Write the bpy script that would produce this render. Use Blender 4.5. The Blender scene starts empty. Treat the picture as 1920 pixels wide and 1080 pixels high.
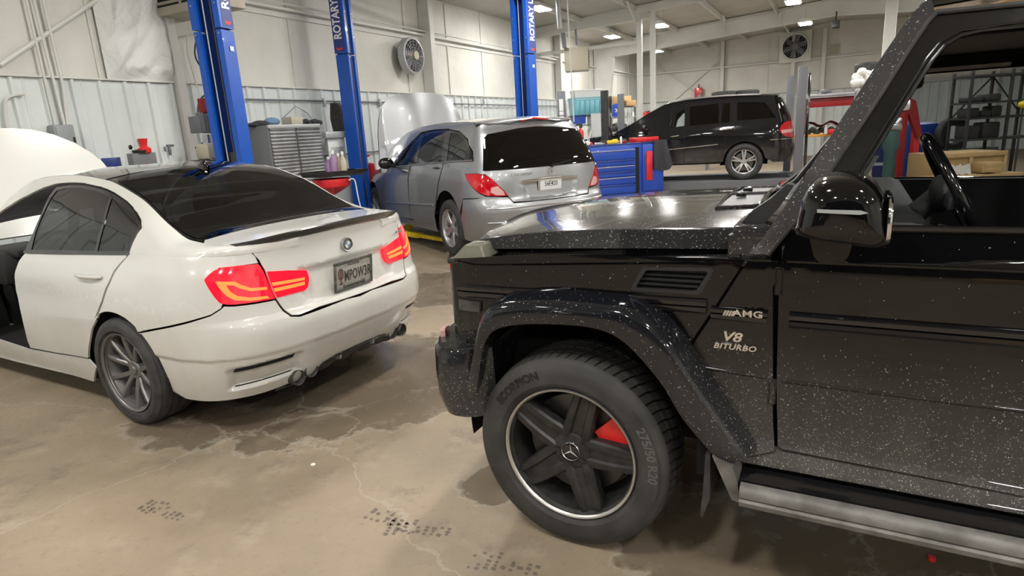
import bpy, bmesh, math, random
import numpy as np
from mathutils import Vector, Matrix
from mathutils.geometry import tessellate_polygon
PI = math.pi
rnd = random.Random(7)
SC = bpy.context.scene
COL = SC.collection

# ---------------------------------------------------------------- camera model (recovered from the photograph)
F_PX, PITCH, ROLL, CAM_H = 1159.84, 0.24748, -0.05954, 1.592

class Cam:
    def __init__(s):
        f = np.array([0., math.cos(PITCH), -math.sin(PITCH)])
        r = np.array([1., 0., 0.]); u = np.cross(r, f)
        c, k = math.cos(ROLL), math.sin(ROLL)
        s.R = c*r + k*u; s.U = -k*r + c*u; s.F = f; s.C = np.array([0, 0, CAM_H])
    def proj(s, P):
        d = np.asarray(P, float) - s.C; z = d @ s.F
        return np.stack([960 + F_PX*(d @ s.R)/z, 540 - F_PX*(d @ s.U)/z], -1)
    def ray(s, x, y):
        return s.F + s.R*(x-960)/F_PX - s.U*(y-540)/F_PX
    def atY(s, x, y, Y):
        d = s.ray(x, y); return s.C + d*(Y/d[1])
    def atz(s, x, y, z):
        d = s.ray(x, y); return s.C + d*((z-CAM_H)/d[2])
    def plane(s, x, y, P0, n):
        d = s.ray(x, y); return s.C + d*(((P0-s.C) @ n)/(d @ n))
CAM = Cam()
cd = bpy.data.cameras.new('camera'); co = bpy.data.objects.new('camera', cd); COL.objects.link(co)
cd.sensor_width = 36; cd.lens = 36*F_PX/1920; cd.clip_start = .02; cd.clip_end = 200
M = Matrix.Identity(4)
for i in range(3):
    M[i][0] = CAM.R[i]; M[i][1] = CAM.U[i]; M[i][2] = -CAM.F[i]; M[i][3] = CAM.C[i]
co.matrix_world = M; SC.camera = co

class Pose:
    def __init__(s, x, y, a, z=0.):
        s.a = a; s.o = np.array([x, y, z])
        s.f = np.array([math.cos(a), math.sin(a), 0]); s.l = np.array([-math.sin(a), math.cos(a), 0])
    def w(s, p):
        p = np.asarray(p, float); return s.o + p[..., :1]*s.f + p[..., 1:2]*s.l + p[..., 2:3]*np.array([0, 0, 1.])
    def inv(s, P):
        d = np.asarray(P) - s.o; return np.array([d @ s.f, d @ s.l, d[2]])
    def py(s, px, y):      # local point on the plane y = const seen at pixel
        return s.inv(CAM.plane(px[0], px[1], s.w([0, y, 0]), s.l))
    def pxx(s, px, x):
        return s.inv(CAM.plane(px[0], px[1], s.w([x, 0, 0]), s.f))
    def pz(s, px, z):
        return s.inv(CAM.atz(px[0], px[1], z + s.o[2]))

# ---------------------------------------------------------------- interpolation
def crom(xs, ys):
    """smooth (Catmull-Rom / Hermite) 1D table, vectorised; clamps outside"""
    xs = np.array(xs, float); ys = np.array(ys, float)
    if xs[0] > xs[-1]: xs = xs[::-1]; ys = ys[::-1]
    d = np.diff(ys)/np.diff(xs); m = np.zeros(len(xs))
    m[1:-1] = np.where(d[1:]*d[:-1] > 0, 2*d[1:]*d[:-1]/(d[1:]+d[:-1]+1e-12*(d[1:]+d[:-1] == 0)+1e-15), 0)
    m[0] = d[0]; m[-1] = d[-1]
    def f(x):
        x = np.clip(np.asarray(x, float), xs[0], xs[-1]); i = np.clip(np.searchsorted(xs, x)-1, 0, len(xs)-2)
        h = xs[i+1]-xs[i]; t = (x-xs[i])/h
        return (ys[i]*(1+2*t)*(1-t)**2 + m[i]*h*t*(1-t)**2 + ys[i+1]*t*t*(3-2*t) + m[i+1]*h*t*t*(t-1))
    return f
def table2(xs, zs, rows):
    """rows[x][z]; smooth in both"""
    fz = [crom(zs, r) for r in rows]; xs = np.array(xs, float)
    def f(x, z):
        x = np.clip(np.asarray(x, float), xs[0], xs[-1]); V = np.stack([g(z) for g in fz], 0)
        i = np.clip(np.searchsorted(xs, x)-1, 0, len(xs)-2); t = (x-xs[i])/(xs[i+1]-xs[i])
        t = t*t*(3-2*t)*.5 + t*.5
        a = np.take_along_axis(V, i[None], 0)[0] if V.ndim > 1 else V[i]
        b = np.take_along_axis(V, i[None]+1, 0)[0] if V.ndim > 1 else V[i+1]
        return a*(1-t)+b*t
    return f
def smooth_path(pts, n=8, closed=False):
    P = [np.array(p, float) for p in pts]; N = len(P); out = []
    for i in range(N if closed else N-1):
        p0 = P[(i-1) % N] if closed or i > 0 else 2*P[0]-P[1]
        p1 = P[i]; p2 = P[(i+1) % N]
        p3 = P[(i+2) % N] if closed or i < N-2 else 2*P[-1]-P[-2]
        for k in range(n):
            t = k/n
            out.append(.5*(2*p1+(p2-p0)*t+(2*p0-5*p1+4*p2-p3)*t*t+(3*p1-p0-3*p2+p3)*t**3))
    if not closed: out.append(P[-1])
    return out
def resample(pts, n):
    P = np.array(pts, float); d = np.r_[0, np.cumsum(np.linalg.norm(np.diff(P, axis=0), axis=1))]
    t = np.linspace(0, d[-1], n); return np.stack([np.interp(t, d, P[:, k]) for k in range(P.shape[1])], 1)

# ---------------------------------------------------------------- objects
def setp(o, label=None, cat=None, group=None, kind=None):
    if label: o['label'] = label
    if cat: o['category'] = cat
    if group: o['group'] = group
    if kind: o['kind'] = kind
    return o
def thing(name, label, cat, loc=(0, 0, 0), rz=0., group=None):
    o = bpy.data.objects.new(name, None); COL.objects.link(o); o.empty_display_size = .1
    o.location = loc; o.rotation_euler = (0, 0, rz); return setp(o, label, cat, group)
def mesh_obj(name, verts, faces, mat, parent=None, smooth=None, loopn=None, mats=None, fm=None):
    me = bpy.data.meshes.new(name)
    me.from_pydata([tuple(map(float, v)) for v in verts], [], [tuple(f) for f in faces])
    if mats:
        for m in mats: me.materials.append(m)
        for p, k in zip(me.polygons, fm): p.material_index = k
    elif mat: me.materials.append(mat)
    me.update()
    if loopn is not None:
        for p in me.polygons: p.use_smooth = True
        me.normals_split_custom_set(loopn)
    elif smooth:
        me.shade_smooth() if hasattr(me, 'shade_smooth') else None
        for p in me.polygons: p.use_smooth = True
        if smooth is not True:
            try: me.set_sharp_from_angle(angle=math.radians(smooth))
            except Exception: pass
    o = bpy.data.objects.new(name, me); COL.objects.link(o)
    if parent is not None: o.parent = parent
    return o

class MB:
    """collects shapes; build() links them as one mesh"""
    def __init__(s): s.v = []; s.f = []; s.k = []; s.cur = 0
    def mat(s, k): s.cur = k; return s
    def add(s, V, F, T=None):
        n = len(s.v)
        for v in V:
            v = Vector(v); s.v.append(T @ v if T is not None else v)
        for f in F: s.f.append([i+n for i in f]); s.k.append(s.cur)
        return s
    def box(s, c, d, bev=0., T=None, rot=None):
        """centre, size"""
        bm = bmesh.new(); bmesh.ops.create_cube(bm, size=1.)
        for v in bm.verts: v.co = Vector((v.co.x*d[0], v.co.y*d[1], v.co.z*d[2]))
        if bev > 0:
            bmesh.ops.bevel(bm, geom=list(bm.edges), offset=min(bev, min(d)*.45), segments=2, affect='EDGES', profile=.5)
        m = Matrix.Translation(c)
        if rot is not None: m = m @ rot
        if T is not None: m = T @ m
        bm.verts.ensure_lookup_table(); bm.verts.index_update()
        s.add([m @ v.co for v in bm.verts], [[v.index for v in f.verts] for f in bm.faces]); bm.free(); return s
    def prism(s, poly, a, b, axis=1, T=None):
        """poly in the plane perpendicular to axis, extruded from a to b"""
        n = len(poly); A = []
        def mk(p, t):
            if axis == 1: return (p[0], t, p[1])
            if axis == 0: return (t, p[0], p[1])
            return (p[0], p[1], t)
        V = [mk(p, a) for p in poly]+[mk(p, b) for p in poly]
        tri = tessellate_polygon([[Vector((p[0], p[1], 0)) for p in poly]])
        F = [list(t) for t in tri]+[[i+n for i in reversed(t)] for t in tri]
        # orient via signed area
        ar = sum(poly[i][0]*poly[(i+1) % n][1]-poly[(i+1) % n][0]*poly[i][1] for i in range(n))
        for i in range(n):
            j = (i+1) % n; F.append([i, j, j+n, i+n])
        return s.add(V, F, T)
    def cyl(s, p, q, r, n=16, r2=None, caps=True):
        p = Vector(p); q = Vector(q); r2 = r if r2 is None else r2
        z = (q-p).normalized(); x = z.orthogonal().normalized(); y = z.cross(x)
        V = []; F = []
        for i in range(n):
            a = 2*PI*i/n; d = x*math.cos(a)+y*math.sin(a); V += [p+d*r, q+d*r2]
        for i in range(n):
            j = (i+1) % n; F.append([2*i, 2*j, 2*j+1, 2*i+1])
        if caps: F.append([2*i for i in reversed(range(n))]); F.append([2*i+1 for i in range(n)])
        return s.add(V, F)
    def tube(s, pts, r, n=8, sm=0, closed=False):
        P = [Vector(p) for p in (smooth_path(pts, sm, closed) if sm else pts)]
        V = []; F = []; N = len(P); prev = None
        R = r if hasattr(r, '__len__') else [r]*N
        if hasattr(r, '__len__') and len(r) != N:
            R = list(np.interp(np.linspace(0, 1, N), np.linspace(0, 1, len(r)), r))
        for i in range(N):
            t = ((P[(i+1) % N]-P[i-1]) if closed else (P[min(i+1, N-1)]-P[max(i-1, 0)]))
            t = t.normalized() if t.length > 1e-9 else Vector((0, 0, 1))
            if prev is None: x = t.orthogonal().normalized()
            else:
                x = prev - t*prev.dot(t); x = x.normalized() if x.length > 1e-6 else t.orthogonal().normalized()
            prev = x; y = t.cross(x)
            for k in range(n):
                a = 2*PI*k/n; V.append(P[i]+(x*math.cos(a)+y*math.sin(a))*R[i])
        for i in range(N if closed else N-1):
            j = (i+1) % N
            for k in range(n):
                m = (k+1) % n; F.append([i*n+k, i*n+m, j*n+m, j*n+k])
        if not closed: F.append(list(reversed(range(n)))); F.append([(N-1)*n+k for k in range(n)])
        return s.add(V, F)
    def lathe(s, prof, n=48, T=None, axis=1, a0=0., a1=2*PI, close=False):
        """prof: list of (r, h) ; axis y by default"""
        V = []; F = []; full = abs(a1-a0-2*PI) < 1e-6; N = n if full else n+1; m = len(prof)
        for i in range(N):
            a = a0+(a1-a0)*i/n; c, k = math.cos(a), math.sin(a)
            for r, h in prof:
                V.append((r*c, h, r*k) if axis == 1 else ((r*c, r*k, h) if axis == 2 else (h, r*c, r*k)))
        for i in range(n):
            j = (i+1) % N
            for q in range(m if close else m-1):
                w = (q+1) % m
                F.append([i*m+q, j*m+q, j*m+w, i*m+w])
        return s.add(V, F, T)
    def grid(s, P):
        """P[i][j] points"""
        a = len(P); b = len(P[0]); V = [p for r in P for p in r]
        return s.add(V, [[i*b+j, (i+1)*b+j, (i+1)*b+j+1, i*b+j+1] for i in range(a-1) for j in range(b-1)])
    def sphere(s, c, r, n=16, sc=(1, 1, 1), T=None):
        m = n//2; V = []; F = []
        for i in range(m+1):
            th = PI*i/m
            for j in range(n):
                ph = 2*PI*j/n
                V.append((c[0]+r*sc[0]*math.sin(th)*math.cos(ph), c[1]+r*sc[1]*math.sin(th)*math.sin(ph), c[2]+r*sc[2]*math.cos(th)))
        for i in range(m):
            for j in range(n):
                k = (j+1) % n; F.append([i*n+j, (i+1)*n+j, (i+1)*n+k, i*n+k])
        return s.add(V, F, T)
    def build(s, name, mat, parent=None, smooth=35, mirror=False, weld=True):
        V = [Vector(v) for v in s.v]
        if mirror: V = [Vector((v.x, -v.y, v.z)) for v in V]
        bm = bmesh.new(); bv = [bm.verts.new(v) for v in V]
        mats = mat if isinstance(mat, (list, tuple)) else [mat]
        for f, k in zip(s.f, s.k):
            try: bf = bm.faces.new([bv[i] for i in f]); bf.material_index = k
            except ValueError: pass
        if weld: bmesh.ops.remove_doubles(bm, verts=bm.verts, dist=1e-5)
        bmesh.ops.recalc_face_normals(bm, faces=bm.faces)
        me = bpy.data.meshes.new(name); bm.to_mesh(me); bm.free()
        for m in mats: me.materials.append(m)
        if smooth:
            for p in me.polygons: p.use_smooth = True
            me.set_sharp_from_angle(angle=math.radians(smooth))
        o = bpy.data.objects.new(name, me); COL.objects.link(o)
        if parent is not None: o.parent = parent
        return o

# ---------------------------------------------------------------- charts: smooth surfaces that panels are cut from
class Chart:
    def __init__(s, fn, ur, vr, pose, flip=False, n=(220, 90)):
        s.fn = fn; s.pose = pose; s.flip = flip; s.ur = ur; s.vr = vr
        U, V = np.meshgrid(np.linspace(*ur, n[0]), np.linspace(*vr, n[1]), indexing='ij')
        s.U = U.ravel(); s.V = V.ravel(); P = fn(s.U, s.V); s.px = CAM.proj(pose.w(P))
        N = s.nrm(s.U, s.V); Wd = pose.w(P)-CAM.C; Nw = N[:, :1]*pose.f+N[:, 1:2]*pose.l+N[:, 2:3]*np.array([0, 0, 1.])
        s.ok = (Wd*Nw).sum(1) < 0
    def nrm(s, u, v):
        e = 1e-4; u = np.asarray(u, float); v = np.asarray(v, float)
        a = s.fn(u+e, v)-s.fn(u-e, v); b = s.fn(u, v+e)-s.fn(u, v-e); n = np.cross(a, b)
        if s.flip: n = -n
        return n/(np.linalg.norm(n, axis=-1, keepdims=True)+1e-12)
    def inv(s, x, y):
        d = np.hypot(s.px[:, 0]-x, s.px[:, 1]-y)+np.where(s.ok, 0, 400.); i = int(np.argmin(d))
        p = np.array([s.U[i], s.V[i]]); t = np.array([x, y], float); best = (d[i], p.copy())
        for _ in range(8):
            e = 1e-4; Q = CAM.proj(s.pose.w(s.fn(np.array([p[0], p[0]+e, p[0]]), np.array([p[1], p[1], p[1]+e]))))
            J = np.stack([(Q[1]-Q[0])/e, (Q[2]-Q[0])/e], 1); r = t-Q[0]; er = np.hypot(*r)
            if er < best[0]: best = (er, p.copy())
            if er < .05 or abs(np.linalg.det(J)) < 1e-3: break
            st = np.linalg.solve(J, r); st = np.clip(st, -.08, .08); p = p+st
        return tuple(best[1])
    def uv(s, pts):
        """('u',u,v) entries stay, (x,y) pixel entries are traced onto the surface"""
        out = []
        for p in pts:
            if p[0] == 'u': out.append((p[1], p[2]))
            else: out.append(tuple(s.inv(p[0], p[1])))
        return out

def patch(name, ch, outline, mat, parent, du=.04, dv=.03, off=0., th=.012, mirror=False, smooth=0, holes=(), raw=False, dome=0., disp=None):
    """a panel cut from chart `ch` along an outline; analytic normals; folded-in rim of depth th"""
    o2 = outline if raw else ch.uv(outline)
    if smooth: o2 = [tuple(p) for p in smooth_path(o2, smooth, True)]
    loops = [o2]+[(h if raw else ch.uv(h)) for h in holes]
    pts = [p for L in loops for p in L]
    tri = tessellate_polygon([[Vector((p[0], p[1], 0)) for p in L] for L in loops])
    bm = bmesh.new(); bv = [bm.verts.new((p[0], p[1], 0)) for p in pts]
    for t in tri:
        try: bm.faces.new([bv[i] for i in t])
        except ValueError: pass
    us = [p[0] for p in pts]; vs = [p[1] for p in pts]
    def cuts(a, b, d):
        n = max(1, int(math.ceil((b-a)/d))); return [a+(b-a)*i/n for i in range(1, n)]
    for c in cuts(min(us), max(us), du):
        bmesh.ops.bisect_plane(bm, geom=bm.verts[:]+bm.edges[:]+bm.faces[:], dist=1e-6, plane_co=(c, 0, 0), plane_no=(1, 0, 0))
    for c in cuts(min(vs), max(vs), dv):
        bmesh.ops.bisect_plane(bm, geom=bm.verts[:]+bm.edges[:]+bm.faces[:], dist=1e-6, plane_co=(0, c, 0), plane_no=(0, 1, 0))
    bm.verts.ensure_lookup_table(); bm.verts.index_update()
    # drop the degenerate faces and make every face wind the same way
    for f in list(bm.faces):
        if f.calc_area() < 1e-9: bm.faces.remove(f)
    for f in bm.faces:
        f.normal_update()
        if f.normal.z < 0: f.normal_flip()
    for v in [v for v in bm.verts if not v.link_faces]: bm.verts.remove(v)
    bm.verts.ensure_lookup_table(); bm.verts.index_update()
    U = np.array([v.co.x for v in bm.verts]); V = np.array([v.co.y for v in bm.verts])
    P = ch.fn(U, V); N = ch.nrm(U, V)
    A = P+N*off
    if disp is not None: A = A+disp(U, V, P)[:, None]*N
    Nn = N
    faces = [[v.index for v in f.verts] for f in bm.faces]
    if dome or disp is not None:
        pass
    flipw = ch.flip
    sgn = -1 if mirror else 1
    if mirror:
        A = A*np.array([1, -1, 1]); Nn = Nn*np.array([1, -1, 1])
    rev = (flipw != mirror)
    if rev: faces = [f[::-1] for f in faces]
    verts = [tuple(a) for a in A]; ln = []
    if disp is not None:
        # numeric normals of the displaced surface
        acc = np.zeros_like(A)
        for f in faces:
            p0, p1, p2 = A[f[0]], A[f[1]], A[f[2]]; nn = np.cross(p1-p0, p2-p0)
            for i in f: acc[i] += nn
        Nn = acc/(np.linalg.norm(acc, axis=1, keepdims=True)+1e-12)
    for f in faces: ln += [tuple(Nn[i]) for i in f]
    if th > 0:
        n0 = len(verts); be = [e for e in bm.edges if len(e.link_faces) == 1]; inner = {}
        for e in be:
            for v in e.verts:
                if v.index not in inner:
                    inner[v.index] = len(verts); verts.append(tuple(A[v.index]-Nn[v.index]*th))
        for e in be:
            f = e.link_faces[0]; vs_ = [v.index for v in f.verts]; a, b = e.verts[0].index, e.verts[1].index
            ia, ib = vs_.index(a), vs_.index(b)
            if (ia+1) % len(vs_) != ib: a, b = b, a
            q = [b, a, inner[a], inner[b]]
            if rev: q = q[::-1]
            p = [Vector(verts[i]) for i in q]; fn_ = (p[1]-p[0]).cross(p[2]-p[0])
            fn_ = fn_.normalized() if fn_.length > 1e-12 else Vector((0, 0, 1))
            faces.append(q); ln += [tuple(fn_)]*4
    bm.free()
    return mesh_obj(name, verts, faces, mat, parent, loopn=ln)

def strip(name, pts, nrm, w, mat, parent, h=.003, mirror=False):
    """a raised bead along 3D points"""
    mb = MB(); mb.tube(pts, w, 6); return mb.build(name, mat, parent, mirror=mirror)

# ---------------------------------------------------------------- text
def text_geo(s, size, extrude, shear=0., bold=0., spacing=1., align='CENTER'):
    cu = bpy.data.curves.new('t', 'FONT'); cu.body = s; cu.size = size; cu.extrude = extrude; cu.shear = shear
    cu.offset = bold; cu.align_x = align; cu.align_y = 'CENTER'; cu.space_character = spacing; cu.resolution_u = 3
    ob = bpy.data.objects.new('t', cu); COL.objects.link(ob); bpy.context.view_layer.update()
    me = ob.to_mesh(); V = [v.co.copy() for v in me.vertices]; Fc = [list(p.vertices) for p in me.polygons]
    ob.to_mesh_clear(); bpy.data.objects.remove(ob); bpy.data.curves.remove(cu)
    return V, Fc
def text_obj(name, s, size, mat, parent, T, extrude=.002, sx=1., **k):
    V, Fc = text_geo(s, size, extrude, **k)
    return mesh_obj(name, [T @ Vector((v.x*sx, v.y, v.z)) for v in V], Fc, mat, parent)
def frame(o, x, y):
    """matrix with local x,y axes"""
    x = Vector(x).normalized(); y = Vector(y); y = (y-x*x.dot(y)).normalized(); z = x.cross(y)
    m = Matrix.Identity(4)
    for i in range(3): m[i][0] = x[i]; m[i][1] = y[i]; m[i][2] = z[i]; m[i][3] = o[i]
    return m
# ---------------------------------------------------------------- materials
def new_mat(name):
    m = bpy.data.materials.new(name); m.use_nodes = True; nt = m.node_tree
    return m, nt, nt.nodes['Principled BSDF']
def pm(name, col, rough=.5, metal=0., coat=0., emit=None, es=0., spec=None, noise=None, bump=None, alpha=None, trans=0.):
    """noise = (scale, amount, dark colour); bump = (scale, strength)"""
    m, nt, b = new_mat(name); L = nt.links
    b.inputs['Base Color'].default_value = (*col, 1); b.inputs['Roughness'].default_value = rough
    b.inputs['Metallic'].default_value = metal; b.inputs['Coat Weight'].default_value = coat; b.inputs['Coat Roughness'].default_value = .03
    if spec is not None: b.inputs['Specular IOR Level'].default_value = spec
    if trans: b.inputs['Transmission Weight'].default_value = trans
    if emit: b.inputs['Emission Color'].default_value = (*emit, 1); b.inputs['Emission Strength'].default_value = es
    tc = nt.nodes.new('ShaderNodeTexCoord')
    if noise:
        n = nt.nodes.new('ShaderNodeTexNoise'); n.inputs['Scale'].default_value = noise[0]; n.inputs['Detail'].default_value = 6
        L.new(tc.outputs['Object'], n.inputs['Vector'])
        r = nt.nodes.new('ShaderNodeMapRange'); r.inputs['From Min'].default_value = .35; r.inputs['From Max'].default_value = .7
        r.inputs['To Max'].default_value = noise[1]; L.new(n.outputs['Fac'], r.inputs['Value'])
        x = nt.nodes.new('ShaderNodeMix'); x.data_type = 'RGBA'; x.inputs[6].default_value = (*col, 1); x.inputs[7].default_value = (*noise[2], 1)
        L.new(r.outputs['Result'], x.inputs[0]); L.new(x.outputs[2], b.inputs['Base Color'])
    if bump:
        n = nt.nodes.new('ShaderNodeTexNoise'); n.inputs['Scale'].default_value = bump[0]; n.inputs['Detail'].default_value = 5
        L.new(tc.outputs['Object'], n.inputs['Vector'])
        q = nt.nodes.new('ShaderNodeBump'); q.inputs['Strength'].default_value = bump[1]; q.inputs['Distance'].default_value = .01
        L.new(n.outputs['Fac'], q.inputs['Height']); L.new(q.outputs['Normal'], b.inputs['Normal'])
    return m
def glass(name, tint, refl=1., dirt=0.):
    m = bpy.data.materials.new(name); m.use_nodes = True; nt = m.node_tree; nt.nodes.clear(); L = nt.links
    o = nt.nodes.new('ShaderNodeOutputMaterial'); mx = nt.nodes.new('ShaderNodeMixShader'); t = nt.nodes.new('ShaderNodeBsdfTransparent')
    g = nt.nodes.new('ShaderNodeBsdfGlossy'); f = nt.nodes.new('ShaderNodeFresnel'); f.inputs['IOR'].default_value = 1.55
    t.inputs['Color'].default_value = (*tint, 1); g.inputs['Roughness'].default_value = .02; g.inputs['Color'].default_value = (refl, refl, refl, 1)
    L.new(f.outputs[0], mx.inputs[0]); L.new(t.outputs[0], mx.inputs[1]); L.new(g.outputs[0], mx.inputs[2])
    if dirt > 0:
        d = nt.nodes.new('ShaderNodeBsdfDiffuse'); d.inputs['Color'].default_value = (.3, .29, .27, 1)
        m2 = nt.nodes.new('ShaderNodeMixShader'); n = nt.nodes.new('ShaderNodeTexNoise'); n.inputs['Scale'].default_value = 9
        r = nt.nodes.new('ShaderNodeMapRange'); r.inputs['From Min'].default_value = .3; r.inputs['From Max'].default_value = .8; r.inputs['To Max'].default_value = dirt
        L.new(n.outputs['Fac'], r.inputs['Value']); L.new(r.outputs['Result'], m2.inputs[0]); L.new(mx.outputs[0], m2.inputs[1]); L.new(d.outputs[0], m2.inputs[2])
        L.new(m2.outputs[0], o.inputs[0])
    else: L.new(mx.outputs[0], o.inputs[0])
    return m

def dirty_paint(name, base, dirtcol, metal=0., rough=.25, coat=1., spots=0., spotcol=(.62, .6, .56), film=.3, zlo=.2, zhi=1.0, streak=0., spot_all=0.):
    """car paint with road film that grows denser towards the sills, plus dried salt spots (object space)"""
    m, nt, b = new_mat(name); L = nt.links; N = nt.nodes
    b.inputs['Metallic'].default_value = metal; b.inputs['Coat Weight'].default_value = coat; b.inputs['Coat Roughness'].default_value = .02
    if coat > 0 and metal == 0 and base[0] < .1: b.inputs['Specular IOR Level'].default_value = .06
    tc = N.new('ShaderNodeTexCoord'); sx = N.new('ShaderNodeSeparateXYZ'); L.new(tc.outputs['Object'], sx.inputs[0])
    h = N.new('ShaderNodeMapRange'); h.inputs['From Min'].default_value = zhi; h.inputs['From Max'].default_value = zlo
    L.new(sx.outputs['Z'], h.inputs['Value'])
    n1 = N.new('ShaderNodeTexNoise'); n1.inputs['Scale'].default_value = 5.; n1.inputs['Detail'].default_value = 8; n1.inputs['Roughness'].default_value = .65
    mp = N.new('ShaderNodeMapping'); mp.inputs['Scale'].default_value = (1, 1, .35 if streak else 1.)
    L.new(tc.outputs['Object'], mp.inputs[0]); L.new(mp.outputs[0], n1.inputs['Vector'])
    a = N.new('ShaderNodeMath'); a.operation = 'MULTIPLY'; L.new(h.outputs[0], a.inputs[0]); L.new(n1.outputs['Fac'], a.inputs[1])
    a2 = N.new('ShaderNodeMath'); a2.operation = 'MULTIPLY'; a2.inputs[1].default_value = film*2; a2.use_clamp = True; L.new(a.outputs[0], a2.inputs[0])
    fac = a2.outputs[0]
    mx = N.new('ShaderNodeMix'); mx.data_type = 'RGBA'; mx.inputs[6].default_value = (*base, 1); mx.inputs[7].default_value = (*dirtcol, 1)
    L.new(fac, mx.inputs[0]); col = mx.outputs[2]
    ro = N.new('ShaderNodeMath'); ro.operation = 'MULTIPLY_ADD'; ro.inputs[1].default_value = .5; ro.inputs[2].default_value = rough; L.new(fac, ro.inputs[0])
    rgh = ro.outputs[0]
    cw = N.new('ShaderNodeMath'); cw.operation = 'MULTIPLY_ADD'; cw.inputs[1].default_value = -coat*.7; cw.inputs[2].default_value = coat; cw.use_clamp = True; L.new(fac, cw.inputs[0]); cwo = cw.outputs[0]
    if spots:
        v = N.new('ShaderNodeTexVoronoi'); v.inputs['Scale'].default_value = 210.; v.inputs['Randomness'].default_value = 1.
        n3 = N.new('ShaderNodeTexNoise'); n3.inputs['Scale'].default_value = 60.; L.new(tc.outputs['Object'], n3.inputs['Vector'])
        ad = N.new('ShaderNodeVectorMath'); ad.operation = 'MULTIPLY_ADD'; ad.inputs[1].default_value = (.02, .02, .02)
        L.new(n3.outputs['Color'], ad.inputs[0]); L.new(tc.outputs['Object'], ad.inputs[2]); L.new(ad.outputs[0], v.inputs['Vector'])
        n2 = N.new('ShaderNodeTexNoise'); n2.inputs['Scale'].default_value = 3.; n2.inputs['Detail'].default_value = 4; L.new(tc.outputs['Object'], n2.inputs['Vector'])
        # per-cell threshold: random cell colour * density
        sp = N.new('ShaderNodeSeparateColor'); L.new(v.outputs['Color'], sp.inputs[0])
        dn = N.new('ShaderNodeMath'); dn.operation = 'MULTIPLY_ADD'; dn.inputs[1].default_value = spots; dn.inputs[2].default_value = spot_all
        L.new(a.outputs[0], dn.inputs[0])
        th = N.new('ShaderNodeMath'); th.operation = 'LESS_THAN'; L.new(sp.outputs[0], th.inputs[0]); L.new(dn.outputs[0], th.inputs[1])
        ds = N.new('ShaderNodeMapRange'); ds.inputs['From Min'].default_value = .45; ds.inputs['From Max'].default_value = .15; L.new(v.outputs['Distance'], ds.inputs['Value'])
        ml = N.new('ShaderNodeMath'); ml.operation = 'MULTIPLY'; L.new(th.outputs[0], ml.inputs[0]); L.new(ds.outputs[0], ml.inputs[1])
        ml2 = N.new('ShaderNodeMath'); ml2.operation = 'MULTIPLY'; L.new(ml.outputs[0], ml2.inputs[0]); L.new(sp.outputs[1], ml2.inputs[1])
        m2 = N.new('ShaderNodeMix'); m2.data_type = 'RGBA'; m2.inputs[7].default_value = (*spotcol, 1); L.new(ml2.outputs[0], m2.inputs[0]); L.new(col, m2.inputs[6]); col = m2.outputs[2]
        r2 = N.new('ShaderNodeMath'); r2.operation = 'MULTIPLY_ADD'; r2.inputs[1].default_value = .5; L.new(ml2.outputs[0], r2.inputs[0]); L.new(rgh, r2.inputs[2]); rgh = r2.outputs[0]
    L.new(col, b.inputs['Base Color']); L.new(rgh, b.inputs['Roughness']); L.new(cwo, b.inputs['Coat Weight'])
    return m

MT = {}
MT['g_paint'] = dirty_paint('g_paint', (.003, .003, .0035), (.11, .105, .095), rough=.12, spots=.95, spot_all=.012, spotcol=(.42, .40, .37), film=.55, zlo=.45, zhi=.92, streak=1)
MT['g_hood'] = dirty_paint('g_hood', (.012, .012, .013), (.15, .145, .14), rough=.14, spots=.35, spot_all=.10, film=.16, zlo=.9, zhi=1.6)
MT['g_flare'] = dirty_paint('g_flare', (.005, .006, .009), (.16, .15, .14), rough=.14, spots=.35, spot_all=.035, film=.18, zlo=.35, zhi=1.05)
MT['g_pillar'] = dirty_paint('g_pillar', (.02, .02, .021), (.16, .155, .15), rough=.25, spots=.3, spot_all=.13, film=.3, zlo=1.0, zhi=2.2)
MT['white_paint'] = dirty_paint('white_paint', (.63, .625, .595), (.34, .315, .265), rough=.22, film=.42, zlo=.2, zhi=.98, streak=1)
MT['silver_paint'] = dirty_paint('silver_paint', (.36, .37, .385), (.2, .19, .17), metal=.75, rough=.33, film=.25, zlo=.25, zhi=.9)
MT['black_paint'] = dirty_paint('black_paint', (.008, .008, .009), (.13, .12, .11), rough=.12, film=.35, zlo=.3, zhi=.95)
MT['bmw_roof'] = pm('bmw_roof', (.012, .012, .013), .08, coat=1.)
MT['gloss_black'] = pm('gloss_black', (.006, .006, .007), .12, coat=.6)
MT['black_plastic'] = pm('black_plastic', (.018, .018, .019), .45, bump=(80, .1))
MT['dirty_plastic'] = pm('dirty_plastic', (.02, .02, .02), .55, noise=(30, .45, (.16, .15, .13)))
MT['rubber'] = pm('rubber', (.022, .022, .023), .7, noise=(14, .55, (.07, .066, .06)))
MT['tyre_grey'] = pm('tyre_grey', (.020, .0195, .019), .72, noise=(8, .7, (.055, .052, .048)))
MT['tyre_text'] = pm('tyre_text', (.006, .006, .006), .5)
MT['tyre_text2'] = pm('tyre_text2', (.09, .086, .082), .7)
MT['dark_hole'] = pm('dark_hole', (.006, .006, .006), .9)
MT['interior'] = pm('interior', (.012, .012, .013), .6)
MT['interior_grey'] = pm('interior_grey', (.06, .062, .065), .6)
MT['glass_dark'] = glass('glass_dark', (.03, .032, .035))
MT['glass_mid'] = glass('glass_mid', (.30, .31, .32))
MT['glass_clear'] = glass('glass_clear', (.82, .86, .85), 1.)
MT['glass_g'] = glass('glass_g', (.42, .44, .44), 1.)
MT['chrome'] = pm('chrome', (.75, .76, .78), .08, 1.)
MT['satin'] = pm('satin', (.55, .56, .58), .28, 1.)
MT['badge'] = pm('badge', (.78, .79, .8), .2, 1.)
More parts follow.
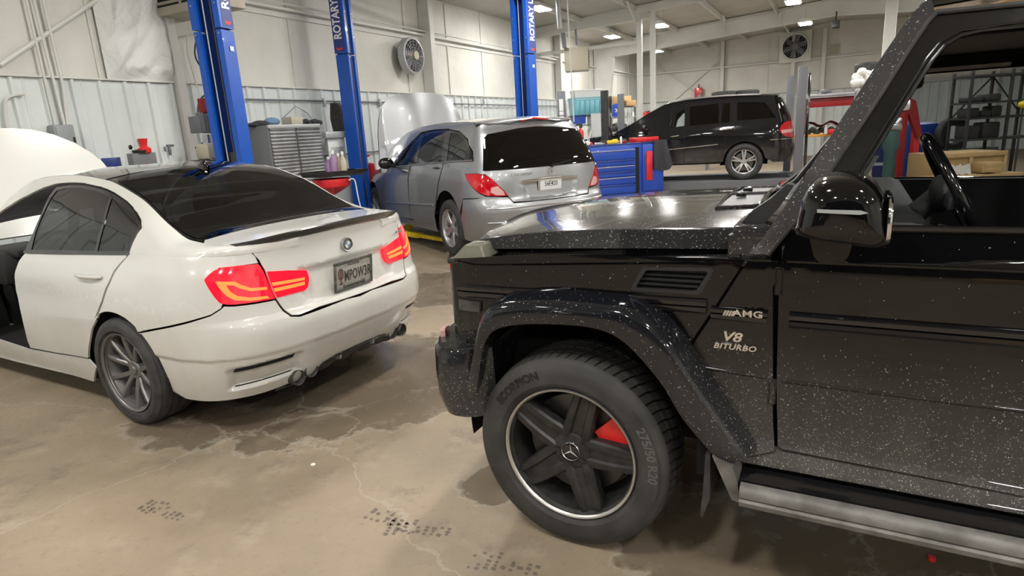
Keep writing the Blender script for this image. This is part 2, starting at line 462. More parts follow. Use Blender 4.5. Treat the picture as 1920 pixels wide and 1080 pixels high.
MT['rim_g'] = pm('rim_g', (.030, .030, .030), .42, .6, noise=(20, .5, (.09, .087, .08)))
MT['rim_lip'] = pm('rim_lip', (.55, .54, .52), .3, .9)
MT['rim_bmw'] = pm('rim_bmw', (.20, .198, .195), .4, .7, noise=(18, .6, (.17, .16, .145)))
MT['rim_silver'] = pm('rim_silver', (.62, .62, .63), .28, .85, noise=(10, .3, (.35, .33, .3)))
MT['disc'] = pm('disc', (.12, .115, .11), .4, .9)
MT['caliper'] = pm('caliper', (.72, .012, .012), .3, coat=.6)
MT['lamp_red'] = pm('lamp_red', (.45, .004, .012), .08, coat=1.)
MT['lamp_red_lit'] = pm('lamp_red_lit', (.6, .005, .02), .1, coat=1., emit=(1., .012, .03), es=.55)
MT['lamp_bar'] = pm('lamp_bar', (.8, .1, .03), .2, emit=(1., .10, .02), es=1.9)
MT['lamp_clear'] = pm('lamp_clear', (.6, .35, .33), .1, coat=1.)
MT['smoke_lamp'] = pm('smoke_lamp', (.16, .155, .12), .12, coat=1., noise=(40, .3, (.1, .1, .09)))
MT['plate'] = pm('plate', (.42, .41, .38), .5, noise=(60, .6, (.2, .19, .17)))
MT['plate_white'] = pm('plate_white', (.72, .75, .78), .45)
MT['plate_ink'] = pm('plate_ink', (.045, .04, .04), .6)
MT['plate_red'] = pm('plate_red', (.10, .03, .03), .6)
MT['plate_frame'] = pm('plate_frame', (.05, .05, .048), .5, noise=(40, .8, (.16, .15, .13)))
MT['alu_dirty'] = pm('alu_dirty', (.19, .18, .17), .55, .35, noise=(14, .9, (.075, .068, .06)), bump=(60, .15))
MT['carbon'] = pm('carbon', (.02, .02, .022), .2, coat=.8)
MT['blue_lift'] = pm('blue_lift', (.008, .085, .46), .33, coat=.2, noise=(6, .25, (.01, .05, .26)))
MT['blue_dark'] = pm('blue_dark', (.006, .03, .17), .4)
MT['decal_navy'] = pm('decal_navy', (.03, .05, .22), .4)
MT['decal_white'] = pm('decal_white', (.8, .8, .82), .4)
MT['decal_red'] = pm('decal_red', (.7, .05, .04), .4)
MT['blue_cart'] = pm('blue_cart', (.008, .06, .42), .3, coat=.4)
MT['red_gloss'] = pm('red_gloss', (.60, .015, .02), .3, coat=.5)
MT['red_dark'] = pm('red_dark', (.30, .012, .015), .4)
MT['red_plastic'] = pm('red_plastic', (.75, .03, .03), .4)
MT['maroon'] = pm('maroon', (.12, .01, .015), .7)
MT['yellow'] = pm('yellow', (.85, .62, .02), .45, noise=(20, .5, (.3, .22, .03)))
MT['orange'] = pm('orange', (.75, .36, .06), .6)
MT['steel_grey'] = pm('steel_grey', (.13, .135, .15), .45)
MT['steel_light'] = pm('steel_light', (.42, .43, .44), .4, .3)
MT['cabinet_grey'] = pm('cabinet_grey', (.17, .175, .18), .45)
MT['cabinet_alu'] = pm('cabinet_alu', (.5, .51, .53), .3, .7, noise=(4, .7, (.2, .2, .2)))
MT['beige_heater'] = pm('beige_heater', (.44, .40, .31), .5)
MT['beige_soot'] = pm('beige_soot', (.5, .46, .37), .55, noise=(3, .5, (.28, .25, .2)))
MT['panel_grey'] = pm('panel_grey', (.27, .29, .29), .5)
MT['white_steel'] = pm('white_steel', (.66, .655, .62), .5, noise=(2.5, .35, (.5, .48, .43)))
MT['conduit'] = pm('conduit', (.55, .55, .53), .4, .3)
MT['cardboard'] = pm('cardboard', (.42, .27, .12), .8)
MT['wood'] = pm('wood', (.50, .34, .16), .7, noise=(6, .5, (.33, .2, .08)))
MT['blue_fluid'] = pm('blue_fluid', (.16, .45, .55), .25, noise=(4, .4, (.25, .52, .6)))
MT['clear_plastic'] = pm('clear_plastic', (.66, .69, .68), .3)
MT['white_plastic'] = pm('white_plastic', (.72, .72, .7), .4)
MT['cloth_dark'] = pm('cloth_dark', (.035, .036, .042), .9, bump=(40, .4))
MT['cloth_blue'] = pm('cloth_blue', (.16, .25, .4), .9, bump=(30, .5))
MT['purple'] = pm('purple', (.28, .16, .3), .4)
MT['green_dark'] = pm('green_dark', (.05, .11, .10), .5)
MT['amber'] = pm('amber', (.30, .24, .12), .3)
MT['bottle_white'] = pm('bottle_white', (.75, .75, .7), .35)
MT['skin_tone'] = pm('skin_tone', (.5, .36, .28), .6)
MT['lamp_emit'] = pm('lamp_emit', (1, 1, 1), .5, emit=(1., .975, .93), es=112.)
MT['bag'] = pm('bag', (.72, .72, .70), .35, bump=(25, .8))
# ---------------------------------------------------------------- the building (local axes: u along the long wall, v into the room)
WA = 1.0880; D_ = np.array([math.cos(WA), math.sin(WA), 0]); N_ = np.array([D_[1], -D_[0], 0])
def BL(u, v, z): return (u, 7.7-v, z)
def onv(q, v):
    P = CAM.plane(q[0], q[1], N_*(v-7.7), N_); return (P @ D_, v, P[2])
def onu(q, u):
    P = CAM.plane(q[0], q[1], D_*u, D_); return (u, P @ N_+7.7, P[2])
def BW(u, v, z):
    P = D_*u+N_*(v-7.7); return Vector((P[0], P[1], z))
def struct(name, mb, mat, smooth=None):
    o = mb.build(name, mat, None, smooth=smooth); o.rotation_euler = (0, 0, WA); o['kind'] = 'structure'; return o
def bthing(name, label, cat, u, v, z, rz=0., group=None):
    w = BW(u, v, z); return thing(name, label, cat, w, WA+rz, group)
U0, U1, VW, RZ, EZ = -9., 27.5, 15., 7.5, 4.36
def roofz(v): return EZ+.065*min(v, VW-v)

# floor material
def floor_mat():
    m, nt, b = new_mat('floor_concrete'); L = nt.links; N = nt.nodes
    tc = N.new('ShaderNodeTexCoord'); co_ = tc.outputs['Object']
    def noise(sc, det=8, rg=.6, vec=None):
        n = N.new('ShaderNodeTexNoise'); n.inputs['Scale'].default_value = sc; n.inputs['Detail'].default_value = det; n.inputs['Roughness'].default_value = rg
        L.new(vec or co_, n.inputs['Vector']); return n
    def mr(o, a, c, x=0., y=1.):
        r = N.new('ShaderNodeMapRange'); r.inputs[1].default_value = a; r.inputs[2].default_value = c; r.inputs[3].default_value = x; r.inputs[4].default_value = y
        r.interpolation_type = 'SMOOTHSTEP'; L.new(o, r.inputs[0]); return r.outputs[0]
    def mix(f, a, c):
        x = N.new('ShaderNodeMix'); x.data_type = 'RGBA'; L.new(f, x.inputs[0])
        for s_, k in ((a, 6), (c, 7)):
            if isinstance(s_, tuple): x.inputs[k].default_value = (*s_, 1)
            else: L.new(s_, x.inputs[k])
        return x.outputs[2]
    def math_(op, a, c, cl=False):
        x = N.new('ShaderNodeMath'); x.operation = op; x.use_clamp = cl
        for s_, k in ((a, 0), (c, 1)):
            if isinstance(s_, (int, float)): x.inputs[k].default_value = s_
            else: L.new(s_, x.inputs[k])
        return x.outputs[0]
    n1 = noise(.9); n2 = noise(4.5); n3 = noise(28, 5); n4 = noise(2.2, 9, .75)
    c = mix(mr(n1.outputs[0], .35, .68), (.285, .225, .155), (.215, .172, .122))
    c = mix(mr(n2.outputs[0], .5, .72, 0, .55), c, (.36, .30, .22))
    c = mix(mr(n4.outputs[0], .53, .66, 0, .6), c, (.135, .11, .082))
    c = mix(mr(n3.outputs[0], .55, .75, 0, .35), c, (.12, .10, .08))
    # wet places, under the sedan's tail with its shadow painted in too: blobs (x, y, rx, ry) with a ragged rim
    wet = None; rim = None
    blobs = [(-1.0, 4.0, 1.5, .85, .40), (.05, 2.62, .38, .20, .2), (1.35, 2.5, 1.1, .75, .45), (2.3, 2.0, 1.2, .5, .3), (-.5, 6.6, 1.6, .8, .2), (3.2, 10.5, 2.6, 1.2, .1)]
    nn = noise(3.2, 7, .65)
    for (x, y, rx, ry, rot) in blobs:
        mp = N.new('ShaderNodeMapping'); mp.vector_type = 'TEXTURE'; mp.inputs['Location'].default_value = (x, y, 0); mp.inputs['Rotation'].default_value = (0, 0, rot)
        mp.inputs['Scale'].default_value = (rx, ry, 1); L.new(co_, mp.inputs[0])
        ln = N.new('ShaderNodeVectorMath'); ln.operation = 'LENGTH'; L.new(mp.outputs[0], ln.inputs[0])
        d = math_('ADD', ln.outputs['Value'], math_('MULTIPLY', nn.outputs[0], 1.0))
        w = mr(d, 1.50, 1.38); wet = w if wet is None else math_('MAXIMUM', wet, w)
        e = math_('MULTIPLY', mr(d, 1.43, 1.46), mr(d, 1.50, 1.465)); rim = e if rim is None else math_('MAXIMUM', rim, e)
    c = mix(math_('MULTIPLY', wet, .55), c, (.085, .068, .048))
    c = mix(math_('MULTIPLY', rim, .35), c, (.42, .38, .32))
    # cracks
    vo = N.new('ShaderNodeTexVoronoi'); vo.feature = 'DISTANCE_TO_EDGE'; vo.inputs['Scale'].default_value = .42
    nw = noise(2.5, 5); va = N.new('ShaderNodeVectorMath'); va.operation = 'MULTIPLY_ADD'; va.inputs[1].default_value = (.5, .5, 0)
    L.new(nw.outputs['Color'], va.inputs[0]); L.new(co_, va.inputs[2]); L.new(va.outputs[0], vo.inputs['Vector'])
    c = mix(mr(vo.outputs['Distance'], .004, .0015, 0, .5), c, (.36, .32, .26))
    L.new(c, b.inputs['Base Color'])
    r = math_('SUBTRACT', mr(n2.outputs[0], .3, .7, .50, .68), math_('MULTIPLY', wet, .36)); L.new(r, b.inputs['Roughness'])
    bp = N.new('ShaderNodeBump'); bp.inputs['Strength'].default_value = .25; bp.inputs['Distance'].default_value = .012
    L.new(math_('MULTIPLY', n3.outputs[0], math_('SUBTRACT', 1., math_('MULTIPLY', wet, .8))), bp.inputs['Height']); L.new(bp.outputs[0], b.inputs['Normal'])
    return m
MT['floor'] = floor_mat()

def wall_mat(name, col, dark, wr=.5, seams=True):
    """white faced insulation: soft wrinkles, stains, darker joints between blankets"""
    m, nt, b = new_mat(name); L = nt.links; N = nt.nodes
    tc = N.new('ShaderNodeTexCoord')
    n = N.new('ShaderNodeTexNoise'); n.inputs['Scale'].default_value = 1.1; n.inputs['Detail'].default_value = 8; L.new(tc.outputs['Object'], n.inputs['Vector'])
    r = N.new('ShaderNodeMapRange'); r.inputs[1].default_value = .42; r.inputs[2].default_value = .75; r.inputs[4].default_value = .55; L.new(n.outputs[0], r.inputs[0])
    x = N.new('ShaderNodeMix'); x.data_type = 'RGBA'; x.inputs[6].default_value = (*col, 1); x.inputs[7].default_value = (*dark, 1); L.new(r.outputs[0], x.inputs[0])
    out = x.outputs[2]
    L.new(out, b.inputs['Base Color']); b.inputs['Roughness'].default_value = .55
    n2 = N.new('ShaderNodeTexNoise'); n2.inputs['Scale'].default_value = 3.; n2.inputs['Detail'].default_value = 4; n2.inputs['Distortion'].default_value = 1.2
    L.new(tc.outputs['Object'], n2.inputs['Vector'])
    bp = N.new('ShaderNodeBump'); bp.inputs['Strength'].default_value = wr; bp.inputs['Distance'].default_value = .05; L.new(n2.outputs[0], bp.inputs['Height']); L.new(bp.outputs[0], b.inputs['Normal'])
    return m
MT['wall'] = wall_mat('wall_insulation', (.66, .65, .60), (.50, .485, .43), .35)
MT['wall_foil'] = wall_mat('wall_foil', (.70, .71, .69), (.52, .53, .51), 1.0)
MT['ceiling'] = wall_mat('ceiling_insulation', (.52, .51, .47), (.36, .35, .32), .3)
MT['sheet'] = pm('sheet', (.66, .70, .69), .38, noise=(2, .45, (.50, .54, .53)), coat=.15)
MT['door_beige'] = pm('door_beige', (.60, .54, .43), .5, noise=(2, .4, (.42, .37, .3)))

mb = MB(); mb.box((9.25, .2, -.05), (U1-U0+.6, VW+.6, .1)); struct('floor', mb, MT['floor'])
bpy.data.objects['floor'].rotation_euler = (0, 0, 0)
# keep the floor's texture space in world axes: rebuild it rotated
_o = bpy.data.objects['floor']
_R = Matrix.Rotation(WA, 4, 'Z'); _o.data.transform(_R)

def corr(mb, ulen, z0, z1, place, pitch=.30, dep=.034):
    n = int(ulen/pitch)
    prof = []
    for i in range(n+1):
        a = i*pitch
        prof += [(a, 0), (a+.06, 0), (a+.075, dep), (a+.105, dep), (a+.12, 0), (a+.19, 0), (a+.197, .006), (a+.213, .006), (a+.22, 0)]
    prof = [p for p in prof if p[0] <= ulen]+[(ulen, 0)]
    V = []; F = []
    for a, d in prof:
        V += [place(a, d, z0), place(a, d, z1)]
    for i in range(len(prof)-1): F.append([2*i, 2*i+2, 2*i+3, 2*i+1])
    mb.add(V, F)
# walls
struct('wall_left', MB().box(BL((U0+U1)/2, -.1, 2.25), (U1-U0+.4, .2, 4.6)), MT['wall'])
mb = MB(); corr(mb, U1-U0, 0, 2.44, lambda a, d, z: BL(U0+a, .03+d, z)); struct('trim_1', mb, MT['sheet'])
struct('wall_far', MB().prism([(-.2, 0), (VW+.2, 0), (VW+.2, EZ+.05), (VW/2, EZ+.55), (-.2, EZ+.05)], U1, U1+.2, axis=0, T=Matrix(((1, 0, 0, 0), (0, -1, 0, 7.7), (0, 0, 1, 0), (0, 0, 0, 1)))), MT['wall'])
mb = MB(); corr(mb, VW, 0, 2.44, lambda a, d, z: BL(U1-.03-d, a, z)); struct('trim_2', mb, MT['sheet'])
struct('wall_right', MB().box(BL((U0+U1)/2, VW+.1, 2.25), (U1-U0+.4, .2, 4.6)), MT['wall'])
mb = MB(); corr(mb, U1-U0, 0, 2.44, lambda a, d, z: BL(U0+a, VW-.03-d, z)); struct('trim_3', mb, MT['sheet'])
mb = MB()                                           # back wall with the big bay door open to the night
mb.box(BL(U0-.1, 1.4, 2.5), (.2, 2.8, 5.)).box(BL(U0-.1, VW-1.4, 2.5), (.2, 2.8, 5.)).box(BL(U0-.1, VW/2, 4.3), (.2, VW-5.6, 1.4)); struct('wall_back', mb, MT['wall'])
# ceiling, two slopes
mb = MB(); t = .12
mb.prism([(-.2, EZ), (VW/2, EZ+.065*VW/2), (VW+.2, EZ), (VW+.2, EZ+t), (VW/2, EZ+.065*VW/2+t), (-.2, EZ+t)], U0-.2, U1+.2, axis=0, T=Matrix(((1, 0, 0, 0), (0, -1, 0, 7.7), (0, 0, 1, 0), (0, 0, 0, 1))))
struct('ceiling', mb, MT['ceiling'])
tn = [4]
def trim(mb, mat, smooth=None):
    o = struct('trim_%d' % tn[0], mb, mat, smooth); tn[0] += 1; return o
# blanket joints on the long wall (raised battens) and horizontal girts with their pipes
for u in np.arange(-7.6, 27, 1.53):
    trim(MB().box(BL(u, .012, 3.4), (.03, .024, 1.9)), MT['white_steel'])
for vv in (3.6, 9.3, 11.2, 5.2): trim(MB().box(BL(U1-.012, vv, 3.5), (.024, .03, 2.0)), MT['white_steel'])
trim(MB().box(BL(9.3, .07, 3.60), (36.4, .10, .045), .008).box(BL(9.3, .015, 3.55), (36.4, .02, .12)), MT['white_steel'])
trim(MB().box(BL(U1-.09, VW/2, 3.60), (.16, VW-.1, .06), .008), MT['white_steel'])
trim(MB().box(BL(U1-.09, VW/2, 2.46), (.12, VW-.1, .03), .004), MT['white_steel'])
trim(MB().box(BL(9.3, .05, 2.455), (36.4, .05, .02), .004), MT['white_steel'])
# gable posts on the far wall
for v in (3.5, 6.1, 7.15, 9.9, 12.5): trim(MB().box(BL(U1-.12, v, 2.3), (.2, .14, 4.7), .01), MT['white_steel'])
# diagonal braces
def brace(P, Q, w=.03):
    trim(MB().cyl(BL(*P), BL(*Q), w, 8), MT['white_steel'])
brace((U1-.06, .5, 4.2), (U1-.06, 3.4, 2.0)); brace((U1-.06, 3.4, 3.9), (U1-.06, .6, 1.7))
brace(onv((0, 122), .06), onv((182, 0), .06), .025)
# rigid frames: tapered column and rafters
def rigid(u, full=True):
    mb = MB()
    def pl(poly, w, du): mb.prism([(7.7-p[0], p[1]) for p in poly], u+du-w/2, u+du+w/2, axis=0)
    web = [(.05, 0), (.30, 0), (.72, 3.88), (.05, 4.3)]
    pl(web, .012, 0)
    pl([(.30, 0), (.72, 3.88), (.735, 3.88), (.315, 0)], .2, 0); pl([(.03, 0), (.05, 0), (.05, 4.3), (.03, 4.3)], .2, 0)
    r = roofz
    pl([(.05, 4.3), (.72, 3.88), (VW/2, r(VW/2)-.5), (VW/2, r(VW/2)-.04), (.72, r(.72)-.04)], .012, 0)
    pl([(.72, 3.87), (VW/2, r(VW/2)-.51), (VW/2, r(VW/2)-.49), (.72, 3.89)], .2, 0)
    pl([(.05, 4.28), (VW/2, r(VW/2)-.06), (VW/2, r(VW/2)-.03), (.05, 4.31)], .2, 0)
    pl([(VW-.05, 4.3), (VW-.72, 3.88), (VW/2, r(VW/2)-.5), (VW/2, r(VW/2)-.04), (VW-.72, r(.72)-.04)], .012, 0)
    pl([(VW-.72, 3.87), (VW/2, r(VW/2)-.51), (VW/2, r(VW/2)-.49), (VW-.72, 3.89)], .2, 0)
    pl([(VW-.3, 0), (VW-.72, 3.88), (VW-.735, 3.88), (VW-.315, 0)], .2, 0); pl([(VW-.3, 0), (VW-.05, 0), (VW-.05, 4.3), (VW-.72, 3.88)], .012, 0)
    trim(mb, MT['white_steel'])
    for v in (2.2, 4.4, 6.0, 9., 11.2):                    # rafter stiffener clips
        trim(MB().box(BL(u-.05, v, roofz(v)-.28), (.09, .02, .42)), MT['white_steel'])
for u in (21.9, 11.3, 5.6, -1., -6.5): rigid(u) if u > 20 else None
# shallow frame at u = 17 carried by two pipe columns
mb = MB(); zt = roofz(1.5)-.02
mb.prism([(7.7-0, EZ-.16), (7.7-VW/2, roofz(VW/2)-.26), (7.7-VW/2, roofz(VW/2)-.02), (7.7-0, EZ-.02)], 16.9, 17.0, axis=0); trim(mb, MT['white_steel'])
mb = MB(); mb.prism([(7.7-0, EZ-.26), (7.7-3.2, roofz(3.2)-.34), (7.7-3.2, roofz(3.2)-.20), (7.7-0, EZ-.14)], 16.95, 17.12, axis=0); trim(mb, MT['white_steel'])
trim(MB().box(BL(17, 1.5, 3.66), (.1, 3.0, .09), .01), MT['white_steel'])
for v in (2.99, 3.34): trim(MB().box(BL(17, v, 2.28), (.13, .13, 4.56), .012), MT['white_steel'])
trim(MB().box(BL(18.37, .12, 2.15), (.16, .2, 4.3), .01), MT['white_steel'])
trim(MB().box(BL(11.35, .14, 2.15), (.16, .26, 4.3), .01), MT['white_steel'])
trim(MB().box(BL(5.6, .07, 2.2), (.12, .12, 4.4), .01), MT['white_steel'])
trim(MB().box(BL(*onu((1668, 60), 19.5)[:2], 2.4), (.2, .26, 4.8), .012), MT['white_steel'])
# purlins
for v in (1.4, 2.9, 4.4, 5.9, 9.1, 10.6, 12.1, 13.6):
    trim(MB().box(BL(9.25, v, roofz(v)-.07), (36.4, .06, .14), .01), MT['white_steel'])
# fly braces near the ridge
for v, u in ((4.4, 21.9), (2.9, 17.0), (2.2, 21.9)):
    brace((u, v, roofz(v)-.4), (u-1.2, v+.1, roofz(v)-.05), .03)
# crumpled foil patch on the long wall
Pa = onv((170, 0), .03); Pb = onv((335, 150), .03)
mb = MB(); nu, nz = 110, 80; G_ = []
u0, u1, z0, z1 = Pa[0], Pb[0], 2.46, 4.3
r2 = random.Random(3)
ph = [(r2.uniform(-9, 9), r2.uniform(-7, 9), r2.uniform(0, 6)) for _ in range(6)]
for i in range(nu+1):
    row = []
    for j in range(nz+1):
        a, b_ = i/nu, j/nz; x = u0+(u1-u0)*a; z = z0+(z1-z0)*b_
        h = sum(abs(math.sin(k1*x*1.3+k2*z*1.2+p+1.1*math.sin(3*x+k1))) for k1, k2, p in ph)/6
        e = min(a, 1-a, b_*2, 1.)*6; row.append(BL(x, .03+.13*h*min(1, e)+.01, z))
    G_.append(row)
mb.grid(G_); trim(mb, MT['wall_foil'], 60)

# ---------------------------------------------------------------- high bay lamps (the only lights)
def lamp(u, v, z, label, group=None, rz=0.):
    t = bthing('high_bay_light', label, 'ceiling light', u, v, z, rz, group)
    mb = MB(); mb.prism([(-.18, 0), (.18, 0), (.12, .09), (-.12, .09)], -.34, .34, axis=0, T=Matrix(((0, 1, 0, 0), (1, 0, 0, 0), (0, 0, 1, 0), (0, 0, 0, 1))) @ Matrix(((0, 1, 0, 0), (1, 0, 0, 0), (0, 0, 1, 0), (0, 0, 0, 1))))
    mb.build('housing', MT['white_steel'], t, smooth=None)
    MB().box((0, 0, -.008), (.62, .30, .015), .004).build('lens', MT['lamp_emit'], t, smooth=None)
    for q in (-.22, .22): MB().cyl((q, 0, .09), (q, 0, max(.12, roofz(v)-z)), .006, 6).build('hanger', MT['conduit'], t)
    return t
for (px, zz, lb) in (((1012, 16), 4.22, 'bright ceiling lamp just right of the right blue lift column'),
                     ((1148, 69), 4.22, 'flat glowing ceiling lamp left of the twin white columns'),
                     ((1238, 48), 4.15, 'glowing ceiling lamp just right of the twin white columns, upper one'),
                     ((1232, 96), 4.12, 'small glowing lamp behind the twin white columns, lower one'),
                     ((1510, 44), 4.10, 'small glowing lamp above the round wall fan on the far wall'),
                     ((1487, 4), 4.25, 'bright lamp at the top edge above the far wall fan')):
    P = CAM.atz(*px, zz); lamp(P @ D_, P @ N_+7.7, zz, lb)
for u in (-5, -.3, 4.6, 9.6):
    for v in (2.6, 6.2, 9.6, 13.):
        if u > 4 and v < 3: v = 3.4
        lamp(u, v, 4.3, 'glowing ceiling lamp in the rows above the cars', 'ceiling lamps above the front bays')
for u, v in ((14.5, 10.), (19.5, 10.5), (14., 6.)): lamp(u, v, 4.3, 'glowing ceiling lamp over the right half of the shop', 'ceiling lamps over the right half')

# world: barely any light, the hall is closed
w = bpy.data.worlds.new('world'); SC.world = w; w.use_nodes = True
w.node_tree.nodes['Background'].inputs[0].default_value = (.8, .85, .9, 1); w.node_tree.nodes['Background'].inputs[1].default_value = .01
SC.view_settings.view_transform = 'Standard'; SC.view_settings.look = 'None'; SC.view_settings.gamma = 1; SC.view_settings.exposure = .68
SC.view_settings.use_curve_mapping = False
# ---------------------------------------------------------------- wheels (built in car axes, axle along y, sd=+1 for the left side)
def spoke_mesh(mb, a0, a1, r0, r1, w0, w1, y0, y1, th, groove=0.):
    """bar from radius r0 at angle a0 to radius r1 at angle a1, face at y0 -> y1, thickness th inwards"""
    P0 = np.array([r0*math.cos(a0), r0*math.sin(a0)]); P1 = np.array([r1*math.cos(a1), r1*math.sin(a1)])
    d = (P1-P0)/np.linalg.norm(P1-P0); t = np.array([-d[1], d[0]]); rows = []
    for k in range(7):
        f = k/6; c = P0*(1-f)+P1*f; w = w0*(1-f)+w1*f; y = y0*(1-f)+y1*f+.008*math.sin(PI*f)
        if groove: prof = [(-.5, -th), (-.5, -.012), (-.44, -.002), (-.36, 0), (-.22, 0), (-.16, -groove), (.16, -groove), (.22, 0), (.36, 0), (.44, -.002), (.5, -.012), (.5, -th)]
        else: prof = [(-.5, -th), (-.5, -.008), (-.32, 0), (.32, 0), (.5, -.008), (.5, -th)]
        rows.append([(c[0]+t[0]*w*q, y+h, c[1]+t[1]*w*q) for q, h in prof])
    mb.grid(rows); return mb
def wheel(parent, c, sd, R, W, rr, mats, style, a0=0., yo=None, name='wheel', dish=.02, tread='fine', cap=None, caliper=None, nt=96, steer=0.):
    """c = centre of the outer tyre face in car axes"""
    tmat, rmat, lipm = mats
    w = bpy.data.objects.new(name, None); COL.objects.link(w); w.empty_display_size = .1; w.parent = parent
    w.location = c; w.rotation_euler = (0, 0, steer + (0 if sd > 0 else PI))
    # local: outer face at y=0 looking +y, inwards -y
    rl = rr+.012
    mb = MB(); sw = R-rl
    side = [(rl-.004, -.028), (rl+.004, -.012), (rl+.016, -.004), (rl+sw*.18, .002), (rl+sw*.42, .004), (rl+sw*.62, .002), (rl+sw*.66, -.001), (rl+sw*.80, -.008), (rl+sw*.90, -.016), (R-.008, -.026)]
    if tread == 'fine':
        tr = [(R-.003, -.034), (R, -.045), (R, -W*.3), (R-.008, -W*.305), (R-.008, -W*.335), (R, -W*.34), (R, -W*.48), (R-.008, -W*.485), (R-.008, -W*.515), (R, -W*.52), (R, -W*.66), (R-.008, -W*.665), (R-.008, -W*.695), (R, -W*.70), (R, -W+.045), (R-.006, -W+.03)]
        mb.lathe(side+tr+[(rl+sw*.5, -W), (rl, -W+.02)], nt)
    else:
        mb.lathe(side+[(R-.012, -.034)], nt)
        mb.lathe([(R-.012, -.034), (R-.011, -.05), (R-.011, -W+.05), (R-.014, -W+.03), (rl+sw*.5, -W), (rl, -W+.02)], nt)
        # tread blocks: shoulder lugs that wrap the edge, and chevron blocks across
        nb = 64
        for i in range(nb):
            a = 2*PI*i/nb; da = 2*PI/nb
            def P(r, y, an): return (r*math.cos(an), y, r*math.sin(an))
            def blk(y0, y1, s0, s1, f0=.08, f1=.86, r0=R, r1=R):
                V = []
                for (y, s_, r) in ((y0, s0, r0), (y1, s1, r1)):
                    for f in (f0, f1):
                        V += [P(R-.014, y, a+da*(f+s_)), P(r, y, a+da*(f+s_))]
                mb.add(V, [[0, 2, 3, 1], [4, 5, 7, 6], [1, 3, 7, 5], [0, 1, 5, 4], [2, 6, 7, 3]])
            blk(-.030, -.075, 0., .25, r0=R-.009, r1=R-.001); 
            # lug foot over the shoulder
            V = [P(R-.009, -.030, a+da*.08), P(R-.009, -.030, a+da*.86), P(R-.028, -.019, a+da*.12), P(R-.028, -.019, a+da*.80), P(R-.020, -.036, a+da*.08), P(R-.020, -.036, a+da*.86)]
            mb.add(V, [[0, 1, 3, 2], [0, 2, 4], [1, 5, 3]])
            blk(-.083, -W*.46, .3, .75); blk(-W*.49, -W+.085, .8, 1.2); blk(-W+.075, -W+.028, 1.25, 1.5, r1=R-.008)
    tyre = mb.build('tyre', tmat, w, smooth=38)
    mb = MB()
    # barrel
    mb.lathe([(rr+.010, -.018), (rr+.006, -.030), (rr-.006, -.036), (rr-.012, -.06), (rr-.022, -.10), (rr-.024, -W+.05), (rr+.004, -W+.02), (rr+.010, -W+.02)], nt)
    hy = -dish-.018
    if style == 'five_star':
        for k in range(5):
            a = a0+2*PI*k/5
            spoke_mesh(mb, a, a, .045, rr-.006, .125, .098, hy-.004, -.030, .05, groove=.010)
        mb.lathe([(0, hy), (.062, hy), (.074, hy-.006), (.080, hy-.05)], 40)
        nb_, rb = 5, .060
    elif style == 'y_pairs':
        for k in range(5):
            a = a0+2*PI*k/5
            for s_ in (-1, 1):
                spoke_mesh(mb, a+s_*.10, a+s_*.30, .045, rr-.004, .032, .026, hy-.01, -.028, .035)
        mb.lathe([(0, hy-.004), (.052, hy-.004), (.060, hy-.012), (.066, hy-.05)], 36)
        nb_, rb = 5, .0
    else:   # twin spokes
        for k in range(5):
            a = a0+2*PI*k/5
            for s_ in (-1, 1):
                spoke_mesh(mb, a+s_*.20, a+s_*.15, .05, rr-.004, .036, .042, hy-.006, -.030, .035)
        mb.lathe([(0, hy), (.055, hy), (.062, hy-.006), (.068, hy-.05)], 36)
        nb_, rb = 5, .0
    mb.build('rim', rmat, w, smooth=32)
    MB().lathe([(rr+.010, -.020), (rr+.013, -.012), (rr+.010, -.004), (rr+.004, -.005), (rr-.001, -.014), (rr+.004, -.022)], nt, close=True).build('rim_lip', lipm, w, smooth=60)
    if style == 'five_star':
        for k in range(5):
            a = a0+PI/5+2*PI*k/5; p = (rb*1.02*math.cos(a), 0, rb*1.02*math.sin(a))
            MB().cyl((p[0]*.93, hy-.01, p[2]*.93), (p[0]*.93, hy+.0015, p[2]*.93), .0125, 12).cyl((p[0]*.93, hy+.0015, p[2]*.93), (p[0]*.93, hy+.004, p[2]*.93), .008, 6).build('wheel_bolt', MT['gloss_black'], w)
    if cap:
        m1, m2, rc = cap
        MB().lathe([(0, hy+.006), (rc*.8, hy+.006), (rc, hy+.001), (rc, hy-.01)], 40).build('hub_cap', m1, w)
        if m2:
            mb = MB(); mb.lathe([(rc*.9, hy+.007), (rc*.95, hy+.010), (rc, hy+.007), (rc*.95, hy+.003)], 40, close=True)
            for k in range(3):
                a = PI/2+2*PI*k/3
                tip = (rc*.9*math.cos(a), hy+.008, rc*.9*math.sin(a)); l = (rc*.13*math.cos(a+PI/3), hy+.007, rc*.13*math.sin(a+PI/3)); r_ = (rc*.13*math.cos(a-PI/3), hy+.007, rc*.13*math.sin(a-PI/3)); ce = (0, hy+.011, 0)
                mb.add([tip, l, ce, r_], [[0, 1, 2], [0, 2, 3]])
            mb.build('wheel_badge', m2, w, smooth=20)
    # brake disc
    MB().lathe([(.05, -.115), (rr*.80, -.115), (rr*.80, -.14), (.05, -.14)], 48, close=True).build('brake_disc', MT['disc'], w)
    MB().lathe([(0, -.10), (.09, -.10), (.09, -.2), (0, -.2)], 24).lathe([(.0, -W+.04), (rr-.03, -W+.04)], 32).build('hub', MT['dark_hole'], w)
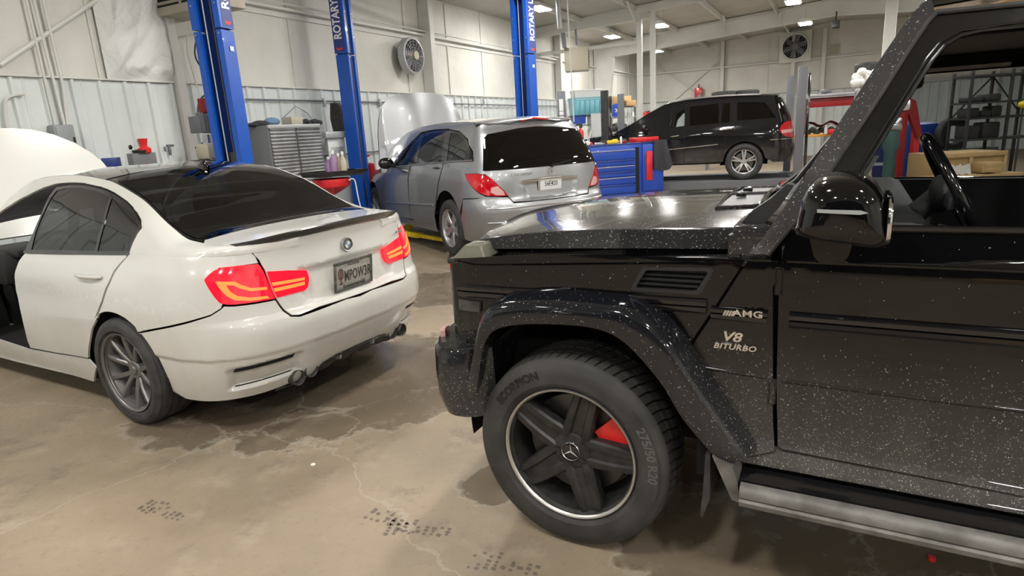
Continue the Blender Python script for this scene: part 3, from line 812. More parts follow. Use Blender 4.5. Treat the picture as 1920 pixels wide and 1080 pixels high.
    if caliper is not None:
        mb = MB(); ac = caliper
        for (r0, r1, y0, y1, h) in ((rr*.46, rr*.87, -.075, -.105, .50), (rr*.86, rr*.93, -.075, -.17, .48)):
            prof = [(r0, y1), (r0, y0), (r1, y0), (r1, y1)]
            mb.lathe(prof, 14, a0=ac-h, a1=ac+h, close=True)
            for aa in (ac-h, ac+h):
                mb.add([(r*math.cos(aa), y, r*math.sin(aa)) for r, y in prof], [[0, 1, 2, 3]])
        for q in (-.34, -.05, .24):
            mb.cyl((rr*.68*math.cos(ac+q), -.088, rr*.68*math.sin(ac+q)), (rr*.68*math.cos(ac+q), -.076, rr*.68*math.sin(ac+q)), .022, 14)
        mb.build('brake_caliper', MT['caliper'], w)
    # tyre valve
    return w
def tyre_text(w, s, size, r, a_mid, mat, y=.0045, sp=1.0, shear=0.):
    V, Fc = text_geo(s, size, .0015, spacing=sp, shear=shear, bold=.0008)
    out = []
    for v in V:
        a = a_mid+v.x/r; rr_ = r+v.y                      # seen from +y with x to the left: angle grows to the left... so text runs with +angle mirrored
        out.append((rr_*math.cos(a), y+max(0, v.z)*.8, rr_*math.sin(a)))
    return mesh_obj('sidewall_lettering', out, Fc, mat, w)
# ---------------------------------------------------------------- white sedan seen from its left rear
def se_table(n=2.5, ax=.7, ay=.93, N=400):
    ph = np.linspace(0, PI/2, N); X = np.sin(ph)**(2/n)*ax; Y = np.cos(ph)**(2/n)*ay
    d = np.r_[0, np.cumsum(np.hypot(np.diff(X), np.diff(Y)))]; d /= d[-1]
    return lambda t: np.interp(t, d, ph)
class Shell:
    """side + tail wrap: s<0 runs along the side (x = xc - s...), s in 0..1 rounds the corner to the centreline"""
    def __init__(s, xc, w, xt, n=2.5, L=1.25):
        s.xc = xc; s.w = w; s.xt = xt; s.n = n; s.L = L; s.tab = se_table(n, .65, .93)
    def __call__(s, u, v):
        u = np.asarray(u, float); v = np.asarray(v, float)
        x0 = -u; side = x0 >= s.xc; t = np.clip((s.xc-x0)/s.L, 0, 1.08); ph = s.tab(np.clip(t, 0, 1))
        y1 = s.w(np.full_like(v, s.xc), v)
        sn = np.sin(ph)**(2/s.n); cs = np.maximum(np.cos(ph), 0)**(2/s.n)
        X = np.where(side, x0, s.xc-(s.xc-s.xt(v))*sn); Y = np.where(side, s.w(np.maximum(x0, s.xc), v), y1*cs)
        Y = Y-np.where(t > 1, (t-1)*s.L, 0)
        return np.stack([X, Y, v+0*X], -1)
BP = Pose(-1.853, 4.274, 2.613)
bxs = [-.40, 0., .35, .8, 1.4, 2.0, 2.5, 2.81, 3.2, 3.62]
bzs = [.18, .30, .45, .60, .72, .84, .94, 1.00, 1.04, 1.10]
bw_ = table2(bxs, bzs, [
    [.87, .90, .92, .925, .92, .905, .885, .86, .835, .75],
    [.90, .92, .938, .942, .936, .918, .875, .835, .79, .72],
    [.89, .91, .925, .925, .915, .905, .872, .83, .78, .72],
    [.87, .895, .905, .902, .895, .900, .875, .83, .78, .72],
    [.87, .895, .905, .900, .893, .900, .875, .83, .78, .72],
    [.87, .895, .905, .905, .90, .905, .87, .82, .77, .72],
    [.88, .905, .92, .925, .92, .905, .84, .78, .74, .70],
    [.90, .92, .94, .942, .93, .90, .82, .76, .72, .70],
    [.88, .90, .915, .915, .90, .86, .78, .72, .70, .68],
    [.72, .76, .80, .79, .76, .70, .62, .6, .58, .56]])
bxt = crom([.18, .28, .38, .50, .60, .665, .70, .80, .90, 1.0, 1.06, 1.10], [-.90, -.96, -1.015, -1.055, -1.06, -1.045, -1.02, -1.0, -.985, -.975, -.98, -.985])
BN = 3.0
BS = Shell(-.40, bw_, bxt, n=BN, L=1.30)
def bcap(x, w, xt=-.985):
    f = np.clip((-.40-x)/(-.40-xt), 0, .9995); return w*(1-f**BN)**(1/BN)
def ty(y, z):      # tail surface: u and x at a given |y| and height
    uu = np.linspace(.4, 1.7, 400); P = BS(uu, np.full(400, z)); k = np.argsort(P[:, 1])
    return float(np.interp(abs(y), P[k, 1], uu[k])), float(np.interp(abs(y), P[k, 1], P[k, 0]))
bzb = crom([-1.0, -.6, -.3, 0, .4, 1.4, 2.0, 2.6, 3.2, 3.7], [1.035, 1.045, 1.045, 1.03, 1.012, .97, .955, .93, .86, .72])
bEy = crom([-1.0, -.75, -.5, -.3, 0, .4, .8, 1.2, 1.6, 2.0], [.66, .69, .685, .665, .63, .605, .60, .61, .64, .70])
bEz = crom([-1.0, -.75, -.5, -.3, 0, .4, .8, 1.2, 1.6, 2.0], [1.085, 1.09, 1.108, 1.182, 1.335, 1.448, 1.482, 1.466, 1.345, 1.11])
bZc = crom([-1.0, -.75, -.5, -.3, 0, .4, .8, 1.2, 1.6, 2.0], [1.105, 1.115, 1.130, 1.210, 1.370, 1.485, 1.516, 1.505, 1.39, 1.16])
def bG(x, t):      # belt -> roof edge
    x = np.asarray(x, float); t = np.asarray(t, float); x = x+0*t; zb = bzb(x); yb = bw_(x, zb); yb = bcap(x, yb); ye = np.minimum(bEy(x), bcap(x, .745)); ze = bEz(x)
    b = .022*np.sin(PI*np.clip(t, 0, 1)); return np.stack([x+0*t, yb+(ye-yb)*t+b, zb+(ze-zb)*t+b*.5], -1)
def bT(x, w):      # top surface
    x = np.asarray(x, float); w = np.asarray(w, float); ye = np.minimum(bEy(x), bcap(x, .745)); ze = bEz(x); zc = bZc(x)
    return np.stack([x+0*w, w*ye, ze+(zc-ze)*(1-np.abs(w)**2.6)], -1)
CS = Chart(BS, (-3.6, 1.7), (.16, 1.10), BP, flip=False)
CG = Chart(bG, (-1.0, 2.0), (0., 1.), BP, flip=True)
CT = Chart(bT, (-1.0, 2.0), (-1., 1.), BP, flip=False)
bmw = thing('sedan', 'white sedan with black roof, glowing red tail lights and raised hood, at the left', 'car', tuple(BP.o), BP.a)
W_ = MT['white_paint']
UC = .40+1.30          # u of the tail centreline
def su(x, z): return ('u', x, z)
# --- lower body
arch = [su(-.02-.385*math.cos(a), .335+.372*math.sin(a)) for a in np.linspace(-.28, PI+.22, 26)]
# rear door skin
door_px = [(48, 474), (28, 512), (30, 545), (40, 590), (47, 620), (52, 640), (57, 652), (110, 662), (165, 671), (166, 650), (170, 625), (176, 600), (190, 565), (203, 530), (212, 510), (237, 481), (236, 476)]
patch('rear_door', CS, door_px, W_, bmw, .05, .03)
# sill
patch('sill', CS, [(-30, 628), (52, 655), (110, 665), (165, 674), (180, 690), su(-.50, .185), su(-1.6, .165), su(-2.35, .165), su(-2.35, .30)], W_, bmw, .06, .03)
# quarter panel: behind the door, over the arch, forward of the tail lamp
seam = [(258, 622), (300, 614), (350, 603), (395, 590), (414, 578), (417, 570)]
qp = [(240, 476), (239, 482), (216, 510), (207, 530), (194, 565), (180, 600), (174, 612)]
qarch = [su(.02-.385*math.cos(a)*-1*-1, .335) for a in ()]
def arcpts(a0, a1, n, r=.382, cz=.335, cx=.0): return [su(-(cx+r*math.cos(a)), cz+r*math.sin(a)) for a in np.linspace(a0, a1, n)]
patch('quarter_panel', CS, qp+arcpts(.60, PI-.85, 16)+seam+[(400, 545), (384, 527), (410, 502), (484, 493), (478, 480), (466, 470), su(.95, 1.075), su(.70, 1.045), su(.5, 1.045), su(.3, 1.045), su(.1, 1.04), su(-.1, 1.022)], W_, bmw, .05, .03)
# bumper skin (left half and mirrored right half meet at the centreline)
low = [(345, 749), (478, 744)]
bump = [(260, 626), (300, 618), (350, 607), (395, 593), (414, 581), (420, 575), (440, 575), (480, 570), (516, 563), (522, 572), (530, 583), (545, 594), (562, 594), (650, 561)]
bh = [su(.405, .60)]
LOW = CS.uv([(478, 743), (500, 737), (540, 722), (575, 710), (584, 704), (596, 693), (607, 681), (627, 669)])
LOW = LOW+[(UC-.20, LOW[-1][1]+.004), (UC, LOW[-1][1]+.006)]
def half_bumper(mir):
    top = CS.uv(bump); lo = [CS.inv(345, 749), CS.inv(478, 743)]
    cz = .652
    out = top+[(UC, cz)]+LOW[::-1]+[lo[0]]+[(.0-(-.0)-(.382*math.cos(a)), .335+.382*math.sin(a)) for a in np.linspace(PI+.2, PI-.80, 8)]
    return out
def bump_disp(U, V, P):
    """the scooped side outlet, and the channel under the boot lid"""
    du = np.clip((.21-np.abs(U-(UC-.66)))/.035, 0, 1); dv = np.clip((.075-np.abs(V-(.365+(U-(UC-.66))*.05)))/.02, 0, 1)
    s = du*dv; sl = s*s*(3-2*s)
    ridge = np.clip((V-.475)/.02, 0, 1); ridge = ridge*ridge*(3-2*ridge)
    return -.030*sl*np.clip((.47-V)/.06, .3, 1) + .010*(ridge-1)
for mir in (False, True):
    patch('rear_bumper', CS, half_bumper(mir), W_, bmw, .02, .012, raw=True, mirror=mir, disp=bump_disp)
# outlet slots and sensors
for mir in (False, True):
    for (a, z0, z1) in ((UC-.66, .405, .425), (UC-.66, .305, .312)):
        patch('bumper_outlet', CS, [(a-.18, z0-.006), (a+.15, z0+.004), (a+.165, z1+.006), (a-.17, z1-.004)], MT['dark_hole'], bmw, .03, .02, off=-.022 if z0 > .35 else -.026, th=0, raw=True, mirror=mir)
for (px, mir) in (((508, 644), False), ((634, 606), False), ((634, 606), True), ((508, 644), True)):
    u, v = CS.inv(*px); p = CS.fn(np.array([u]), np.array([v]))[0]; n = CS.nrm(np.array([u]), np.array([v]))[0]
    if mir: p[1] *= -1; n[1] *= -1
    p = p-n*(.010 if v < .47 else 0); MB().cyl(p-n*.003, p+n*.0012, .011, 18).build('parking_sensor', W_, bmw)
# diffuser and tail pipes
def lowz(a):
    U_ = [p[0] for p in LOW]; Z_ = [p[1] for p in LOW]; u = ty(a, .35)[0]; return float(np.interp(u, U_, Z_))
mb = MB(); rows = []
for y in np.linspace(-.56, .56, 41):
    a = abs(y); zt = lowz(a); fin = .012 if (int((y+2)/.09) % 2 == 0 and a < .3) else 0
    xt = ty(y, zt)[1]; rows.append([(xt+.03, y, zt+.02), (xt+.022, y, zt+.002), (xt+.05, y, zt-.03-fin), (xt+.11, y, max(.205, zt-.085-fin)), (xt+.5, y, .22)])
mb.grid(rows); mb.build('rear_diffuser', MT['dirty_plastic'], bmw, smooth=40)
MB().tube([(ty(y, zt)[1]+.006, y, zt-.004) for y, zt in [(y, lowz(abs(y))) for y in np.linspace(-.52, .52, 41)]], .006, 6).build('diffuser_trim', MT['gloss_black'], bmw)
for y in (.47, .37, -.37, -.47):
    zz = .272 if abs(y) > .4 else .285
    mb = MB(); T = Matrix.Translation((.055, y, zz)); mb.lathe([(.042, -1.0), (.045, -1.005), (.045, -.99), (.043, -.60), (.036, -.60), (.039, -.99), (.042, -1.0)], 28, T=T, axis=0); mb.build('tail_pipe', MT['dirty_plastic'], bmw)
    MB().lathe([(0, -.93), (.040, -.93)], 20, T=T, axis=0).build('tail_pipe_bore', MT['dark_hole'], bmw)
for y in (-.15, .15): MB().prism([(-.93, .36), (-.985, .355), (-.965, .28), (-.90, .27)], y-.006, y+.006, T=None).build('diffuser_fin', MT['steel_light'], bmw)
# --- boot lid: rear face + deck
lid_l = [(650, 557), (600, 574), (562, 590), (548, 590), (533, 580), (520, 562), (512, 545), (505, 525), (497, 506), (487, 488), (474, 474)]
L2 = CS.uv(lid_l)
lid = [(UC, .668)]+L2[1:]+[(UC-.60, 1.082), (UC-.4, 1.09), (UC, 1.097)]
def lid_disp(U, V, P):
    y = UC-U; r = np.clip((.40+.06*(V-.8)*3-np.abs(y))/.05, 0, 1)*np.clip((.905+.05*0-V)/.02, 0, 1)*np.clip((V-.69)/.02, 0, 1)
    r = r*r*(3-2*r); return -.022*r
for mir in (False, True): patch('boot_lid', CS, lid, W_, bmw, .025, .016, raw=True, mirror=mir, disp=lid_disp)
deck = [('u', -.983, -1.), ('u', -.983, 1.), ('u', -.93, 1.), ('u', -.80, 1.), ('u', -.60, .985), ('u', -.555, .93), ('u', -.535, .6), ('u', -.53, 0), ('u', -.535, -.6), ('u', -.555, -.93), ('u', -.60, -.985), ('u', -.80, -1.), ('u', -.93, -1.)]
patch('boot_deck', CT, [p[1:] for p in deck], W_, bmw, .05, .08, raw=True)
# lip spoiler
mb = MB(); rows = []
for y in np.linspace(-.66, .66, 41):
    u = UC-abs(y); e = max(0, 1-(abs(y)/.665)**6); x = ty(y, 1.09)[1]; z = 1.10-.022*(abs(y)/.66)**2.2
    h = .010+.022*e
    rows.append([(x+.075, y, z+.004), (x+.02, y, z+.010+h*.3), (x-.018, y, z+h), (x-.024, y, z+h-.006), (x-.014, y, z-.006), (x-.002, y, z-.014)])
mb.grid(rows); mb.build('lip_spoiler', MT['carbon'], bmw, smooth=50)
# --- tail lamps
lamp_o = [(383, 525), (390, 517), (401, 508), (415, 502), (450, 498), (483, 495), (488, 500), (494, 510), (500, 525), (506, 540), (511, 552), (515, 560), (480, 566), (440, 571), (425, 571), (412, 568), (402, 557), (392, 542)]
lamp_i = [(500, 509), (540, 507), (574, 507), (577, 514), (579, 524), (577, 537), (572, 544), (550, 550), (519, 558), (513, 546), (507, 530)]
for mir in (False, True):
    a = patch('tail_lamp', CS, lamp_o, MT['lamp_red_lit'], bmw, .03, .02, off=.004, mirror=mir, th=.03)
    hook = [(404, 528), (440, 528), (452, 534), (470, 540), (500, 538), (500, 543), (470, 546), (450, 541), (438, 535), (424, 535), (432, 547), (445, 555), (470, 558), (500, 555), (505, 559), (470, 564), (440, 563), (425, 555), (412, 541)]
    patch('light_bar', CS, hook, MT['lamp_bar'], a, .03, .02, off=.008, mirror=mir, th=.006)
    b = patch('boot_lamp', CS, lamp_i, MT['lamp_red_lit'], bmw, .03, .02, off=.004, mirror=mir, th=.03)
    for q in ([(509, 530), (570, 520), (570, 525), (511, 536)], [(512, 541), (570, 528), (570, 534), (515, 547)]):
        patch('light_bar', CS, q, MT['lamp_bar'], b, .03, .02, off=.008, mirror=mir, th=.006)
# --- C pillar, roof rails, roof, glass
B0 = [('u', x, 0.0) for x in (-.985, -.8, -.6, -.4, -.2, .0, .10)]
dlo_px = [(42, 475), (60, 445), (85, 400), (100, 372), (108, 353)]
def G(x, t): return ('u', x, t)
dlo_top = [G(.0, .0)]
side = [G(-.97, 0), G(-.86, 0), G(-.7, 0), G(-.4, 0), G(-.2, 0), (242, 476), (266, 428), (265, 412), (256, 395), (240, 378), (215, 361), (190, 350), (160, 343), (130, 342), (105, 344), (80, 352), (50, 367), (20, 384), (0, 397), (-25, 415), G(1.98, .80), G(2.0, 1.0), G(1.6, 1.0), G(1.2, 1), G(.8, 1), G(.4, 1), G(0, 1), G(-.3, 1), G(-.5, 1), G(-.75, 1), G(-.86, 1), G(-.97, 1)]
for mir in (False, True): patch('body_side_frame', CG, side, W_, bmw, .05, .2, mirror=mir)
gl1 = [(56, 468), (64, 435), (78, 400), (92, 372), (103, 357), (120, 352), (150, 352), (180, 358), (203, 369), (190, 415), (175, 470)]
gl2 = [(207, 371), (225, 383), (245, 400), (256, 415), (256, 430), (240, 470), (180, 471), (193, 420)]
fr = [(42, 475), (60, 435), (75, 400), (90, 366), (103, 350), (130, 346), (160, 347), (190, 354), (215, 365), (238, 381), (254, 398), (263, 413), (264, 428), (241, 476)]
for mir in (False, True):
    patch('window_frame', CG, fr, MT['gloss_black'], bmw, .05, .1, off=-.008, mirror=mir, holes=[gl1, gl2], th=.02)
    patch('door_glass', CG, gl1, MT['glass_mid'] if 0 else MT['glass_dark2'] if 'glass_dark2' in MT else MT['glass_dark'], bmw, .06, .1, off=-.012, mirror=mir, th=0)
    patch('quarter_glass', CG, gl2, MT['glass_dark'], bmw, .06, .1, off=-.012, mirror=mir, th=0)
    patch('belt_trim', CG, [(44, 474), (243, 479), (242, 473), (46, 469)], MT['gloss_black'], bmw, .05, .1, off=.004, mirror=mir, th=.006)
# front door frame edges around the open aperture: thin black seal
fd = CG.uv([(98, 350), (84, 362), (60, 400), (40, 450), (30, 476)])
rg = [G(-.565, -.93), G(-.555, -.6), G(-.55, 0), G(-.555, .6), G(-.565, .93), G(-.3, .975), G(0, .965), G(.30, .95), G(.36, .9), G(.395, .5), G(.40, 0), G(.395, -.5), G(.36, -.9), G(.30, -.95), G(0, -.965), G(-.3, -.975)]
patch('rear_window', CT, [p[1:] for p in rg], MT['glass_dark'], bmw, .06, .12, off=.002, raw=True, th=.008)
rf = [G(.40, -.99), G(.41, -.5), G(.42, 0), G(.41, .5), G(.40, .99), G(.8, .985), G(1.2, .98), G(1.42, .95), G(1.46, .5), G(1.47, 0), G(1.46, -.5), G(1.42, -.95), G(1.2, -.98), G(.8, -.985)]
patch('roof_panel', CT, [p[1:] for p in rf], MT['bmw_roof'], bmw, .06, .1, off=.001, raw=True)
ws = [(1.49, -.95), (1.50, 0), (1.49, .95), (1.97, .97), (1.99, 0), (1.97, -.97)]
patch('windshield', CT, ws, MT['glass_clear'], bmw, .06, .15, raw=True, th=0)
# black surround of the rear window
patch('window_seal', CT, [(-.60, -.95), (-.60, 0), (-.60, .95), (-.3, 1.), (0, 1.), (.4, 1.), (.41, 0), (.4, -1.), (0, -1.), (-.3, -1)], MT['gloss_black'], bmw, .06, .12, off=-.004, raw=True, holes=[[p[1:] for p in rg]], th=.01)
# antenna fin
P = BP.pz((390, 318), 1.43)
ax_ = max(.25, min(.62, P[0])); ax_ = .31
mb = MB(); rows = []
for k in range(11):
    f = k/10; x = ax_+.085-f*.17; z = 1.468; h = .055*math.sin(PI*min(1, f*1.15+.02)*.5)*(1 if f < .85 else (1-f)/.15*.6+.4); w = .024*math.sin(PI*(f*.9+.05))**.6
    rows.append([(x, -w, z-.01), (x, -w*.8, z+h*.5), (x, -w*.25, z+h*.95), (x, 0, z+h), (x, w*.25, z+h*.95), (x, w*.8, z+h*.5), (x, w, z-.01)])
mb.grid(rows).build('roof_antenna', MT['gloss_black'], bmw, smooth=60)
# door handle
h0, h1 = CS.inv(146, 515), CS.inv(193, 519)
hu = np.linspace(h0[0], h1[0], 12); P = BS(hu, np.linspace(h0[1], h1[1], 12)); mb = MB()
mb.tube([(p[0], p[1]+.008+.022*math.sin(PI*k/11)**.5, p[2]) for k, p in enumerate(P)], [.008]+[.013]*10+[.008], 10)
mb.build('door_handle', W_, bmw, smooth=60)
patch('handle_recess', CS, [(h0[0]+.02+.075*math.cos(a), (h0[1]+h1[1])/2+.028*math.sin(a)) if 0 else ((h0[0]+h1[0])/2+.085*math.cos(a), (h0[1]+h1[1])/2+.026*math.sin(a)) for a in np.linspace(0, 2*PI, 24, endpoint=False)], MT['white_paint'], bmw, .04, .03, off=.0012, th=.001, raw=True)
# fuel flap / seam lines come from the panel gaps; roundel, badge and number plate
def on_tail(px): 
    u, v = CS.inv(*px); return CS.fn(np.array([u]), np.array([v]))[0], CS.nrm(np.array([u]), np.array([v]))[0]
rc = Vector((-.984, 0, .978))
Tm = frame(rc, (0, -1, 0), (-.1, 0, 1))
ro = MB(); ro.cyl(rc, rc+Vector((-.010, 0, 0)), .041, 36); ron = ro.build('roundel', MT['plate_frame'], bmw)
ring = MB().lathe([(.036, -.011), (.041, -.013), (.0425, -.008), (.0425, 0)], 36, T=Matrix.Translation(rc), axis=0); ring.build('roundel_ring', MT['satin'], ron)
for k, mt in ((0, 'cloth_blue'), (1, 'white_plastic'), (2, 'cloth_blue'), (3, 'white_plastic')):
    a = [k*PI/2+i*PI/16 for i in range(9)]
    MB().prism([(0, 0)]+[(.022*math.cos(t), .022*math.sin(t)) for t in a], -.0115, -.010, axis=0, T=Matrix.Translation(rc)).build('roundel_quarter', MT[mt], ron)
pc = Vector((-1.008, 0, .800))
Tp = frame(pc+Vector((-.006, 0, 0)), (0, -1, 0), (-.12, 0, 1))
def on(T, pts): return [T @ Vector(p) for p in pts]
mb = MB(); mb.box((0, 0, 0), (.305, .152, .006), .003, T=Tp); plate = mb.build('number_plate', MT['plate'], bmw)
mb = MB()
for (cx, cy, sx, sy) in ((0, .083, .33, .018), (0, -.083, .33, .018), (-.158, 0, .014, .18), (.158, 0, .014, .18)): mb.box((cx, cy, .003), (sx, sy, .014), .005, T=Tp)
mb.box((0, -.066, .004), (.16, .012, .01), .004, T=Tp).box((-.085, -.07, .004), (.02, .03, .01), .004, T=Tp).box((.085, -.07, .004), (.02, .03, .01), .004, T=Tp)
mb.build('plate_frame', MT['plate_frame'], plate)
text_obj('plate_lettering', 'MPOW3R', .094, MT['plate_ink'], plate, Tp @ Matrix.Translation((.034, -.008, .0035)), .0012, sx=.56, bold=.0015, spacing=1.08)
# the trident of I and U
text_obj('plate_emblem', 'U', .082, MT['plate_red'], plate, Tp @ Matrix.Translation((-.112, .006, .0035)), .0012, sx=.8, bold=.0012)
mb = MB(); mb.box((-.112, -.002, .0045), (.008, .095, .002), T=Tp).box((-.112, .043, .0045), (.026, .008, .002), T=Tp).box((-.112, -.047, .0045), (.026, .008, .002), T=Tp)
mb.build('plate_emblem', MT['plate_red'], plate)
text_obj('plate_lettering', 'INDIANA', .022, MT['plate_ink'], plate, Tp @ Matrix.Translation((0, .062, .0035)), .001, spacing=1.2)
# M badge on the right of the lid
bu = MB(); bt = frame((-.972, -.50, .972), (.10, -1, 0), (-.1, 0, 1))
for k, c_ in enumerate(('satin', 'cloth_blue', 'red_dark')):
    MB().add([bt @ Vector((-.034+k*.008+dx, dy, .002)) for dx, dy in ((0, -.011), (.006, -.011), (.012, .011), (.006, .011))], [[0, 1, 2, 3]]).build('badge_stripe', MT[c_], bmw)
text_obj('badge_letter', 'M3', .03, MT['satin'], bmw, bt @ Matrix.Translation((.018, 0, .002)), .002, shear=.3, bold=.001)
# --- wheels
for (x, z) in ((0, .335), (2.812, .335)):
    for s_ in (1, -1):
        wheel(bmw, (x, .935*s_, z), s_, .335, .265, .235, (MT['rubber'], MT['rim_bmw'], MT['rim_bmw']), 'y_pairs', a0=.62, cap=(MT['rim_bmw'], None, .03), dish=.035, caliper=None)
# --- structure under the skin: wheel wells, floor, cabin
for (x, z) in ((0, .335), (2.812, .335)):
    for s_ in (1, -1):
        MB().lathe([(.384, .90*s_), (.392, .55*s_), (.36, .55*s_), (0, .55*s_)], 40, T=Matrix.Translation((x, 0, z+.01)), a0=-.25, a1=PI+.25).build('wheel_well', MT['dark_hole'], bmw)
MB().box((1.4, 0, .22), (1.95, 1.64, .10)).box((-.60, 0, .33), (.40, 1.1, .10)).box((.0, 0, .42), (1., 1.05, .4)).box((2.8, 0, .45), (1.2, 1.0, .4)).build('underbody', MT['dark_hole'], bmw)
MB().box((-.38, 0, .62), (.9, .95, .54), .03).build('boot_lining', MT['interior'], bmw)
def seat(x, y, w=.5):
    mb = MB(); mb.box((x+.10, y, .47), (.52, w, .18), .06).box((x-.22, y, .80), (.16, w*.96, .62), .06, rot=Matrix.Rotation(-.25, 4, 'Y'))
    o = mb.build('seat', MT['interior'], bmw); MB().box((x-.33, y, 1.18), (.10, .26, .17), .04).build('headrest', MT['interior_grey'], o)
for y in (.37, -.37): seat(1.15, y)
seat(.28, 0, 1.2)
MB().box((2.05, 0, .80), (.45, 1.45, .26), .06).box((1.9, 0, .92), (.4, 1.3, .06), .02).build('dashboard', MT['interior'], bmw)
mb = MB(); mb.tube([(1.62+.05*math.sin(a), .37+.175*math.cos(a), .86+.175*math.sin(a)) for a in np.linspace(0, 2*PI, 28, endpoint=False)], .014, 8, closed=True).box((1.66, .37, .86), (.04, .14, .10), .02).box((1.66, .37, .86), (.02, .34, .03), .01)
mb.build('steering_wheel', MT['interior'], bmw)
MB().cyl((1.68, .37, .85), (1.95, .37, .78), .03, 10).build('steering_column', MT['interior'], bmw)
MB().box((.68, .78, .60), (.10, .08, .82), .02).box((.72, .70, 1.12), (.07, .05, .46), .02, rot=Matrix.Rotation(.24, 4, 'X')).build('door_pillar', MT['gloss_black'], bmw)
# dark inner skin on the far side so the cabin closes
MB().box((1.35, -.80, .60), (1.4, .04, .66)).build('door_lining', MT['interior'], bmw)
# right front door, front wings, nose and raised hood
wing = [(-2.02, .17), (-2.42, .17)]+[(-2.812+.382*math.cos(a), .335+.382*math.sin(a)) for a in np.linspace(-.2, PI+.2, 20)]+[(-3.5, .17), (-3.62, .3), (-3.62, .68), (-3.3, .80), (-2.9, .86), (-2.5, .90), (-2.05, .94)]
for mir in (False, True): patch('front_wing', CS, wing, W_, bmw, .06, .04, raw=True, mirror=mir)
patch('front_door', CS, [(-.95, .20), (-1.96, .20), (-2.0, .93), (-.85, .96), (-.80, .6)], W_, bmw, .06, .04, raw=True, mirror=True)
patch('rear_door', CS, CS.uv(door_px), W_, bmw, .06, .04, raw=True, mirror=True)
patch('quarter_panel', CS, CS.uv(qp)+CS.uv(arcpts(.60, PI-.85, 16))+CS.uv(seam)+CS.uv([(400, 545), (384, 527), (410, 502), (484, 493), (478, 480), (466, 470), su(.95, 1.075), su(.70, 1.045), su(.5, 1.045), su(.3, 1.045), su(.1, 1.04), su(-.1, 1.022)]), W_, bmw, .06, .04, raw=True, mirror=True)
MB().prism([(3.55, .3), (3.62, .35), (3.64, .68), (3.55, .70)], -.78, .78).box((3.3, 0, .5), (.5, 1.3, .3)).build('front_bumper', W_, bmw)
MB().box((2.9, 0, .72), (.85, 1.25, .18), .04).box((2.85, .2, .82), (.5, .4, .08), .03).build('engine', MT['interior'], bmw)
# ---------------------------------------------------------------- black off-roader seen from its left side
GP = Pose(.598, 2.881, 2.6366)
gw = table2([-4.2, -.6, .30, .44, .50, .54], [.40, .50, .56, 1.150, 1.163, 1.175, 1.27, 1.90], [
    [.84, .835, .80, .80, .798, .787, .78, .685],
    [.84, .835, .80, .80, .798, .787, .78, .685],
    [.82, .81, .80, .80, .798, .787, .78, .685],
    [.81, .80, .795, .795, .79, .78, .77, .68],
    [.80, .79, .782, .782, .778, .77, .76, .67],
    [.78, .77, .76, .76, .757, .75, .74, .66]])
def gs(u, z):
    """wraps the front corner: u = -x along the side, beyond x=.54 it turns towards the centreline"""
    u = np.asarray(u, float); z = np.asarray(z, float); x = -u
    t = np.clip((x-.50)/.09, 0, 1e9); a = np.minimum(t, PI/2); ex = np.maximum(t-PI/2, 0)*.09
    X = np.where(x < .50, x, .50+.07*np.sin(a)+0*ex); Y = gw(np.minimum(x, .50), z)-np.where(x < .50, 0, .07*(1-np.cos(a))+ex)
    return np.stack([X+0*z, Y, z+0*X], -1)
GS = Chart(gs, (-.9, 2.3), (.40, 1.90), GP, flip=False, n=(240, 110))
car = thing('off_roader', 'black boxy off-roader with salt-spotted paint and open driver window, filling the right', 'car', tuple(GP.o), GP.a)
P_ = MT['g_paint']
def gu(x, z): return ('u', -x, z)
# fender
ftop = [(1397, 487), (1300, 483), (1150, 479), (1000, 477), (930, 476)]
archB = [(.427, .595), (.377, .737), (.314, .915), (.241, .967), (.087, .992), (-.115, .994), (-.264, .985), (-.369, .908), (-.473, .757), (-.634, .526)]
archC = [(.405, .56), (.363, .617), (.311, .81), (.224, .893), (-.013, .927), (-.207, .908), (-.352, .776), (-.440, .638), (-.562, .50)]
vent_px = [(1183, 541), (1203, 503), (1208, 500), (1334, 502), (1339, 506), (1315, 549), (1308, 552), (1186, 545)]
fender = [gu(.44, .60), gu(.56, .72), gu(.56, 1.10), (860, 484)]+[(x, y) for x, y in reversed(ftop)][1:]+[(1396, 489), (1340, 575), (1288, 652), gu(-.40, .80), gu(-.28, .95), gu(-.1, .96), gu(.08, .96), gu(.22, .93), gu(.30, .86), gu(.38, .70)]
patch('front_fender', GS, fender, P_, car, .05, .04, holes=[vent_px])
# vent in the fender
V0 = GS.uv(vent_px)
cvx = np.mean([p[0] for p in V0]); cvz = np.mean([p[1] for p in V0])
inn = [(cvx+(p[0]-cvx)*.86, cvz+(p[1]-cvz)*.74) for p in V0]
patch('fender_vent', GS, V0, MT['black_plastic'], car, .05, .04, off=.004, holes=[inn], raw=True, th=.02)
patch('vent_recess', GS, V0, MT['dark_hole'], car, .05, .04, off=-.025, raw=True, th=0)
zl, zh = min(p[1] for p in inn), max(p[1] for p in inn)
for k in range(4):
    f = (k+.5)/4.; z = zl+(zh-zl)*(f+.02)
    # slat between the slanted ends
    xs_ = []
    for i in range(len(inn)):
        a, b_ = inn[i], inn[(i+1) % len(inn)]
        if (a[1]-z)*(b_[1]-z) < 0: xs_.append(a[0]+(b_[0]-a[0])*(z-a[1])/(b_[1]-a[1]))
    if len(xs_) >= 2 and k < 4:
        x0_, x1_ = min(xs_), max(xs_)
        MB().prism([(.793, z-.002), (.797, z+.003), (.780, z+.010), (.776, z+.004)], -x1_, -x0_, axis=0).build('vent_slat', MT['black_plastic'], car)
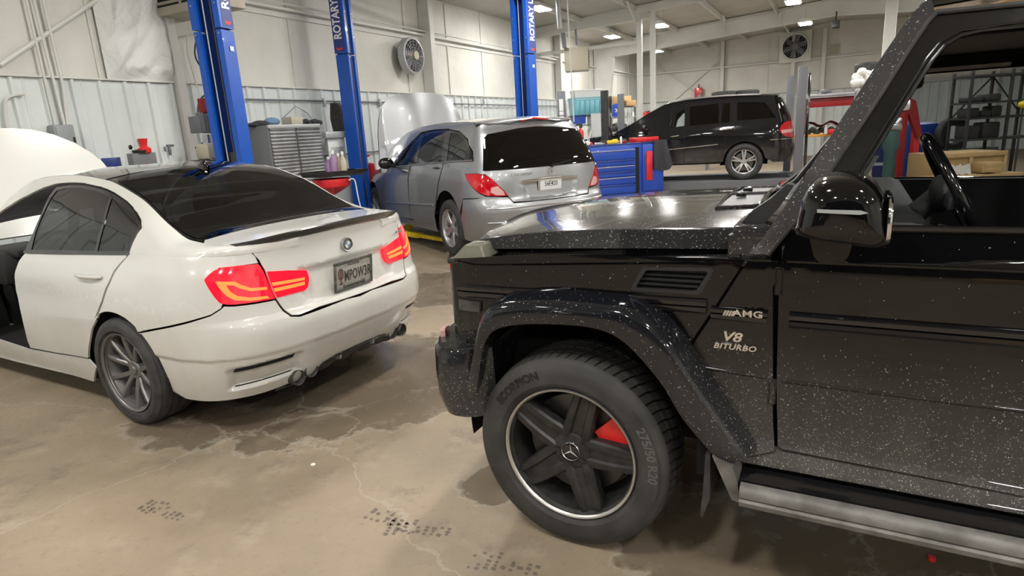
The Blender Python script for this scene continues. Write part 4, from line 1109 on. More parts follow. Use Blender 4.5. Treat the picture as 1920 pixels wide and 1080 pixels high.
# cowl side, between fender and door
cowl = [(1404, 486), (1459, 490), (1456, 520), (1449, 540), (1449, 700), (1449, 790), (1452, 846), (1400, 856), (1340, 830), (1290, 660), (1345, 578)]
patch('cowl_panel', GS, cowl, P_, car, .05, .04)
# door
door = [(1466, 491), (1464, 520), (1460, 560), (1456, 720), (1458, 835), (1466, 842), gu(-1.36, .527), gu(-1.74, .527), gu(-1.76, .56), gu(-1.78, 1.17), gu(-1.78, 1.265), gu(-1.36, 1.265), gu(-1.02, 1.268), (1630, 425), (1560, 422), (1480, 420), (1466, 440)]
dr = patch('front_door', GS, door, P_, car, .05, .04)
patch('rear_door', GS, [gu(-1.795, .527), gu(-2.5, .527), gu(-2.55, .62), gu(-2.7, .85), gu(-2.7, 1.265), gu(-1.795, 1.265)], P_, car, .08, .06)
patch('rear_quarter', GS, [gu(-2.715, .85), gu(-3.3, .85), gu(-3.45, .55), gu(-3.9, .55), gu(-3.9, 1.265), gu(-2.715, 1.265)], P_, car, .1, .08)
# beads: crease, rub strip, lower bead
def bead(px, w, mat, off=.0, name='body_moulding', par=None, prof=None):
    L = GS.uv(px); P = []
    for k in range(len(L)-1):
        for t in np.linspace(0, 1, 24, endpoint=(k == len(L)-2)):
            P.append((L[k][0]*(1-t)+L[k+1][0]*t, L[k][1]*(1-t)+L[k+1][1]*t))
    U = np.array([p[0] for p in P]); V = np.array([p[1] for p in P]); Q = GS.fn(U, V); N = GS.nrm(U, V)
    prof = prof or [(-.5, 0), (-.38, .6), (-.15, 1), (.15, 1), (.38, .6), (.5, 0)]
    mb = MB(); rows = []
    for q, n in zip(Q, N): rows.append([tuple(q+n*(off+h*w[1])+np.array([0, 0, 1.])*s_*w[0]) for s_, h in prof])
    mb.grid(rows)
    for r in (rows[0], rows[-1]): mb.add(r, [list(range(len(r)))])
    return mb.build(name, mat, par or car, smooth=40)
st = [(-.5, 0), (-.5, .7), (-.3, 1), (-.05, .95), (.0, .55), (.08, .95), (.35, 1), (.5, .6), (.5, 0)]
bead([gu(-.735, .978), gu(-1.36, .978), gu(-1.77, .978)], (.046, .022), MT['gloss_black'], prof=st)
bead([gu(-1.80, .978), gu(-2.68, .978)], (.046, .022), MT['gloss_black'], prof=st)
bead([gu(-.50, .982), gu(-.672, .980)], (.040, .018), MT['gloss_black'], prof=st)
bead([gu(.49, .985), gu(.35, .988), gu(-.10, .996), gu(-.485, 1.000)], (.046, .020), MT['gloss_black'], prof=st)
for a, b_ in ((-.72, -1.77), (-1.8, -2.68)):
    bead([gu(a, 1.160), gu(b_, 1.160)], (.012, .006), P_)
    bead([gu(a, .772), gu(b_, .772)], (.014, .004), P_)
bead([gu(-.45, .785), gu(-.675, .776)], (.014, .004), P_)
bead([gu(-.60, 1.160), gu(-.675, 1.160)], (.012, .006), P_)
bead([gu(-.72, 1.262), gu(-1.77, 1.268)], (.022, .010), MT['gloss_black'], name='window_sill_trim')
# hinges
for (x0, y0, x1, y1) in ((1462, 504, 1459, 551), (1448, 714, 1446, 755)):
    a = GS.inv(x0, y0); b_ = GS.inv(x1, y1); u = (a[0]+b_[0])/2; z0, z1 = b_[1], a[1]
    p = gs(np.array([u]), np.array([(z0+z1)/2]))[0]
    mb = MB(); mb.cyl((p[0], p[1]+.002, z0), (p[0], p[1]+.002, z1), .010, 14).box((p[0], p[1]-.006, (z0+z1)/2), (.026, .016, (z1-z0)*1.15), .005)
    mb.build('door_hinge', P_, car, smooth=40)
# dark gap behind hinge line, inner structure
MB().box((-1.40, .70, .84), (1.95, .10, .58)).build('inner_sill', MT['dark_hole'], car)
# fender top, hood
def gtop(u, y):
    """fender top and cowl: u=-x ; y lateral"""
    u = np.asarray(u, float); y = np.asarray(y, float); x = -u
    z = 1.162-.062*np.clip((x+.6)/1.1, 0, 1.2)**1.2; d = np.clip((.80-y), 0, 1); r = np.clip(d/.035, 0, 1)
    return np.stack([x+0*y, y+0*x, z-.022*(1-r)**2+.06*d*.3], -1)
GT = Chart(gtop, (-.6, .75), (.62, .80), GP, flip=False)
patch('fender_top', GT, [(-.56, .67), (-.50, .785), (-.40, .798), (.58, .798), (.58, .67)], P_, car, .05, .015, raw=True)
HZ = crom([-.6, -.12, .05, .25, .40, .46], [1.243, 1.226, 1.217, 1.200, 1.180, 1.166])
def hood_s(x, t):
    """t: 0 lower side edge .. 1 centreline"""
    x = np.asarray(x, float); t = np.asarray(t, float)
    zb = 1.172-.045*np.clip((x+.6)/1.2, 0, 1)**1.3
    ztop = HZ(x); zc = ztop+.034
    q = np.clip(t/.16, 0, 1); y = np.where(t < .16, .690-.012*q, .678*(1-(t-.16)/.84))
    k = np.clip((t-.16)/.84, 0, 1); z1 = ztop+(zc-ztop)*(.55*(1-(1-np.clip(k/.35, 0, 1))**2)*.7+.615*(3*k**2-2*k**3))
    rr = np.clip((t-.13)/.06, 0, 1)
    z = np.where(t < .16, zb+(ztop-zb)*(q-.0*q), z1)
    return np.stack([x+0*t, y+0*x, z], -1)
# rounded crease: build the hood as one lofted mesh
mb = MB(); rows = []
xs_ = list(np.linspace(-.585, .30, 26))+list(np.linspace(.32, .45, 8))
for x in xs_:
    row = []
    for t in list(np.linspace(0, .13, 4))+[.145, .155, .165, .175, .19]+list(np.linspace(.21, 1, 22)):
        row.append(tuple(hood_s(np.array([x]), np.array([t]))[0]))
    # mirror
    xb = x
    full = row+[(p[0], -p[1], p[2]) for p in reversed(row[:-1])]
    rows.append(full)
rows = [[(p[0]+.085*(1-(p[1]/.69)**2)*min(1, max(0, (p[0]-.05)/.40))**1.5, p[1], p[2]) for p in r] for r in rows]
# shape the trailing edge (slightly bowed) and nose roll-down
nose = [(p[0]+.012, p[1], max(p[2]-.02, 1.13)) for p in rows[-1]]; rows.append(nose)
rows.append([(p[0]+.02, p[1], 1.10) for p in rows[-2]])
mb.grid(rows)
hood = mb.build('hood', MT['g_hood'], car, smooth=28)
bev = hood.modifiers.new('b', 'BEVEL'); bev.width = .006; bev.segments = 2; bev.limit_method = 'ANGLE'; bev.angle_limit = .6
# vent grille on the hood near the windscreen (left one and right one)
def hz(x, y): return float(hood_s(np.array([x]), np.array([.16+.84*(1-abs(y)/.678)]))[0][2])
x0_, x1_ = -.575, -.43
def hpath(P, dz, n=6): return [(P[k][0]*(1-t)+P[(k+1) % len(P)][0]*t, P[k][1]*(1-t)+P[(k+1) % len(P)][1]*t, hz(P[k][0]*(1-t)+P[(k+1) % len(P)][0]*t, P[k][1]*(1-t)+P[(k+1) % len(P)][1]*t)+dz) for k in range(len(P)) for t in np.linspace(0, 1, n, endpoint=False)]
hv = MB().tube(hpath([(x0_, .33), (x1_, .36), (x1_+.02, -.36), (x0_, -.33)], .003), .008, 6, closed=True).tube([(x0_, .02, hz(x0_, .02)+.003), (x1_, .02, hz(x1_, .02)+.003)], .010, 6).build('hood_vent', MT['g_hood'], car)
for a_, b_ in ((.03, .345), (-.345, .01)):
    mb = MB(); mb.grid([[(x, y, hz(x, y)+.003) for y in np.linspace(a_, b_, 8)] for x in np.linspace(x0_+.008, x1_-.004, 4)]); mb.build('vent_mesh', MT['black_plastic'], hv)
for q in (.10, -.09): MB().box((-.48, q, hz(-.48, q)+.013), (.04, .022, .016), .004).build('washer_nozzle', MT['gloss_black'], hv)
# turn signal lamp on the fender
A = {}
sx0, sx1 = .520, .365
mb = MB(); y0_, y1_ = .655, .775
zb = 1.105
V = [(sx0+.02, y1_, zb-.010), (sx0+.02, y0_, zb), (sx1, y0_, zb+.012), (sx1, y1_, zb+.004), (sx0-.045, y1_-.025, zb+.058), (sx0-.045, y0_+.02, zb+.062), (sx1+.03, y0_+.02, zb+.066), (sx1+.03, y1_-.025, zb+.060)]
mb.add(V, [[0, 1, 2, 3], [4, 7, 6, 5], [0, 4, 5, 1], [1, 5, 6, 2], [2, 6, 7, 3], [3, 7, 4, 0]])
sg = mb.build('turn_signal', MT['smoke_lamp'], car, smooth=None)
b_ = sg.modifiers.new('b', 'BEVEL'); b_.width = .008; b_.segments = 2
MB().box(((sx0+sx1)/2, .715, zb-.006), (.20, .14, .022), .006).build('signal_base', MT['gloss_black'], car)
# side marker lamp below the moulding
patch('side_marker', GS, [(863, 560), (902, 566), (902, 584), (864, 579)], MT['dirty_plastic'], car, .05, .03, off=.012, th=.02)
# flare
NB = 64
Bp = resample(smooth_path([(x, z) for x, z in archB], 6), NB); Cp = resample(smooth_path([(x, z) for x, z in archC], 6), NB)
def flare(mir=False, dx=0.):
    rows = []
    for i in range(NB):
        b = Bp[i]; c = Cp[i]; t = Bp[min(i+1, NB-1)]-Bp[max(i-1, 0)]; t = t/np.linalg.norm(t); n = np.array([-t[1], t[0]])
        if n @ (b-np.array([0, .4])) < 0: n = -n
        e = math.sin(PI*i/(NB-1))**.3; yo = .905+.02*e
        a = b+n*.028
        rows.append([(a[0], .792, a[1]), (a[0]-n[0]*.002, .83, a[1]-n[1]*.002), (b[0]+n[0]*.010, yo-.022, b[1]+n[1]*.010), (b[0]+n[0]*.001, yo-.006, b[1]+n[1]*.001), (b[0]-n[0]*.010, yo, b[1]-n[1]*.010),
                     (c[0]+n[0]*.008, yo+.003, c[1]+n[1]*.008), (c[0], yo-.002, c[1]), (c[0]+n[0]*.004, yo-.012, c[1]+n[1]*.004), (c[0]+n[0]*.012, .80, c[1]+n[1]*.012), (c[0]+n[0]*.02, .60, c[1]+n[1]*.02)])
    rows = [[(p[0]+dx, p[1], p[2]) for p in r] for r in rows]
    mb = MB().grid(rows); mb.add(rows[0][:9], [list(range(9))]); mb.add(rows[-1][:9], [list(range(9))])
    return mb.build('wheel_arch_flare', MT['g_flare'], car, smooth=50, mirror=mir)
flare(); flare(True); flare(dx=-2.85); flare(True, dx=-2.85)
# wheels
ang = GP.py((880+585/2.7, 640+290/2.7), .87); a0 = math.atan2(ang[2]-.395, ang[0])
cal = GP.py((880+730/2.7, 640+470/2.7), .78); ac = math.atan2(cal[2]-.395, cal[0]); cl2 = GP.py((1150, 905), .78); a2_ = math.atan2(cl2[2]-.395, cl2[0]) % (2*PI); ac = (ac % (2*PI))*.86+a2_*.14
for (x, z) in ((0, .395), (-2.85, .395)):
    for s_ in (1, -1):
        k = s_ > 0
        wd = wheel(car, (x, .888*s_, z), s_, .391, .275, .254, (MT['tyre_grey'], MT['rim_g'], MT['rim_lip']), 'five_star', a0=a0 if s_ > 0 else PI/2, tread='block', cap=(MT['gloss_black'], MT['badge'], .038), caliper=(ac if s_ > 0 else .5), dish=.025)
        if k and x == 0:
            tyre_text(wd, 'SCORPION'[::1], .046, .328, math.radians(52), MT['tyre_text'])
            tyre_text(wd, '275/50 R20', .046, .328, math.radians(168), MT['tyre_text2'])
            mb = MB(); mb.lathe([(.300, .0042), (.352, .0042)], 30, a0=math.radians(138), a1=math.radians(198)); mb.build('sidewall_panel', MT['tyre_grey'], wd)
# wheel well
for x in (0, -2.85):
    for s_ in (1, -1):
        MB().lathe([(.505, .80*s_), (.50, .45*s_), (0, .45*s_)], 40, T=Matrix.Translation((x-.03, 0, .43)), a0=-.15, a1=PI+.1).build('wheel_well', MT['dark_hole'], car)
MB().box((-1.4, 0, .45), (1.9, 1.5, .2)).box((0, 0, .5), (.6, .9, .3)).cyl((0, -.7, .39), (0, .7, .39), .06, 12).cyl((-2.85, -.7, .39), (-2.85, .7, .39), .06, 12).box((-1.5, 0, .36), (4., .8, .12)).box((-3.4, 0, .55), (1., 1.5, .2)).build('chassis', MT['dark_hole'], car)
# coil spring seen through the wheel
MB().tube([(.05+.06*math.cos(t), .58+.06*math.sin(t), .42+.022*t) for t in np.linspace(0, 22, 120)], .010, 6).build('coil_spring', MT['dirty_plastic'], car)
# front bumper
plan = [(.40, .905), (.46, .925), (.53, .915), (.585, .86), (.64, .74), (.675, .5), (.69, 0)]
plan = [tuple(p) for p in smooth_path(plan, 5)]
full = plan+[(p[0], -p[1]) for p in reversed(plan[:-1])]
mb = MB(); rows = []
for x, y in full:
    c_ = min(1, abs(y)/.9); zb = .50 if abs(y) < .7 else .49
    ins = lambda k: (x-.5*k*0-k*(1 if x > .5 else .3), y*(1-k*.9))
    i1 = ins(.05); i2 = ins(.012)
    rows.append([(i1[0]-.06, i1[1]*.97, .775), (i2[0], i2[1], .775), (x, y, .760), (x+.004, y*1.003, .66), (x, y, .56), (i2[0]-.01, i2[1], zb), (i1[0]-.06, i1[1]*.95, zb-.005)])
mb.grid(rows); mb.add([rows[0][k] for k in range(7)], [list(range(7))])
mb.build('front_bumper', MT['g_flare'], car, smooth=35)
MB().prism([(.40, .57), (.43, .70), (.46, .765), (.40, .765)], .75, .905).build('bumper_end', MT['g_flare'], car)
patch('reflector', GS, [gu(.575, .765), gu(.64, .765), gu(.64, .80), gu(.575, .80)], MT['lamp_clear'], car, .03, .02, off=.06, th=.02)
# front face: headlamp, grille
MB().box((.53, 0, .90), (.05, 1.40, .38), .01).build('front_panel', P_, car)
MB().box((.44, 0, 1.085), (.14, 1.40, .05), .01).build('slam_panel', MT['gloss_black'], car)
gr = MB(); gr.box((.59, 0, .95), (.03, .72, .34), .02)
for k in range(3): gr.box((.61, 0, .86+.09*k), (.02, .70, .03), .008)
gr.build('grille', MT['gloss_black'], car)
for s_ in (1, -1): MB().cyl((.56, .55*s_, .96), (.60, .55*s_, .96), .11, 30).build('headlamp', MT['glass_clear'], car); MB().cyl((.55, .55*s_, .96), (.575, .55*s_, .96), .105, 30).build('headlamp_bowl', MT['chrome'], car)
# running board and sill ledges
def rail(pts, x0, x1, name, mat):
    mb = MB(); rows = [[(x, y, z) for y, z in pts] for x in np.linspace(x0, x1, 40)]; mb.grid(rows)
    for r in (rows[0], rows[-1]): mb.add(r, [list(range(len(r)))])
    return mb.build(name, mat, car, smooth=40)
rail([(.79, .535), (.80, .527), (.812, .52), (.822, .500), (.830, .493), (.835, .478), (.79, .470)], -.60, -2.45, 'door_sill', P_)
rb = [(.80, .455), (.83, .458), (.845, .448), (.86, .456), (.872, .446), (.884, .455), (.895, .447), (.915, .452), (.935, .448), (.948, .432), (.950, .415), (.944, .408), (.952, .400), (.950, .385), (.935, .374), (.88, .370), (.80, .38)]
rail(rb[:8]+[(.895, .40), (.80, .40)], -.62, -2.42, 'running_board', MT['gloss_black'])
rail([rb[7]]+rb[8:], -.625, -2.42, 'running_board_edge', MT['alu_dirty'])
# mud flap
fl = [GP.py(q, .86) for q in ((1320, 866), (1336, 860), (1362, 930), (1326, 992))]
MB().prism([(-.510, .52), (-.525, .52), (-.528, .36), (-.505, .28), (-.497, .285), (-.505, .4)], .70, .905).build('mud_flap', MT['rubber'], car)
MB().prism([(-.535, .53), (-.60, .50), (-.612, .47), (-.625, .39), (-.648, .372), (-.60, .385), (-.575, .44)], .80, .925).build('flare_end', MT['alu_dirty'], car)
# --- cabin: pillars and frames, traced on the leaning side
pil = [(1405, 481), (1470, 390), (1540, 283), (1600, 190), (1660, 98), (1700, 40), (1728, 8), (1745, 0), (1752, 22), (1736, 40), (1700, 95), (1640, 190), (1560, 312), (1500, 402), (1462, 448), (1440, 480)]
patch('windscreen_pillar', GS, pil, MT['g_pillar'], car, .05, .05, off=.012, th=.06)
kp = [(1405, 481), (1440, 480), (1462, 488), (1404, 487)]
dfo = [(1466, 490), (1466, 448), (1504, 404), (1564, 316), (1644, 193), (1704, 98), (1740, 44), (1757, 26), (1800, 20), (1920, 10), gu(-1.50, 1.845), gu(-1.78, 1.845), gu(-1.78, 1.27), gu(-1.70, 1.27), gu(-1.70, 1.77), (1920, 52), (1840, 60), (1800, 68), (1770, 85), (1745, 115), (1690, 200), (1640, 280), (1590, 360), (1556, 414), (1560, 424), (1480, 440)]
dfo = [(1466, 486), (1466, 448), (1504, 404), (1564, 316), (1644, 193), (1704, 98), (1740, 44), (1757, 26), (1800, 20), (1920, 10), gu(-1.50, 1.845), gu(-1.78, 1.845), gu(-1.78, 1.27), gu(-1.70, 1.27), gu(-1.70, 1.77), gu(-1.45, 1.772), (1920, 52), (1840, 60), (1800, 68), (1770, 85), (1745, 115), (1690, 200), (1640, 280), (1590, 360), (1562, 405), (1556, 420), (1480, 421)]
patch('door_frame', GS, dfo, MT['gloss_black'], car, .05, .05, off=.0, th=.03)
def pxline(pts, w, mat, off, name):
    L = GS.uv(pts); Q = []
    for k in range(len(L)-1):
        for t in np.linspace(0, 1, 8, endpoint=(k == len(L)-2)): Q.append((L[k][0]*(1-t)+L[k+1][0]*t, L[k][1]*(1-t)+L[k+1][1]*t))
    U = np.array([q[0] for q in Q]); V = np.array([q[1] for q in Q]); P = GS.fn(U, V)+GS.nrm(U, V)*off
    return MB().tube([tuple(p) for p in P], w, 8).build(name, mat, car)
pxline([(1558, 412), (1592, 360), (1642, 280), (1692, 200), (1747, 114), (1772, 84), (1802, 66), (1842, 57), (1922, 49)], .006, MT['gloss_black'], .002, 'window_channel')
pxline([(1545, 412), (1630, 282), (1682, 200), (1738, 110), (1764, 78), (1800, 58), (1922, 40)], .003, MT['gloss_black'], .003, 'frame_bead')
pxline([(1440, 478), (1502, 402), (1562, 313), (1642, 191), (1702, 96), (1738, 42), (1756, 24), (1922, 8)], .007, MT['rubber'], .006, 'door_seal')
patch('quarter_trim', GS, [(1560, 410), (1600, 350), (1640, 290), (1650, 290), (1612, 352), (1590, 408)], MT['interior_grey'], car, .03, .03, off=-.03, th=.01)
# rear body sides above the belt, roof, gutter
patch('rear_side_frame', GS, [gu(-1.80, 1.27), gu(-2.70, 1.27), gu(-3.9, 1.27), gu(-3.9, 1.845), gu(-1.80, 1.845)], MT['gloss_black'], car, .1, .1, th=.03, holes=[[gu(-1.88, 1.30), gu(-2.62, 1.30), gu(-2.62, 1.77), gu(-1.88, 1.77)], [gu(-2.80, 1.30), gu(-3.75, 1.30), gu(-3.75, 1.77), gu(-2.80, 1.77)]])
patch('rear_door_glass', GS, [gu(-1.87, 1.29), gu(-3.76, 1.29), gu(-3.76, 1.78), gu(-1.87, 1.78)], MT['glass_dark'], car, .3, .2, off=-.02, th=0)
mb = MB(); rows = []
for x in np.linspace(-1.06, -3.9, 12):
    rows.append([(x, y, 1.87+.06*(1-abs(y/.69)**3)) for y in np.linspace(-.69, .69, 15)])
rows = [[(p[0]+.05, p[1], p[2]-.04) for p in rows[0]]]+rows
mb.grid(rows).grid([[(p[0], p[1], p[2]-.05) for p in r] for r in rows]); mb.build('roof', MT['gloss_black'], car, smooth=50)
MB().tube([(-1.02, .69, 1.86), (-1.25, .69, 1.872), (-3.9, .69, 1.872)], .012, 8).build('roof_gutter', MT['gloss_black'], car)
# far side: pillar, door with belt, frame
gsm = lambda L: [q for q in L]
for nm, ol, m_ in (('front_fender', fender, P_), ('cowl_panel', cowl, P_), ('front_door', door, P_)):
    patch(nm, GS, ol, m_, car, .12, .1, mirror=True)
patch('rear_door', GS, [gu(-1.795, .527), gu(-2.5, .527), gu(-2.7, .85), gu(-2.7, 1.265), gu(-1.795, 1.265)], P_, car, .2, .1, mirror=True)
patch('rear_quarter', GS, [gu(-2.715, .85), gu(-3.3, .85), gu(-3.9, .55), gu(-3.9, 1.265), gu(-2.715, 1.265)], P_, car, .2, .1, mirror=True)
patch('windscreen_pillar', GS, pil, MT['interior'], car, .05, .05, off=.0, th=.06, mirror=True)
fr2 = [gu(-.72, 1.27), gu(-1.03, 1.80), gu(-1.12, 1.845), gu(-3.9, 1.845), gu(-3.9, 1.27), gu(-3.8, 1.27), gu(-3.8, 1.74), gu(-1.95, 1.74), gu(-1.95, 1.27), gu(-1.80, 1.27), gu(-1.80, 1.74), gu(-1.14, 1.74), gu(-.86, 1.27)]
patch('door_frame', GS, fr2, MT['interior'], car, .12, .1, th=.04, mirror=True)
patch('passenger_glass', GS, [gu(-.84, 1.26), gu(-1.12, 1.76), gu(-1.82, 1.76), gu(-1.82, 1.26)], MT['glass_g'], car, .2, .1, off=-.01, th=0, mirror=True)
patch('rear_door_glass', GS, [gu(-1.93, 1.26), gu(-3.82, 1.26), gu(-3.82, 1.76), gu(-1.93, 1.76)], MT['glass_dark'], car, .3, .2, off=-.01, th=0, mirror=True)
for _b in (((-1.4, -.74, 1.02), (1.2, .05, .48)), ((-1.4, .735, 1.0), (1.05, .04, .5))): MB().box(*_b).build('door_card', MT['interior'], car)
MB().box((-3.93, 0, 1.2), (.06, 1.5, 1.3)).build('tailgate', P_, car)
# headliner
MB().box((-2.4, 0, 1.815), (2.75, 1.34, .03)).build('headliner', MT['interior'], car)
# windscreen
wsP = [(-.665, .69, 1.27), (-.665, -.69, 1.27), (-1.03, -.63, 1.84), (-1.03, .63, 1.84)]
MB().add(wsP, [[0, 1, 2, 3]]).build('windscreen', MT['glass_mid'], car, smooth=None)
MB().box((-.62, 0, 1.235), (.14, 1.5, .05), .01).box((-.60, 0, 1.18), (.12, 1.52, .10)).build('cowl', MT['g_hood'], car)
MB().box((-.40, 0, 1.0), (1.1, 1.2, .25)).build('engine_bay', MT['dark_hole'], car)
for y in (.45, -.15):
    MB().tube([(-.60, y, 1.28), (-.70, y-.12, 1.36), (-.80, y-.25, 1.50)], .009, 6).box((-.61, y, 1.275), (.04, .05, .03), .008).build('wiper', MT['black_plastic'], car)
MB().prism([(-.57, 1.262), (-.60, 1.30), (-.655, 1.34), (-.70, 1.385), (-.72, 1.38), (-.68, 1.31), (-.64, 1.26)], .64, .70).build('wiper_mount', MT['black_plastic'], car)
# interior
db = MB(); db.box((-.92, 0, 1.17), (.34, 1.38, .22), .05).box((-.86, .36, 1.30), (.22, .40, .05), .03); db.build('dashboard', MT['interior'], car)
MB().box((-1.0, 0, 1.0), (.3, .3, .45), .04).build('centre_console', MT['interior'], car)
# steering wheel: ring traced from its rim
wc = np.array([-1.165, .37, 1.325]); ta = math.radians(27)
ring = [(wc[0]-.185*math.sin(ta)*math.sin(a)*-1*-1*(-1), wc[1]+.185*math.cos(a), wc[2]+.185*math.cos(ta)*math.sin(a)) for a in np.linspace(0, 2*PI, 48, endpoint=False)]
ring = [(wc[0]+.19*math.sin(ta)*math.sin(a), wc[1]+.19*math.cos(a), wc[2]+.19*math.cos(ta)*math.sin(a)) for a in np.linspace(0, 2*PI, 48, endpoint=False)]
sw = MB().tube(ring, .017, 12, closed=True).build('steering_wheel', MT['gloss_black'], car, smooth=80)
MB().sphere(tuple(wc+np.array([.03, 0, -.01])), .075, 16, (.5, 1, .85)).box(tuple(wc+np.array([.02, 0, -.02])), (.02, .36, .045), .01).build('wheel_boss', MT['interior'], sw)
MB().cyl(tuple(wc+np.array([.04, 0, -.02])), (-.95, .37, 1.13), .035, 14).build('steering_column', MT['interior'], car)
MB().cyl((-1.13, .47, 1.225), (-1.15, .60, 1.235), .007, 8).cyl((-1.15, .60, 1.235), (-1.155, .635, 1.238), .012, 12).build('stalk', MT['satin'], car)
MB().box((-1.215, .53, 1.245), (.015, .02, .10), .006, rot=Matrix.Rotation(.4, 4, 'Y')).build('shift_paddle', MT['chrome'], car)
MB().cyl((-.95, .58, 1.262), (-.95, .70, 1.262), .008, 8).build('dash_vent_bezel', MT['chrome'], car)
for y in (.38, -.38):
    mb = MB(); mb.box((-1.62, y, .98), (.50, .52, .16), .06).box((-1.92, y, 1.32), (.15, .50, .62), .06, rot=Matrix.Rotation(-.22, 4, 'Y'))
    o = mb.build('seat', MT['interior'], car); MB().box((-2.02, y, 1.68), (.10, .26, .16), .04).build('headrest', MT['interior'], o)
# rear view mirror inside
MB().box((-1.06, .02, 1.69), (.035, .22, .07), .02).cyl((-1.05, .02, 1.72), (-1.03, .02, 1.80), .01, 8).build('inner_mirror', MT['interior'], car)
MB().box((-.985, .66, 1.60), (.05, .03, .035), .01).build('sensor_bracket', MT['satin'], car)
# --- outside mirror
mpx = [(1492, 424), (1499, 392), (1506, 366), (1522, 343), (1548, 328), (1582, 322), (1612, 324), (1634, 334), (1652, 352), (1664, 378), (1670, 402), (1670, 440), (1664, 447), (1640, 455), (1600, 450), (1545, 443), (1510, 436), (1493, 428)]
ML = [GP.py(q, 1.0) for q in mpx]; ML = [(p[0], p[2]) for p in ML]; ML = resample(smooth_path(ML+[ML[0]], 4), 60)[:-1]
cx_, cz_ = np.mean(ML[:, 0]), np.mean(ML[:, 1]); cx_ = -.87; cz_ = 1.345; xcut = min(p[0] for p in ML)+.012
rows = []
for (y, k) in ((.880, .35), (.884, .72), (.90, .90), (.93, .975), (.97, 1.), (1.02, 1.), (1.06, .985), (1.095, .95), (1.12, .86), (1.135, .70), (1.142, .4)):
    rows.append([(cx_+(p[0]-cx_)*k-(0 if k > .9 else 0), y, cz_+(p[1]-cz_)*k) for p in ML]+[(cx_+(ML[0][0]-cx_)*k, y, cz_+(ML[0][1]-cz_)*k)])
rows = [[(max(p[0], xcut), p[1], p[2]) for p in r] for r in rows]
mb = MB().grid(rows); mb.add(rows[0][:-1], [list(range(59))]); mb.add(rows[-1][:-1], [list(range(59))])
mir_ = mb.build('door_mirror', MT['g_pillar2'] if 'g_pillar2' in MT else MT['g_paint'], car, smooth=50)
# lower shell split, light strip, glass rim
xr = min(p[0] for p in ML)
loc_ = lambda q, y=1.146: GP.py(q, y)
def mpanel(px, y, mat, name, t=.006):
    L = [GP.py(q, y) for q in px]; return MB().prism([(p[0], p[2]) for p in L], y-.03, y).build(name, mat, mir_, smooth=None)
mpanel([(1532, 393), (1615, 395), (1628, 400), (1612, 403), (1532, 399)], 1.145, MT['panel_grey'], 'mirror_signal')
rim = [(xcut-.001, .905, 1.292), (xcut-.001, 1.04, 1.275), (xcut-.001, 1.115, 1.292), (xcut-.001, 1.128, 1.34), (xcut-.001, 1.115, 1.372), (xcut-.001, 1.06, 1.385), (xcut-.001, .905, 1.382), (xcut-.001, .892, 1.34)]
MB().tube([tuple(p) for p in smooth_path(rim, 4, True)], .006, 8, closed=True).build('mirror_rim', MT['chrome'], mir_)
MB().prism([(p[1], p[2]) for p in smooth_path(rim, 4, True)], xcut-.004, xcut-.001, axis=0).build('mirror_glass', MT['chrome'], mir_)
foot = [GP.py(q, .86) for q in ((1521, 440), (1600, 445), (1592, 470), (1582, 483), (1540, 483), (1528, 472))]
MB().prism([(p[0], p[2]) for p in foot], .76, .93).build('mirror_foot', MT['g_paint'], car, smooth=None)
# --- lettering
def side_frame(q, y=.802):
    p = GP.py(q, y); return frame((p[0], y, p[2]), (-1, 0, 0), (0, 0, 1))
b_ = GS.uv([(1337, 581), (1447, 589)]); 
text_obj('badge_lettering', 'AMG', .030, MT['badge'], car, side_frame((1402, 589), .8205), .002, sx=1.35, bold=.0006, spacing=1.05)
mb = MB(); T = side_frame((1368, 587), .8205)
for k in range(4): mb.add([T @ Vector((-.022+k*.0085+dx, dy, .002)) for dx, dy in ((0, -.009), (.0062, -.009), (.0142, .009), (.008, .009))], [[0, 1, 2, 3]])
mb.build('badge_stripes', MT['badge'], car)
text_obj('badge_lettering', 'V8', .044, MT['badge'], car, side_frame((1371, 632), .8035), .003, sx=1.25, shear=.25, bold=.0012)
text_obj('badge_lettering', 'BITURBO', .026, MT['badge'], car, side_frame((1377, 651), .8035), .003, sx=1.15, shear=.25, bold=.0008, spacing=1.1)
# ---------------------------------------------------------------- silver tall estate on the lift, seen from its left rear
def both(name, ch, ol, mat, par, du=.06, dv=.05, **k):
    L = ch.uv(ol)
    hs = k.pop('holes', []); H = [ch.uv(h) for h in hs]
    return [patch(name, ch, L, mat, par, du, dv, raw=True, mirror=m, holes=H, **k) for m in (False, True)]
RP = Pose(.0755, 8.337, 2.0658, .068)
rzs = [.22, .35, .50, .70, .85, .97, 1.07, 1.25, 1.45, 1.60, 1.66]
rw = table2([-.35, .5, 1.5, 2.4, 3.2, 3.7, 4.1], rzs, [
    [.90, .94, .958, .963, .957, .945, .915, .850, .770, .70, .66],
    [.91, .945, .955, .955, .952, .945, .918, .852, .775, .70, .66],
    [.91, .94, .948, .948, .948, .945, .918, .85, .77, .70, .66],
    [.91, .945, .955, .955, .95, .93, .90, .82, .74, .68, .64],
    [.91, .95, .962, .960, .93, .86, .80, .74, .7, .66, .62],
    [.85, .90, .92, .90, .84, .78, .72, .66, .6, .6, .6],
    [.6, .68, .70, .66, .60, .5, .5, .5, .5, .5, .5]])
rxt = crom([.22, .35, .50, .62, .70, .78, .9, 1.05, 1.15, 1.3, 1.5, 1.62, 1.7], [-.92, -.99, -1.04, -1.06, -1.04, -.995, -.985, -.97, -.945, -.87, -.74, -.62, -.60])
RSh = Shell(-.35, rw, rxt, n=3.1, L=1.30)
RS = Chart(RSh, (-4.1, 1.65), (.2, 1.68), RP, n=(260, 110))
